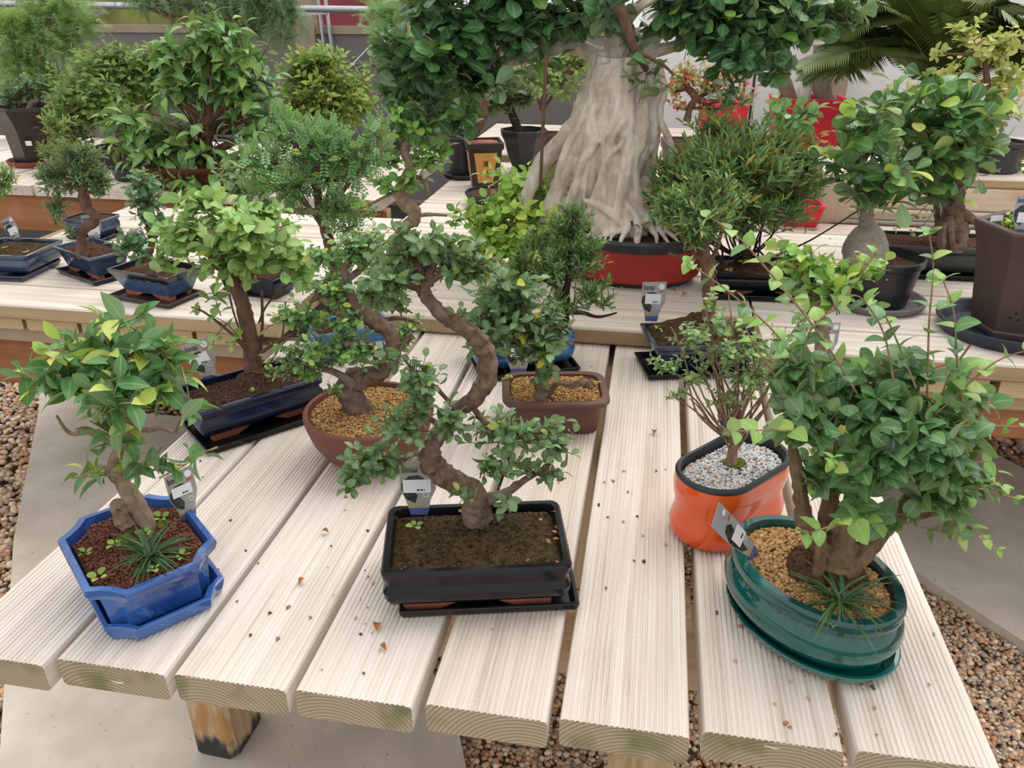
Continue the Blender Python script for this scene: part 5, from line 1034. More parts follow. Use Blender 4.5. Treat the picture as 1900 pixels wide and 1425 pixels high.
# crown of N behind, in the dark green long pot
cN = (.78, 2.30)
tray('black tray under the long dark green pot at the right', 'tray', 'rect', (.78, 2.285), .03, .165, .085, BZ + .001, 'blackglaze', .013, .005, .003)
Np = thing('ficus_bonsai', 'fig bonsai with gnarled grey root base in a long dark green pot', 'bonsai', (cN[0], cN[1], BZ + .006))
shell(Np, 'pot', 'rect', cN, .03, .160, .085, BZ + .006, [(-.030, .008), (-.014, .012), (-.002, .026), (.002, .042), (-.003, .056), (-.007, .062), (-.001, .066), (.002, .074), (0, .080)], M['greenclay'], .02, inner=[(-.010, .074), (-.012, .05)], wall=.01)
soil(Np, 'rect', cN, .03, .149, .074, BZ + .076, 'peat', .014, .01, .005)
bN = W(1762, 455, BZ + .088)
trunk(Np, bN, [[(1765, 462, 26), (1768, 440, 24), (1764, 415, 26), (1762, 390, 27), (1768, 365, 20), (1770, 330, 12), (1765, 280, 8)], [(1748, 465, 9, -.02), (1748, 440, 8, -.03), (1752, 410, 8, -.03)], [(1785, 460, 8, -.02), (1782, 430, 8, -.02), (1776, 400, 8, -.02)], [(1770, 395, 16, .01), (1790, 400, 12, 0), (1810, 412, 7, 0)], [(1766, 462, 8, -.03), (1762, 435, 8, -.035), (1760, 400, 8, -.03)], [(1765, 370, 9), (1720, 320, 7), (1690, 270, 5)], [(1768, 365, 9), (1800, 310, 7), (1815, 250, 5)], [(1745, 385, 4), (1736, 398, 3), (1742, 412, 2)]], 'bark_elm', rough=.35)
cl = [(1690, 215, 75, 50, 0), (1765, 215, 85, 55, 0), (1740, 290, 100, 55, -.03), (1730, 345, 95, 30, -.03, .9), (1810, 300, 50, 50, 0), (1820, 200, 45, 40, .02), (1750, 160, 60, 30, .03, .9), (1690, 300, 50, 50, -.06), (1750, 270, 110, 80, .07), (1680, 170, 40, 25, 0, .8)]
foliage(Np, bN, cl, 'obovate', 42, FG, G['bright'], 'leafgloss', cover=1.45, ind=300, k=5, seed=151, pnew=.28, shell=.5, up=.5, asp=1.2, shoots=[(14, [(1740, 360, -.05), (1700, 400, -.06), (1662, 425, -.06)], .3, .1), (14, [(1745, 370, -.05), (1720, 410, -.06), (1692, 432, -.06)], .3, .1)])

# --- O: tall hexagonal pot
cO = (.838, 1.845)
tray('round navy plastic saucer under the tall brown hexagonal pot', 'saucer', 'oval', (.830, 1.835), 0, .158, .150, BZ + .001, 'navyplastic', .030, .012, wall=.012)
Op = thing('potted_seedling', 'tall purple brown hexagonal clay pot with a small leafy seedling, at the right edge', 'potted plant', (cO[0], cO[1], BZ + .008))
aO = math.radians(15)
shell(Op, 'pot', 'poly6', cO, aO, .130, .130, BZ + .008, [(-.042, 0), (-.040, .010), (-.044, .014), (-.040, .03), (-.024, .14), (-.012, .20), (-.002, .225), (.002, .236), (.001, .240)], M['hexclay'], inner=[(-.024, .225), (-.030, .19)], wall=.020, sharp=.3)
soil(Op, 'poly6', cO, aO, .104, .104, BZ + .200, 'peat', .006)
# relief marks and drainage holes on the face turned to the camera
fa = aO - math.pi / 2 + 0.0; best = None
for k in range(6):
    th = aO + 2 * math.pi * (k + 0) / 6; nrm = Vector((math.cos(th), math.sin(th), 0)); sc_ = -nrm.dot((Vector((cO[0], cO[1], 0))).normalized())
    if best is None or sc_ > best[0]: best = (sc_, th)
th = best[1]; nrm = Vector((math.cos(th), math.sin(th), 0)); tg = Vector((-math.sin(th), math.cos(th), 0)); ap = math.cos(math.pi / 6)
def facept(u, z): off = np.interp(z, [0, .03, .14, .20, .24], [-.042, -.040, -.024, -.012, .002]); return Vector((cO[0], cO[1], BZ + .008 + z)) + nrm * ((.130 + off) * ap + .0004) + tg * u
mh = MB()
for u, z in ((0, .072), (-.013, .062), (.013, .060), (-.022, .050), (-.006, .047), (.014, .043)): c0 = facept(u, z); tube(mh, [c0 - nrm * .004, c0 + nrm * .0003], [.0026, .0026], 10, 1)
mh.build('drain_holes', M['ink'], Op)
mh = MB(); tube(mh, [facept(.013, .160), facept(.010, .130), facept(.002, .108), facept(-.006, .095)], [.0010, .0022, .0020, .0008], 5, 4)
for u, z, l in ((.003, .15, .016), (-.002, .148, .014), (-.006, .142, .012)): tube(mh, [facept(u, z), facept(u - .002, z - l)], [.0014, .0008], 4, 2)
for u, z, du, dz in ((-.006, .182, .002, -.012), (.0, .184, .004, -.008), (.008, .181, .007, .003), (.015, .18, .006, .004), (.016, .172, .008, .002), (.024, .176, .004, -.008)): tube(mh, [facept(u, z), facept(u + du, z + dz)], [.0015, .0009], 4, 2)
mh.build('brush_marks', M['charcoal'], Op)
bO = Vector((cO[0], cO[1], BZ + .21))
foliage(Op, bO, [(1880, 410, 22, 16, 0), (1895, 425, 22, 14, 0)], 'round', 15, G['bright'], G['privnew'], cover=1.8, ind=120, k=5, seed=161, pnew=.2, shell=.2, up=.5)
sticker(Op, 1850, 405, bO, .0, .026, .012, .01, roll=.1)
plant_tag('silver plant card at the far right edge standing in the tall hexagonal pot', D(1893, 435, bO, -.03), .050, .085, YAW, math.radians(-5), 0, 'cardsilver', (.2, .3, .6, .25))

# --- P: big fig in red oval pot
cP = (-.028, 2.095)
Pp = thing('large_fig_tree', 'large fig tree with pale flaring root trunk in a black rimmed red oval pot', 'bonsai', (cP[0], cP[1], BZ))
shell(Pp, 'pot', 'oval', cP, .03, .195, .155, BZ, [(-.050, .012), (-.036, .014), (-.026, .022), (-.018, .050), (-.010, .090), (-.006, .108)], M['red'], inner=[(-.02, .105)], wall=.01)
shell(Pp, 'base_band', 'oval', cP, .03, .195, .155, BZ, [(-.055, 0), (-.050, .001), (-.038, .010), (-.030, .022), (-.032, .025)], M['charcoal'], wall=.01)
shell(Pp, 'rim', 'oval', cP, .03, .195, .155, BZ, [(-.012, .104), (-.002, .108), (.004, .118), (.004, .130), (0, .135)], M['charcoal'], inner=[(-.016, .130), (-.02, .11)], wall=.015, cap0=False, cap1=False)
soil(Pp, 'oval', cP, .03, .177, .137, BZ + .124, 'peat', .014, amp=.007)
tt_ = math.radians(-42); Mst = Matrix.Translation(Vector((cP[0] + .1865 * math.cos(tt_), cP[1] + .1465 * math.sin(tt_), BZ + .080)) - world_loc(Pp)) @ Matrix.Rotation(math.atan2(.195 * math.sin(tt_), .155 * math.cos(tt_)) + math.pi / 2 + .1, 4, 'Z') @ Matrix.Rotation(math.pi / 2 + .18, 4, 'X') @ Matrix.Rotation(-.08, 4, 'Z')
mb = MB(); mb.box(-.018, .018, -.011, .011, -.0006, 0); stq = mb.build('price_sticker', M['white'], None, smooth=False); stq.parent = Pp; stq.matrix_basis = Mst
text('1400', .015, M['ink'], Pp, Mst @ Matrix.Translation((-.015, -.005, .0004)), 'handwriting', sx=.85)
bP = Vector((-.03, 2.13, BZ + .135))
s = pxs(bP); rg = np.random.default_rng(6)
tops = [(1120, 95), (1140, 90), (1160, 88), (1180, 92), (1200, 98), (1215, 105)]
roots = [  # (path in px + depth) main strands of the flared trunk
 [(1125, 100, 26, .02), (1100, 180, 27, .0), (1060, 250, 25, -.01), (1010, 300, 20, -.02), (985, 345, 15, -.03), (968, 380, 11, -.03), (960, 395, 8, -.03)],
 [(1130, 110, 26, -.01), (1105, 200, 28, -.03), (1075, 280, 26, -.05), (1045, 340, 22, -.06), (1015, 385, 16, -.06), (1000, 410, 10, -.06)],
 [(1140, 120, 24, -.04), (1125, 220, 25, -.06), (1100, 290, 20, -.07), (1085, 340, 18, -.08), (1075, 390, 12, -.08)],
 [(1150, 110, 24, -.05), (1140, 200, 22, -.07), (1130, 270, 20, -.09), (1125, 320, 16, -.10), (1130, 370, 12, -.11), (1150, 400, 8, -.13)],
 [(1160, 110, 24, -.05), (1160, 190, 22, -.08), (1158, 250, 19, -.09), (1150, 310, 15, -.10), (1130, 350, 12, -.11), (1110, 370, 9, -.12)],
 [(1175, 110, 24, -.03), (1185, 190, 22, -.06), (1180, 260, 14, -.07), (1172, 310, 12, -.09), (1180, 360, 10, -.10), (1165, 395, 7, -.12)],
 [(1190, 110, 24, -.01), (1205, 190, 22, -.03), (1200, 260, 20, -.05), (1180, 310, 14, -.07), (1155, 335, 9, -.10), (1120, 355, 7, -.12)],
 [(1200, 115, 24, .03), (1212, 190, 20, .02), (1210, 250, 20, .0), (1195, 310, 18, -.02), (1195, 350, 14, -.04), (1205, 390, 9, -.05)],
 [(1150, 140, 26, .09), (1140, 240, 28, .09), (1120, 320, 30, .09), (1110, 380, 26, .09)], [(1180, 140, 24, .08), (1180, 240, 26, .08), (1175, 320, 24, .07), (1175, 380, 22, .06)],
 [(1120, 150, 22, .08), (1085, 240, 24, .08), (1035, 310, 24, .07), (985, 360, 20, .06), (955, 390, 14, .05)],
 [(1135, 330, 9, -.11), (1120, 350, 8, -.12), (1105, 375, 7, -.13), (1100, 400, 5, -.14)], [(1190, 330, 9, -.08), (1215, 350, 8, -.09), (1240, 365, 6, -.10), (1270, 385, 4, -.10)],
 [(1180, 340, 8, -.09), (1210, 362, 7, -.11), (1235, 380, 6, -.12), (1260, 398, 3, -.12)], [(1140, 365, 8, -.12), (1160, 378, 7, -.13), (1190, 382, 7, -.14), (1225, 395, 4, -.14)],
 [(1100, 375, 7, -.13), (1085, 385, 6, -.14), (1075, 398, 5, -.14)], [(1080, 372, 7, -.13), (1110, 382, 7, -.14), (1150, 385, 6, -.15), (1180, 388, 4, -.15)], [(1128, 385, 6, -.14), (1150, 398, 6, -.15), (1165, 410, 4, -.15)],
 [(1120, 120, 10, -.06), (1100, 180, 9, -.07), (1095, 250, 9, -.095), (1080, 320, 8, -.11), (1085, 395, 6, -.12)], [(1150, 110, 9, -.08), (1150, 180, 9, -.10), (1135, 240, 8, -.11), (1110, 300, 8, -.115), (1100, 390, 6, -.12)],
 [(1165, 120, 9, -.08), (1172, 200, 8, -.105), (1165, 280, 8, -.12), (1150, 340, 8, -.13), (1140, 400, 6, -.14)], [(1195, 120, 9, -.06), (1195, 190, 9, -.09), (1200, 260, 8, -.09), (1185, 310, 8, -.10), (1160, 345, 7, -.12), (1125, 390, 5, -.13)], [(1110, 150, 8, -.04), (1080, 220, 9, -.07), (1045, 290, 9, -.08), (1020, 340, 8, -.08), (1010, 380, 6, -.08)],
 [(1215, 130, 8, .0), (1225, 200, 8, -.02), (1215, 280, 8, -.04), (1212, 340, 8, -.05), (1235, 395, 5, -.06)],
 [(1040, 350, 10, -.06), (1060, 375, 8, -.09), (1080, 395, 5, -.10)], [(1200, 300, 8, -.04), (1222, 335, 7, -.05), (1250, 352, 5, -.05)], [(1060, 300, 12, -.05), (1040, 345, 10, -.07), (1030, 380, 7, -.08)]]
mb = MB()
def rootpts(r_):
    P_ = [D(p[0], p[1], bP, p[3] * .8) for p in r_]; P_[-1].z = BZ + .130; P_[-2].z = min(P_[-2].z, BZ + .175)
    return P_
for i, r_ in enumerate(roots): tube(mb, rootpts(r_), [p[2] * s * (.86 if p[2] > 12 else .8) for p in r_], 14, 6, .22, i)
rgr = np.random.default_rng(44)
for i in range(13):
    xa = rgr.uniform(1118, 1222); xb = 1110 + (xa - 1170) * 1.9 + rgr.normal() * 35; pp = []
    for j in range(7):
        t = j / 6; pp.append((xa * (1 - t) + xb * t + rgr.normal() * 9, 120 + 285 * t, rgr.uniform(4.5, 8.5), -.065 - .075 * math.sin(t * 1.7) + abs((xa * (1 - t) + xb * t) - 1140) * .0004))
    tube(mb, rootpts(pp), [p[2] * s for p in pp], 8, 6, .2, i + 30)
for i in range(17):
    th = math.radians(-172 + 170 * (i + .5) / 17 + rgr.normal() * 4); c0, s0 = math.cos(th), math.sin(th); w0 = rgr.normal() * .02; pp = []
    for rr, zz in ((.055, .10), (.085, .058), (.115, .026), (.145, .014), (.172, .004)):
        pp.append(Vector((cP[0] - .01 + c0 * rr * 1.05 - s0 * w0 * rr * 8 + rgr.normal() * .004, cP[1] + .02 + s0 * rr + c0 * w0 * rr * 8, BZ + .128 + zz + abs(rgr.normal()) * .003)))
    r0 = rgr.uniform(.006, .0105); tube(mb, pp, [r0 * 1.3, r0 * 1.1, r0, r0 * .75, r0 * .45], 8, 5, .25, i + 60)
tk = mb.build('trunk', M['bark_grey'], Pp, sharp=3)
m_ = tk.modifiers.new('fuse', 'REMESH'); m_.mode = 'VOXEL'; m_.voxel_size = .0034; m_.use_smooth_shade = True; ms = tk.modifiers.new('soften', 'SMOOTH'); ms.iterations = 1; ms.factor = .4
trunk(Pp, bP, [[(1150, 130, 26, 0), (1145, 80, 22, 0), (1140, 20, 18, 0), (1135, -60, 14, 0)], [(1190, 120, 20, 0), (1215, 60, 16, 0), (1260, 0, 12, 0), (1320, -40, 8)], [(1130, 120, 18), (1060, 85, 13, .05), (960, 110, 11, .05), (860, 135, 9, .04), (790, 150, 6, .03)],
    [(1200, 100, 12), (1330, 70, 8, .02), (1450, 80, 5, .02)], [(1150, 60, 10), (1200, 0, 8, -.1), (1300, -30, 6, -.12)]], 'bark_grey', 'limb', rough=.2)
trunk(Pp, bP, [[(1200, 130, 5, -.1), (1180, 95, 6, -.12), (1165, 55, 8, -.13), (1150, 10, 8, -.13)], [(1180, 95, 4, -.12), (1230, 120, 2.5, -.13), (1250, 140, 2, -.13)]], 'bark_brown', 'branch', rough=.2)
mb = MB(); tube(mb, [D(1003, 345, bP, -.05), D(1008, 220, bP, -.07), D(1014, 100, bP, -.08)], [.0045] * 3, 7, 3, .1); mb.build('stake', M['bark_brown'], Pp)
cl = [(790, 120, 95, 62, -.03), (780, 200, 65, 48, -.03), (860, 60, 95, 52, 0), (730, 100, 35, 45, -.02), (960, 60, 90, 50, 0), (1050, 30, 70, 40, 0), (860, 215, 40, 28, -.03, .8), (800, 20, 60, 30, 0), (1120, 20, 60, 24, -.06, .8), (920, 150, 45, 25, 0, .7), (870, 140, 60, 60, .05), (1000, 110, 45, 18, 0, .6),
      (1330, 30, 100, 45, -.05), (1440, 50, 90, 50, -.06), (1380, 100, 70, 42, -.08), (1250, 15, 70, 30, -.05), (1350, 160, 30, 25, -.08, .8), (1520, 30, 60, 45, -.03), (1440, 120, 50, 25, -.05, .8), (1380, 60, 120, 60, .04), (1290, 60, 50, 30, 0, .8), (1200, 130, 28, 18, -.12, .7), (1560, 15, 40, 20, -.03), (940, 0, 200, 30, 0), (1400, -10, 180, 25, 0), (1180, 60, 35, 20, -.05, .7), (740, 170, 30, 40, 0, .9), (900, -80, 150, 60, 0, .5), (1150, -100, 160, 75, 0, .5), (1400, -80, 150, 60, 0, .5), (1150, -190, 130, 50, 0, .5)]
foliage(Pp, bP, cl, 'obovate', 40, [((.040, .125, .042), .45), ((.070, .185, .065), .3), ((.022, .075, .030), .25)], [((.14, .30, .06), .6), ((.22, .38, .08), .4)], 'leafgloss', cover=2.7, ind=300, k=5, seed=171, pnew=.14, shell=.45, up=.35, droop=.1, asp=1.15)
weeds(Pp, [tuple(W(x, y, BZ + .16)) for x, y in ((1080, 355), (1128, 362), (1150, 357), (1125, 385), (1240, 410), (1190, 425))], .022, 35, 'ficus')

# --- Q: lime bush, round dark pot
cQ = W(905, 392, BZ); cQ = (cQ.x, cQ.y + .10)
Qp = thing('lime_bush', 'lime green round leaved bush in a dark round pot before the pale trunk', 'bonsai', (cQ[0], cQ[1], BZ))
shell(Qp, 'pot', 'oval', cQ, 0, .105, .10, BZ, [(-.04, 0), (-.035, .004), (-.014, .02), (-.003, .038), (0, .046), (-.001, .050)], M['charcoal'], inner=[(-.009, .044), (-.012, .03)], wall=.008)
soil(Qp, 'oval', cQ, 0, .092, .087, BZ + .043, 'peat', .008)
bQ = W(975, 470, BZ + .06); bQp = Vector((cQ[0], cQ[1], BZ + .045))
cl = [(1040, 400, 45, 45, .0), (960, 345, 72, 45, .06), (890, 400, 35, 35, 0), (985, 400, 75, 45, -.02), (910, 430, 45, 42, -.02), (960, 460, 75, 42, -.05), (1030, 440, 50, 50, -.03), (930, 385, 45, 28, .05), (1020, 360, 40, 35, .05), (900, 470, 40, 30, -.02, .8), (1000, 500, 60, 20, -.04, .7), (980, 420, 80, 60, .06)]
tr = MB(); pts_ = [bQp, D(935, 420, bQ, .05), D(965, 420, bQ, 0)]; tube(tr, pts_, [.012, .009, .006], 8, 4, .2); tr.build('trunk', M['bark_brown'], Qp)
auto_branches(Qp, bQ, [pts_[2], pts_[1]], cl, 'bark_brown', 4)
foliage(Qp, bQ, cl, 'oval', 26, G['bright'], G['lime'], cover=2.0, ind=300, k=6, seed=181, pnew=.1, shell=.35, up=.3, asp=1.2)

# --- R: S trunk bonsai
bR = W(748, 478, BZ + .055); cR = (bR.x, bR.y)
Rp = thing('elm_bonsai', 'bonsai with thick looping trunk and round fresh leaves at the corner of the middle table', 'bonsai', (bR.x, bR.y, BZ))
shell(Rp, 'pot', 'rect', cR, .3, .075, .05, BZ, [(-.015, 0), (-.010, .005), (-.002, .04), (0, .052)], M['darknavy'], .01, inner=[(-.008, .048), (-.01, .03)], wall=.007)
soil(Rp, 'rect', cR, .3, .066, .041, BZ + .05, 'moss', .008, .008)
trunk(Rp, bR, [[(745, 482, 11), (746, 460, 9), (748, 438, 9), (755, 418, 10), (768, 408, 12), (770, 392, 12), (756, 382, 12), (743, 366, 11), (746, 345, 10), (756, 325, 9), (763, 305, 8), (752, 288, 8), (752, 268, 7), (765, 255, 5), (755, 235, 4)],
    [(775, 400, 4), (800, 398, 3.4), (830, 400, 2)], [(745, 350, 4), (715, 365, 3), (680, 382, 2), (655, 392, 1.5)], [(758, 320, 4), (790, 340, 3), (795, 365, 2)], [(757, 310, 4), (800, 300, 3), (825, 290, 2)], [(752, 280, 3), (715, 300, 2), (700, 310, 1.5)]], 'bark_ficus', rough=.25)
cl = [(765, 240, 58, 38), (715, 300, 42, 40), (795, 300, 45, 36), (745, 205, 50, 25), (720, 345, 35, 20, 0, .7), (760, 340, 40, 25, 0, .7), (845, 405, 40, 14, 0, .8), (680, 380, 25, 14, 0, .6), (820, 270, 28, 22, 0, .7)]
foliage(Rp, bR, cl, 'round', 21, [((.16, .34, .06), .5), ((.10, .24, .05), .35), ((.26, .44, .09), .15)], G['bright'], 'leafgloss', cover=1.3, ind=300, k=6, seed=191, pnew=.2, shell=.3, up=.35)

# --- S, T, U pots behind
bS = W(852, 335, BZ); cS = (bS.x, bS.y + .07)
tray('black plastic saucer under the small black nursery pot left of the ochre panelled pot', 'saucer', 'oval', cS, 0, .085, .080, BZ + .001, 'black', .018, .008, wall=.006)
S_ = thing('nursery_pot', 'small round black nursery pot in the shade left of the ochre panelled pot', 'pot', (cS[0], cS[1], BZ + .007))
shell(S_, 'pot', 'oval', cS, 0, .066, .062, BZ + .007, [(-.014, 0), (-.012, .03), (-.009, .032), (-.003, .14), (.001, .143), (.002, .16), (0, .162)], M['black'], inner=[(-.006, .15), (-.01, .14)], wall=.004)
soil(S_, 'oval', cS, 0, .056, .052, BZ + .15, 'peat', .004)
bT = W(893, 352, BZ); cT = (bT.x, bT.y + .06)
T_ = thing('potted_ficus', 'dark square tapered pot with ochre panels and two black characters', 'potted plant', (cT[0], cT[1], BZ)); aT = YAW + math.radians(8)
shell(T_, 'pot', 'rect', cT, aT, .072, .072, BZ, [(-.024, 0), (-.022, .004), (-.020, .012), (-.006, .152), (-.002, .156), (.002, .160), (.002, .180), (0, .182)], M['darkclay'], .003, inner=[(-.010, .175), (-.014, .16)], wall=.009, sharp=.4)
soil(T_, 'rect', cT, aT, .060, .060, BZ + .172, 'terra', .01, .003)
def panelpt(u, z, side=0, e=.0006):
    inset = np.interp(z, [.012, .152], [-.020, -.006]); d = .072 + inset + e; a = aT
    x, y = (u, -d) if side == 0 else (-d, -u); q = rot(cT, a, x, y); return Vector((q[0], q[1], BZ + z))
for side in (0, 1):
    v = []
    for e in (.0002, .0014):
        for (u, z) in ((-.030, .026), (.030, .026), (.046, .144), (-.046, .144)): v.append(panelpt(u, z, side, e))
    mk('ochre_panel', v, [(4, 5, 6, 7), (0, 1, 5, 4), (1, 2, 6, 5), (2, 3, 7, 6), (3, 0, 4, 7)], M['ochre'], T_, smooth=False)
slope = math.atan2(.014, .14)
for ch, z in (('\u6e05', .092), ('\u9999', .054)):
    c = panelpt(0, z, 0, .0028); M4 = Matrix.Translation(c - world_loc(T_)) @ Matrix.Rotation(aT, 4, 'Z') @ Matrix.Rotation(math.pi / 2 + slope * 1.0, 4, 'X')
    text(ch, .026, M['ink'], T_, M4, 'painted_character', align='CENTER')
bTT = Vector((cT[0], cT[1], BZ + .18))
trunk(T_, bTT, [[(880, 248, 8), (892, 228, 8), (898, 205, 7), (880, 180, 6), (850, 160, 5), (820, 150, 4)], [(895, 210, 5), (905, 180, 4), (900, 150, 3)]], 'bark_brown', rough=.2)
foliage(T_, bTT, [(830, 170, 50, 40, 0), (850, 215, 40, 25, 0, .8), (790, 180, 35, 35, 0)], 'obovate', 26, G['dark'], None, 'leafgloss', cover=1.4, ind=150, k=5, seed=201)
bU = W(965, 325, BZ); cU = (bU.x, bU.y + .10)
U_ = thing('potted_shrub', 'fine dark needle like shrub in a black flared pot left of the pale trunk', 'potted plant', (cU[0], cU[1], BZ))
shell(U_, 'pot', 'poly8', cU, .3, .105, .10, BZ, [(-.06, 0), (-.055, .01), (-.035, .05), (-.020, .10), (-.012, .13), (0, .15), (.002, .175), (0, .178)], M['black'], inner=[(-.008, .168), (-.014, .13)], wall=.007, sharp=.4)
soil(U_, 'poly8', cU, .3, .090, .085, BZ + .135, 'peat', .006)
bUU = Vector((cU[0], cU[1], BZ + .15))
trunk(U_, bUU, [[(962, 262, 9), (960, 240, 9), (955, 222, 8), (945, 200, 6), (940, 175, 4)]], 'bark_dark', rough=.2)
foliage(U_, bUU, [(940, 175, 58, 45, 0), (905, 190, 30, 28, 0), (975, 180, 25, 28, 0)], 'narrow', 16, G['black'], [((.14, .20, .04), 1)], 'leafmatte', cover=1.9, ind=60, k=9, seed=211, pnew=.12, up=.6, shell=.3)

# ================================================================== LEFT TABLE
# --- Y
cY = (-1.508, 1.862); aY = math.radians(-26)
tray('dark rectangular tray under the small steel blue pot on the left table', 'tray', 'rect', (cY[0] + .005, cY[1] - .015), aY, .100, .058, BZ + .001, 'darknavy', .012, .005, .003)
Yp = thing('yew_bonsai', 'bonsai with curling trunk and fine leaves in a grey blue panelled rectangular pot', 'bonsai', (cY[0], cY[1], BZ + .006))
shell(Yp, 'pot', 'rect', cY, aY, .100, .058, BZ + .006, [(-.026, .008), (-.020, .010), (-.010, .050), (-.004, .058), (0, .060), (.001, .066)], M['steel'], .003, inner=[(-.007, .060), (-.01, .05)], wall=.007)
rect_feet(Yp, cY, aY, .078, .038, BZ + .006, .011)
mb = MB()
for side in (0, 1):
    A_, zc = (.058, .028) if side == 0 else (.030, .028)
    pts = []
    for i in range(17):
        t = 2 * math.pi * i / 16; u = A_ * .85 * math.copysign(abs(math.cos(t)) ** .45, math.cos(t)); z = .033 + .014 * math.copysign(abs(math.sin(t)) ** .5, math.sin(t)); ins = np.interp(z, [.010, .050], [-.020, -.010]) + .0004
        x, y = (u, -(.058 + ins)) if side == 0 else ((.100 + ins), u); q = rot(cY, aY, x, y); pts.append(Vector((q[0], q[1], BZ + .006 + z)))
    tube(mb, pts, [.0009] * 17, 4, 1)
mb.build('relief_panel', M['darknavy'], Yp)
soil(Yp, 'rect', cY, aY, .091, .049, BZ + .062, 'peat', .016, .004, .004)
bY = W(155, 468, BZ + .075)
trunk(Yp, bY, [[(156, 476, 14), (152, 455, 9), (150, 435, 8), (160, 422, 9), (174, 412, 9), (175, 397, 8), (160, 385, 8), (155, 365, 9), (152, 345, 7), (150, 320, 5)], [(157, 375, 4), (120, 370, 3), (100, 395, 2), (105, 420, 1.6)], [(155, 360, 4), (185, 350, 3), (200, 335, 2)], [(152, 350, 4), (120, 330, 3), (95, 310, 2)]], 'bark_brown', rough=.25)
cl = [(138, 325, 68, 42, 0), (145, 290, 55, 28, 0), (95, 330, 28, 28, 0), (105, 385, 22, 35, 0, .8), (185, 335, 24, 30, 0), (130, 428, 12, 12, -.02, .8), (185, 355, 22, 14, 0, .7)]
foliage(Yp, bY, cl, 'narrow', 15, [((.06, .13, .05), .5), ((.10, .18, .075), .35), ((.04, .08, .035), .15)], [((.26, .30, .06), 1)], 'leaf', cover=1.6, ind=300, k=9, seed=221, pnew=.12, shell=.35, up=.55)
plant_tag('silver grey plant card behind the curling trunk on the left table', W(178, 448, BZ + .06), .046, .078, YAW + .5, math.radians(-3), 0, 'cardsilver', (.15, .25, .7, .3))
# small navy pot behind Y
cy2 = W(152, 448, BZ); cy2 = (cy2.x + .01, cy2.y + .055)
Y2 = thing('potted_bonsai', 'small navy pot half hidden behind the curling trunk on the left table', 'bonsai', (cy2[0], cy2[1], BZ)); shell(Y2, 'pot', 'rect', cy2, -.1, .070, .05, BZ + .010, [(-.020, 0), (-.012, .008), (-.002, .022), (-.002, .036), (-.006, .044), (0, .048), (.001, .056)], M['navy'], .012, inner=[(-.007, .05), (-.01, .04)], wall=.007)
soil(Y2, 'rect', cy2, -.1, .061, .041, BZ + .062, 'peat', .006, .01); tray('black tray under the small navy pot behind the curling trunk', 'tray', 'rect', cy2, -.1, .070, .05, BZ + .0005, 'blackglaze', .010, .005, .003)
bY2 = Vector((cy2[0], cy2[1], BZ + .068)); trunk(Y2, bY2, [[(168, 400, 6), (165, 385, 5), (158, 350, 4), (140, 310, 3)]], 'bark_dark'); foliage(Y2, bY2, [(125, 290, 35, 22, .03), (90, 290, 25, 25, .03), (105, 235, 32, 28, .05)], 'narrow', 15, G['azdark'], G['orange'], cover=1.5, ind=60, k=8, seed=223, pnew=.5)
# --- AA
cAA = (-1.232, 1.728); aAA = math.radians(-13)
tray('dark red brown tray under the blue pot with black drip rim', 'tray', 'rect', (cAA[0] + .002, cAA[1] - .02), aAA, .100, .060, BZ + .001, 'darkclay', .012, .006, .003)
AA = thing('carmona_bonsai', 'small dark leaved bonsai in a blue tapered pot with black drip glaze at the rim', 'bonsai', (cAA[0], cAA[1], BZ + .006))
dm, dnt, db = newmat('drip_blue_glaze'); mp1 = mapped(dnt, (1, 1, .25), False); nn = noise_n(dnt, mp1, 120, 2); tcx = dnt.nodes.new('ShaderNodeTexCoord'); sx_ = dnt.nodes.new('ShaderNodeSeparateXYZ'); dnt.links.new(tcx.outputs['Object'], sx_.inputs[0]); mad = dnt.nodes.new('ShaderNodeMath'); mad.operation = 'MULTIPLY_ADD'; mad.inputs[1].default_value = .020; dnt.links.new(nn.outputs[0], mad.inputs[0]); dnt.links.new(sx_.outputs[2], mad.inputs[2])
mr = dnt.nodes.new('ShaderNodeMapRange'); mr.inputs[1].default_value = .0585; mr.inputs[2].default_value = .0605; dnt.links.new(mad.outputs[0], mr.inputs[0])
n9 = noise_n(dnt, mapped(dnt, (1, 1, 1)), 30, 4); cbl = ramp(dnt, [(.3, (.035, .075, .17)), (.7, (.075, .14, .26))], n9.outputs[0]).outputs[0]; dnt.links.new(mixc(dnt, mr.outputs[0], cbl, (.012, .013, .02)), db.inputs['Base Color']); db.inputs['Roughness'].default_value = .2; db.inputs['Coat Weight'].default_value = .4; M['drip'] = dm
shell(AA, 'pot', 'rect', cAA, aAA, .100, .062, BZ + .006, [(-.030, .008), (-.024, .010), (-.008, .052), (-.002, .062), (0, .068)], M['drip'], .003, inner=[(-.007, .060), (-.01, .05)], wall=.007)
rect_feet(AA, cAA, aAA, .075, .038, BZ + .006, .011)
soil(AA, 'rect', cAA, aAA, .090, .052, BZ + .062, 'peat', .012, .004, .004)
bAA = W(283, 510, BZ + .07)
trunk(AA, bAA, [[(283, 522, 12), (282, 500, 9), (276, 475, 7), (282, 450, 6), (275, 420, 5), (265, 390, 4), (260, 350, 3)], [(278, 480, 4), (250, 465, 3), (225, 450, 2)], [(280, 450, 3), (300, 430, 2)]], 'bark_brown', rough=.25)
cl = [(262, 340, 38, 30, 0), (270, 380, 38, 32, 0), (245, 450, 38, 26, 0, .9), (290, 415, 30, 30, 0), (225, 460, 22, 18, -.02, .8), (265, 475, 25, 15, -.02, .7)]
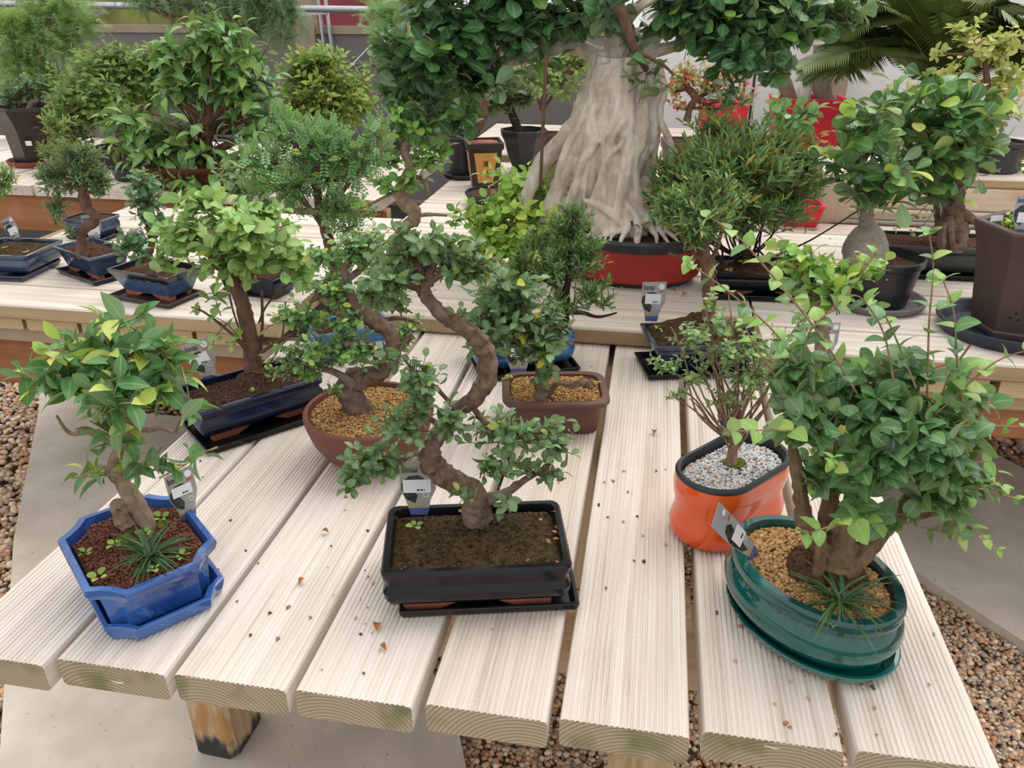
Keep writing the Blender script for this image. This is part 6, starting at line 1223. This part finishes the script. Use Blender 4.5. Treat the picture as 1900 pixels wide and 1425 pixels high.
foliage(AA, bAA, cl, 'obovate', 17, [((.05, .14, .055), .5), ((.085, .20, .085), .35), ((.03, .09, .04), .15)], None, 'leafgloss', cover=1.4, ind=250, k=6, seed=231, up=.35, asp=1.2)
plant_tag('silver plant card with white sticker leaning behind the blue pot with black rim', W(270, 470, BZ + .06), .042, .070, YAW + .3, math.radians(-5), math.radians(-15), 'cardsilver', (.1, .2, .8, .25))
# --- Z left edge
cZ = W(-35, 497, BZ + .03); cZ = (-1.738, 1.845); aZ = math.radians(60)
tray('blue tray under the dark navy pot cut by the left edge of the photo', 'tray', 'rect', (cZ[0] - .012, cZ[1] - .018), math.radians(4), .095, .085, BZ + .001, 'navy', .014, .006, .003)
Zp = thing('young_bonsai', 'leafy bonsai in a dark navy bulging pot at the left edge of the photo', 'bonsai', (cZ[0], cZ[1], BZ + .006))
shell(Zp, 'pot', 'rect', cZ, math.radians(4), .094, .085, BZ + .006, [(-.028, .008), (-.014, .012), (-.003, .024), (-.001, .036), (-.006, .046), (-.009, .050), (-.002, .054), (.001, .062)], M['navy'], .012, inner=[(-.008, .055), (-.01, .04)], wall=.007)
soil(Zp, 'rect', cZ, math.radians(4), .085, .076, BZ + .058, 'moss', .014, .008, .004); weeds(Zp, [tuple(W(8, 462, BZ + .072)), tuple(W(48, 470, BZ + .07))], .010, 43)
bZ = Vector((cZ[0] - .04, cZ[1], BZ + .07)); trunk(Zp, bZ, [[(-20, 462, 9), (-22, 430, 8), (-15, 390, 6), (-5, 350, 4)]], 'bark_brown'); foliage(Zp, bZ, [(5, 335, 28, 30, .02), (-10, 350, 30, 28, 0)], 'narrow', 13, G['azdark'], G['bright'], cover=1.5, ind=80, k=8, seed=233)
plant_tag('grey plant card seen edge on in the navy pot at the left edge', W(34, 447, BZ + .06), .036, .070, YAW + math.radians(62), math.radians(-4), math.radians(-12), 'cardsilver', (.15, .3, .7, .3))
# dark pots further along the left table
cdk = (-.985, 1.79)
Dk = thing('potted_bonsai', 'dark navy pot mostly hidden behind the crown of the pale green bonsai', 'bonsai', (cdk[0], cdk[1], BZ)); shell(Dk, 'pot', 'rect', cdk, -.2, .085, .05, BZ, [(-.018, 0), (-.010, .006), (-.002, .04), (0, .056)], M['darknavy'], .006, inner=[(-.007, .05), (-.01, .04)], wall=.007); soil(Dk, 'rect', cdk, -.2, .077, .042, BZ + .05, 'peat', .006, .006)
bDk = Vector((cdk[0], cdk[1], BZ + .055)); trunk(Dk, bDk, [[(535, 505, 8), (530, 470, 7), (500, 420, 5), (480, 380, 4)]], 'bark_dark'); foliage(Dk, bDk, [(460, 350, 55, 30, .03), (430, 325, 40, 25, .05), (500, 385, 30, 25, .02)], 'oval', 20, G['elm'], G['bright'], cover=1.5, ind=120, k=6, seed=235)

# ================================================================== BACK ROW, LEFT
def simple_plant(name, label, cat, base, pot_, tr_, cl_, kind, L, pal, new=None, mat='leaf', cover=1.5, ind=200, k=7, seed=1, pnew=.15, barkm='bark_brown', auto=True, **kw):
    t = thing(name, label, cat, (base.x, base.y, pot_[6] if len(pot_) > 6 else BZ)); z0 = pot_[6] if len(pot_) > 6 else BZ
    shp, a, b, h, mt, tap = pot_[:6]; c = (base.x, base.y)
    shell(t, 'pot', shp, c, pot_[7] if len(pot_) > 7 else 0, a, b, z0, [(-tap, 0), (-tap + .004, .004), (-tap * .25, h * .72), (-.006, h * .82), (0, h * .86), (.001, h)], M[mt], .008, inner=[(-.010, h - .008), (-.014, h * .6)], wall=.009, sharp=.45)
    soil(t, shp, c, pot_[7] if len(pot_) > 7 else 0, a - .012, b - .012, z0 + h - .010, 'peat', .008, .006)
    bb = Vector((base.x, base.y, z0 + h))
    if tr_:
        trunk(t, bb, tr_, barkm, rough=.25)
        if auto: auto_branches(t, bb, P3(bb, tr_[0])[1:], cl_, barkm, 3.5, seed)
    foliage(t, bb, cl_, kind, L, pal, new, mat, cover=cover, ind=ind, k=k, seed=seed, pnew=pnew, **kw)
    return t, bb
# V hexagonal tall pot
bV = W(42, 312, BZ); cV = (bV.x, bV.y + .11)
tray('red plastic saucer under the tall dark brown pot at the upper left', 'saucer', 'oval', cV, 0, .135, .13, BZ + .001, 'redsaucer', .022, .010, wall=.010)
Vp = thing('potted_ficus', 'tall dark brown flared pot with a small fig at the upper left', 'potted plant', (cV[0], cV[1], BZ + .008))
shell(Vp, 'pot', 'poly6', cV, .15, .150, .145, BZ + .008, [(-.055, 0), (-.052, .004), (-.048, .06), (-.040, .14), (-.022, .19), (-.004, .225), (.002, .235), (.001, .248)], M['darkclay'], inner=[(-.016, .24), (-.022, .2)], wall=.015, sharp=.35)
soil(Vp, 'poly6', cV, .15, .128, .122, BZ + .215, 'peat', .008); sticker(Vp, 53, 266, Vector((cV[0] + .03, cV[1] - .1, BZ + .1)), -.008, .028, .020, .01)
bVV = Vector((cV[0], cV[1], BZ + .23)); trunk(Vp, bVV, [[(54, 222, 7), (55, 205, 6), (60, 190, 6), (70, 185, 5), (60, 170, 4)]], 'bark_ficus'); foliage(Vp, bVV, [(45, 170, 48, 26, 0), (80, 160, 22, 22, 0), (20, 180, 22, 16, 0)], 'obovate', 18, G['dark'], [((.10, .22, .08), 1)], 'leafgloss', cover=1.5, ind=150, k=6, seed=241, pnew=.2)
# azalea domes
b = W(200, 318, BZ); b = Vector((b.x, b.y + .12, BZ))
simple_plant('azalea_bush', 'broad dome of small dark green leaves at the left behind the glossy leaved fig', 'bush', b, ('oval', .12, .12, .09, 'black', .03), [[(225, 270, 9), (222, 230, 8), (220, 190, 6)]], [(205, 165, 105, 72, .05, 1.1), (150, 195, 55, 48, 0), (270, 140, 65, 50, 0), (120, 225, 30, 30, 0, .8), (210, 120, 60, 32, .05), (190, 190, 90, 40, -.06), (300, 110, 40, 25, 0)], 'elliptic', 19, G['azdark'], G['azalea'], 'leafmatte', cover=2.3, ind=300, k=8, seed=251, shell=.78, up=.7, pnew=.35)
b = Vector((V(610, 300, 3.35).x, 3.35, BZ))
simple_plant('azalea_bush', 'yellow green dome shaped bush in front of the greenhouse glass', 'bush', b, ('oval', .12, .12, .09, 'black', .03), [[(610, 300, 9), (608, 250, 8), (605, 190, 6)]], [(605, 175, 84, 78, .04, 1.3), (560, 130, 38, 35, 0), (590, 105, 42, 22, 0), (650, 190, 42, 42, 0), (560, 200, 45, 40, 0), (610, 190, 70, 40, -.06)], 'elliptic', 19, G['azalea'], [((.42, .44, .07), 1)], 'leafmatte', cover=2.3, ind=300, k=8, seed=253, shell=.78, up=.7, pnew=.3)
# X big benjamina
bX = Vector((V(372, 378, 2.95).x, 2.97, BZ)); cX = (bX.x, bX.y)
Xp = thing('ficus_bonsai', 'wide bushy fig with long glossy leaves in a low red brown oval pot, back left', 'bonsai', (bX.x, bX.y, BZ))
shell(Xp, 'pot', 'oval', cX, 0, .30, .16, BZ, [(-.04, 0), (-.035, .006), (-.012, .06), (-.004, .075), (.0, .08), (.002, .095)], plain('dark_red_clay', (.11, .035, .022), .6, .3), inner=[(-.014, .088), (-.018, .07)], wall=.012)
soil(Xp, 'oval', cX, 0, .282, .142, BZ + .088, 'peat', .02, amp=.006)
bXX = Vector((bX.x, bX.y, BZ + .10))
tp = [[(372, 355, 22), (372, 325, 17), (378, 290, 14), (385, 240, 12), (390, 180, 9), (395, 120, 6)], [(375, 320, 9), (340, 300, 8), (330, 320, 6), (350, 335, 4)], [(380, 290, 9), (420, 270, 7), (470, 250, 5)], [(378, 280, 9), (320, 260, 7), (260, 250, 5)], [(386, 230, 8), (330, 180, 6), (300, 140, 4)], [(388, 220, 8), (440, 180, 6), (470, 150, 4)], [(375, 335, 6, -.05), (400, 345, 5, -.08), (430, 350, 3, -.1)], [(370, 340, 6, -.05), (340, 350, 5, -.08), (310, 345, 3, -.08)]]
trunk(Xp, bXX, tp, 'bark_brown', rough=.3)
rgx = np.random.default_rng(3); ex = []
for i in range(46):
    x, y = 380 + rgx.normal() * 70, 220 + rgx.normal() * 70; ex.append([(385 + (x - 385) * .3, 250 + (y - 250) * .2, 2.2, rgx.normal() * .05), (385 + (x - 385) * .7 + rgx.normal() * 8, 240 + (y - 240) * .6, 1.6, rgx.normal() * .06), (x, y, 1.0, rgx.normal() * .08)])
mb = MB()
for e_ in ex: tube(mb, [D(p[0], p[1], bXX, p[3]) for p in e_], [p[2] * pxs(bXX) for p in e_], 4, 3, cap=False)
tag(mb.build('twigs', M['twig'], Xp), kind='stuff')
cl = [(385, 85, 88, 52, 0), (330, 150, 70, 52, 0), (440, 160, 82, 62, 0), (400, 45, 50, 26, 0), (255, 245, 82, 42, -.05), (350, 265, 95, 42, -.08), (480, 235, 55, 42, -.02, .9), (215, 215, 42, 26, -.03, .9), (320, 95, 40, 35, 0), (460, 100, 45, 40, 0), (390, 140, 100, 70, .1), (290, 285, 60, 26, -.08, .8), (420, 300, 60, 28, -.08, .9), (360, 330, 75, 24, -.14, .8), (460, 330, 60, 24, -.12, .9), (250, 290, 40, 22, -.08, .7), (500, 190, 40, 30, 0, .9)]
foliage(Xp, bXX, cl, 'willow', 40, G['benj'], [((.28, .44, .09), .6), ((.20, .36, .08), .4)], 'leafgloss', cover=1.9, ind=300, k=6, seed=261, pnew=.3, shell=.6, up=.4, droop=.25, asp=1.25)
# yellowing small bush
b = W(95, 330, BZ); b = Vector((b.x + .06, b.y + .30, BZ))
simple_plant('small_shrub', 'small shrub with orange and yellow tipped leaves beside the tall dark pot', 'bush', b, ('rect', .07, .05, .06, 'darkclay', .02), [[(130, 290, 5), (128, 270, 4), (125, 250, 3)]], [(125, 250, 48, 32, 0), (110, 225, 32, 22, 0), (140, 270, 40, 22, 0, .8)], 'elliptic', 15, [((.16, .22, .05), .5), ((.10, .16, .05), .5)], [((.55, .32, .04), .6), ((.40, .14, .04), .4)], 'leafmatte', cover=1.4, ind=150, k=7, seed=271, pnew=.6)
tray('empty shallow black plastic dish under the left side of the big fig', 'dish', 'oval', (V(218, 318, 2.93).x, 3.05), 0, .10, .09, BZ + .001, 'black', .045, .012, cat='dish', wall=.006)
# conifers (fine hanging foliage)
b = Vector((V(60, 250, 3.9).x, 3.9, BZ))
simple_plant('larch_bonsai', 'light green feathery conifer with drooping sprays at the top left corner', 'bonsai tree', b, ('oval', .12, .10, .12, 'black', .03), [[(62, 215, 8), (68, 160, 9), (78, 90, 8), (88, 20, 8), (92, -40, 7)], [(80, 80, 5), (50, 60, 4), (10, 50, 3)], [(86, 40, 5), (120, 40, 4), (160, 50, 3)]], [(60, 55, 72, 48, 0), (35, 110, 52, 52, 0), (80, 140, 42, 38, 0), (115, 75, 52, 38, 0), (150, 45, 45, 26, 0, .8), (15, 50, 40, 50, 0), (100, 10, 90, 26, 0), (115, 150, 25, 25, 0, .7), (10, 140, 25, 30, 0, .8)], 'needle', 36, [((.16, .32, .08), .45), ((.24, .42, .11), .4), ((.10, .2, .07), .15)], [((.42, .56, .2), 1)], 'leafmatte', cover=3.6, ind=0, k=6, seed=281, pnew=.2, shell=.2, up=-.2, droop=.25)
b = Vector((V(420, 250, 4.3).x, 4.3, BZ))
simple_plant('weeping_conifer', 'grey green conifer with curtains of hanging sprays at the top behind the fig', 'bonsai tree', b, ('oval', .12, .10, .12, 'black', .03), [[(420, 230, 8), (425, 150, 8), (430, 60, 8), (430, -60, 7)], [(428, 20, 4), (350, 10, 3), (290, 10, 2)], [(430, 20, 4), (480, 10, 3), (540, 20, 2)]], [(300, 15, 62, 30, 0), (370, 15, 62, 34, 0), (440, 25, 62, 44, 0), (500, 45, 52, 42, 0), (530, 60, 36, 28, 0), (260, 5, 45, 16, 0), (480, 10, 80, 26, 0), (540, 25, 28, 26, 0)], 'needle', 38, [((.10, .19, .09), .5), ((.15, .26, .13), .35), ((.06, .12, .06), .15)], None, 'leafmatte', cover=3.6, ind=0, k=6, seed=283, hang=True, droop=.5, up=0)
b = Vector((V(735, 260, 3.9).x, 3.9, BZ))
simple_plant('larch_bonsai', 'light green needled conifer branch left of the dark fig crown at the top', 'bonsai tree', b, ('oval', .10, .09, .10, 'black', .03), [[(745, 250, 6), (745, 150, 6), (750, 60, 5), (750, -20, 5)]], [(725, 25, 42, 30, 0), (735, 65, 40, 26, 0), (700, 20, 25, 18, 0, .8), (740, 100, 26, 22, 0, .8), (690, 118, 18, 8, 0, .6), (720, 60, 40, 30, .1)], 'needle', 32, [((.20, .38, .15), .5), ((.28, .46, .2), .5)], None, 'leafmatte', cover=3.6, ind=0, k=6, seed=285, shell=.2, up=.2)

# ================================================================== BACK ROW, CENTRE AND RIGHT
b = Vector((V(1010, 235, 3.95).x, 3.95, BZ + .02))
simple_plant('loose_shrub', 'loose light green shrub with orange shoots seen left of the pale trunk', 'bush', b, ('rect', .10, .07, .08, 'brownclay', .03, BZ + .02), [[(1005, 205, 6), (1010, 180, 5), (1020, 140, 4)], [(1010, 200, 3), (1040, 160, 2.5), (1075, 120, 2)], [(1005, 200, 3), (980, 150, 2)]], [(1030, 150, 62, 45, 0), (985, 140, 40, 40, 0), (1080, 110, 35, 35, 0), (1040, 110, 40, 25, .05, .8)], 'oval', 13, [((.22, .34, .10), .5), ((.14, .25, .08), .3), ((.34, .38, .12), .2)], G['red'], 'leafmatte', cover=1.1, ind=0, k=7, seed=291, pnew=.15)
cAF = Vector((V(1278, 330, 3.05).x, 3.05, BZ))
simple_plant('red_leaf_bonsai', 'sparse bonsai with red and yellow leaves in a brown flared pot behind the trunk', 'bonsai', cAF, ('rect', .105, .09, .22, 'brownclay', .035, BZ, .12), [[(1275, 225, 7), (1280, 200, 6), (1290, 182, 7), (1276, 165, 6), (1265, 155, 5)], [(1290, 182, 4), (1310, 195, 3), (1335, 185, 2)]], [(1275, 140, 45, 32, 0), (1320, 150, 45, 35, 0), (1250, 165, 25, 25, 0, .7), (1370, 185, 40, 28, 0), (1330, 200, 40, 18, 0, .8), (1260, 195, 25, 18, 0, .5), (1360, 140, 35, 22, .05, .7)], 'elliptic', 15, G['red'], [((.55, .05, .06), 1)], 'leafmatte', cover=.95, ind=200, k=6, seed=293, pnew=.3)
# red cube planters
def cube_planter(label, px, py, v, a, h, ang):
    p = V(px, py, v); z1 = p.z; h = z1 - BZ - .021; c = (p.x, p.y); t = thing('cube_planter', label, 'planter', (c[0], c[1], z1 - h), 'red tapered planters')
    shell(t, 'pot', 'rect', c, ang, a, a * .8, z1 - h, [(-a * .22, 0), (-a * .2, .01), (0, h - .012), (.002, h)], M['redplastic'], .006, inner=[(-.014, h - .01), (-.016, h - .04)], wall=.012, sharp=.4); soil(t, 'rect', c, ang, a - .018, a * .8 - .018, z1 - .035, 'peat', .006, .004); return t, Vector((c[0], c[1], z1))
t1, rb1 = cube_planter('bright red tapered planter with stubby trunks in front of the pale wall', 1502, 180, 4.15, .165, .30, .06)
for i, (px, r0, h0, lean, nm) in enumerate(((1457, 13, 75, -14, 'trunk'), (1525, 17, 80, 2, 'trunk'))):
    mb = MB(); tube(mb, [D(px + 10, 190, rb1, -.02), D(px, 160, rb1, -.01), D(px + lean, 125, rb1, 0), D(px + lean, 190 - h0 - 30, rb1, 0)], [r0 * pxs(rb1), r0 * pxs(rb1) * 1.05, r0 * pxs(rb1), r0 * pxs(rb1)], 10, 5, .12, i); mb.build(nm, M['bark_ficus'] if i == 0 else M['bark_bulb'], t1)
mb = MB(); q = rb1 + RIGHT * -.03; tube(mb, [q - UP * .03 + RIGHT * .0, q + UP * .04, q + UP * .075, q + UP * .10], [.036, .036, .03, .004], 8, 1, .1); mb.build('white_stone', M['white'], t1)
for px in (1452,):
    foliage(t1, rb1, [(1445, 60, 40, 20, 0)], 'needle', 30, G['conif'], None, 'leafmatte', cover=1.2, ind=0, k=5, seed=295)
t2, rb2 = cube_planter('red tapered planter mostly hidden behind the red leaved bonsai', 1345, 190, 4.25, .12, .27, -.1)
# AJ small round leaf plant with red leaves below
bAJ = Vector((V(1475, 330, 2.95).x, 2.75, BZ))
simple_plant('round_leaf_bonsai', 'small bonsai with round leaves and red lower shoots in front of the red planter', 'bonsai', bAJ, ('rect', .07, .05, .075, 'redplastic', .02), [[(1478, 330, 5), (1480, 290, 5), (1475, 250, 4), (1470, 220, 3)]], [(1470, 215, 52, 28, 0), (1440, 200, 25, 26, 0, .8), (1505, 205, 30, 22, 0, .8), (1470, 245, 45, 20, 0, .7)], 'round', 25, [((.10, .25, .08), .6), ((.18, .34, .12), .4)], [((.24, .36, .05), 1)], 'leafgloss', cover=1.1, ind=120, k=5, seed=301, pnew=.15)
foliage(bpy.data.objects['round_leaf_bonsai'], Vector((bAJ.x, bAJ.y, BZ + .075)), [(1490, 265, 40, 22, 0), (1440, 265, 25, 15, 0, .7)], 'elliptic', 17, [((.55, .07, .03), .6), ((.42, .16, .04), .4)], None, 'leafmatte', cover=1.0, ind=60, k=5, seed=303)
# sago palm
bG_ = Vector((V(1745, 330, 3.9).x, 3.9, BZ + .02))
pg = thing('sago_palm', 'large sago palm with arching feathered dark green fronds at the top right', 'palm', bG_)
shell(pg, 'pot', 'oval', (bG_.x, bG_.y), 0, .16, .16, BZ + .02, [(-.04, 0), (0, .16), (.002, .18)], M['black'], inner=[(-.014, .17), (-.02, .15)], wall=.012)
mb = MB(); tube(mb, [bG_ + UP * .12, bG_ + UP * .22, bG_ + UP * .30], [.075, .08, .05], 12, 4, .3); mb.build('trunk', M['bark_dark'], pg)
hub = D(1745, 165, bG_, 0); mb = MB(); tube(mb, [bG_ + UP * .26, hub], [.05, .03], 10, 3, .2); mb.build('crown_shaft', M['bark_brown'], pg)
fr = [[(1745, 170), (1690, 110, -.1), (1610, 92, -.2), (1540, 105, -.25), (1475, 130, -.3)], [(1745, 165), (1700, 80, -.1), (1640, 30, -.15), (1570, 10, -.2), (1520, 25, -.25)], [(1745, 165), (1720, 80, -.05), (1690, 10, -.1), (1640, -40, -.1)], [(1745, 165), (1760, 60, -.05), (1750, -20, -.05)], [(1745, 165), (1800, 70, -.1), (1850, 10, -.15), (1910, -10, -.2)],
      [(1745, 170), (1830, 110, -.1), (1900, 80, -.2), (1960, 90, -.2)], [(1745, 160), (1700, 60, .1), (1660, 10, .15), (1600, -10, .2)], [(1745, 160), (1780, 50, .15), (1830, -20, .2)], [(1745, 165), (1660, 90, .05), (1590, 60, .05), (1500, 70, .0)], [(1745, 165), (1680, 60, -.02), (1600, 5, -.05), (1540, -10, -.05)], [(1745, 165), (1735, 70, .05), (1700, -20, .1)], [(1745, 165), (1860, 90, .05), (1930, 40, .05)]]
rgp = np.random.default_rng(12)
for _i in range(26):
    a_ = rgp.uniform(-1.5, 1.25); l_ = rgp.uniform(.7, 1.1); e_ = 1745 + math.sin(a_) * 240 * l_, 165 - 150 * math.cos(a_ * .8) * l_ ; o_ = rgp.uniform(-.3, .2)
    fr.append([(1745, 165), (1745 + math.sin(a_) * 90, 165 - 120 * l_ * math.cos(a_ * .7), o_ * .4), (1745 + math.sin(a_) * 180, 165 - 150 * l_ * math.cos(a_ * .8), o_ * .8), (e_[0], e_[1] + 35 * abs(a_), o_)])
for i, pth in enumerate(fr):
    pts = P3(bG_, [(p[0], p[1], 1, p[2] if len(p) > 2 else 0) for p in pth]); Pm, _ = smoothpath(pts, [1] * len(pts), 12); mb = MB(); tube(mb, pts, [.005, .0045, .004, .003, .002][:len(pts)], 5, 6)
    n = len(Pm); tot = 66
    for j in range(4, tot):
        t = j / tot * (n - 1); a = int(t); fr_ = t - a; p = Pm[a].lerp(Pm[min(a + 1, n - 1)], fr_); td = (Pm[min(a + 1, n - 1)] - Pm[max(a - 1, 0)]).normalized(); sd = td.cross(UP).normalized(); L_ = .19 * math.sin(math.pi * min(.97, .12 + .83 * j / tot)) ** .7
        for s_ in (-1, 1):
            d = (sd * s_ * .85 + td * .55 - UP * .12 + UP * .25).normalized(); w_ = td * .0062; q = p + d * L_ - UP * L_ * .25; m2 = p + d * L_ * .55
            mb.add([p - w_, p + w_, m2 + w_, q, m2 - w_], [(0, 1, 2, 3, 4)])
    mb.build('frond', M['palm'] if 'palm' in M else M.setdefault('palm', plain('palm_green', (.13, .18, .04), .45, .5, 0, .3, 8, 0)), pg, smooth=False)
# AH straw-yellow bush
b = Vector((V(1835, 300, 2.98).x, 3.02, .80))
simple_plant('yellowing_bush', 'yellowing small leaved bush in front of the sago palm at the right edge', 'bush', b, ('rect', .10, .08, .09, 'brownclay', .03, .80), [[(1840, 260, 7), (1838, 210, 6), (1832, 150, 5), (1825, 100, 4)]], [(1830, 90, 72, 42, 0), (1780, 140, 52, 32, 0), (1860, 150, 45, 52, 0), (1790, 60, 40, 22, 0, .8), (1870, 80, 40, 38, 0), (1740, 95, 22, 16, 0, .6), (1860, 210, 40, 38, 0, .8), (1700, 165, 35, 18, 0, .7)], 'round', 17, G['straw'], G['yel'], 'leafmatte', cover=1.25, ind=200, k=7, seed=311, pnew=.1, shell=.4)
# AI right: grey-green small leaf shrub + black pot
b = Vector((V(1832, 405, 2.93).x, 3.0, .80 - .0))
simple_plant('grey_leaf_shrub', 'loose grey green shrub in a round black pot on the plinth at the right', 'bush', b, ('oval', .085, .08, .10, 'black', .012, .80), [[(1855, 375, 5), (1860, 350, 5), (1862, 320, 4)]], [(1855, 320, 52, 32, 0), (1885, 290, 26, 40, 0), (1830, 350, 35, 22, 0, .7), (1880, 360, 26, 26, 0, .8), (1800, 335, 25, 18, 0, .6)], 'elliptic', 17, G['grey'], [((.30, .40, .18), 1)], 'leafmatte', cover=1.1, ind=150, k=6, seed=313, pnew=.2)
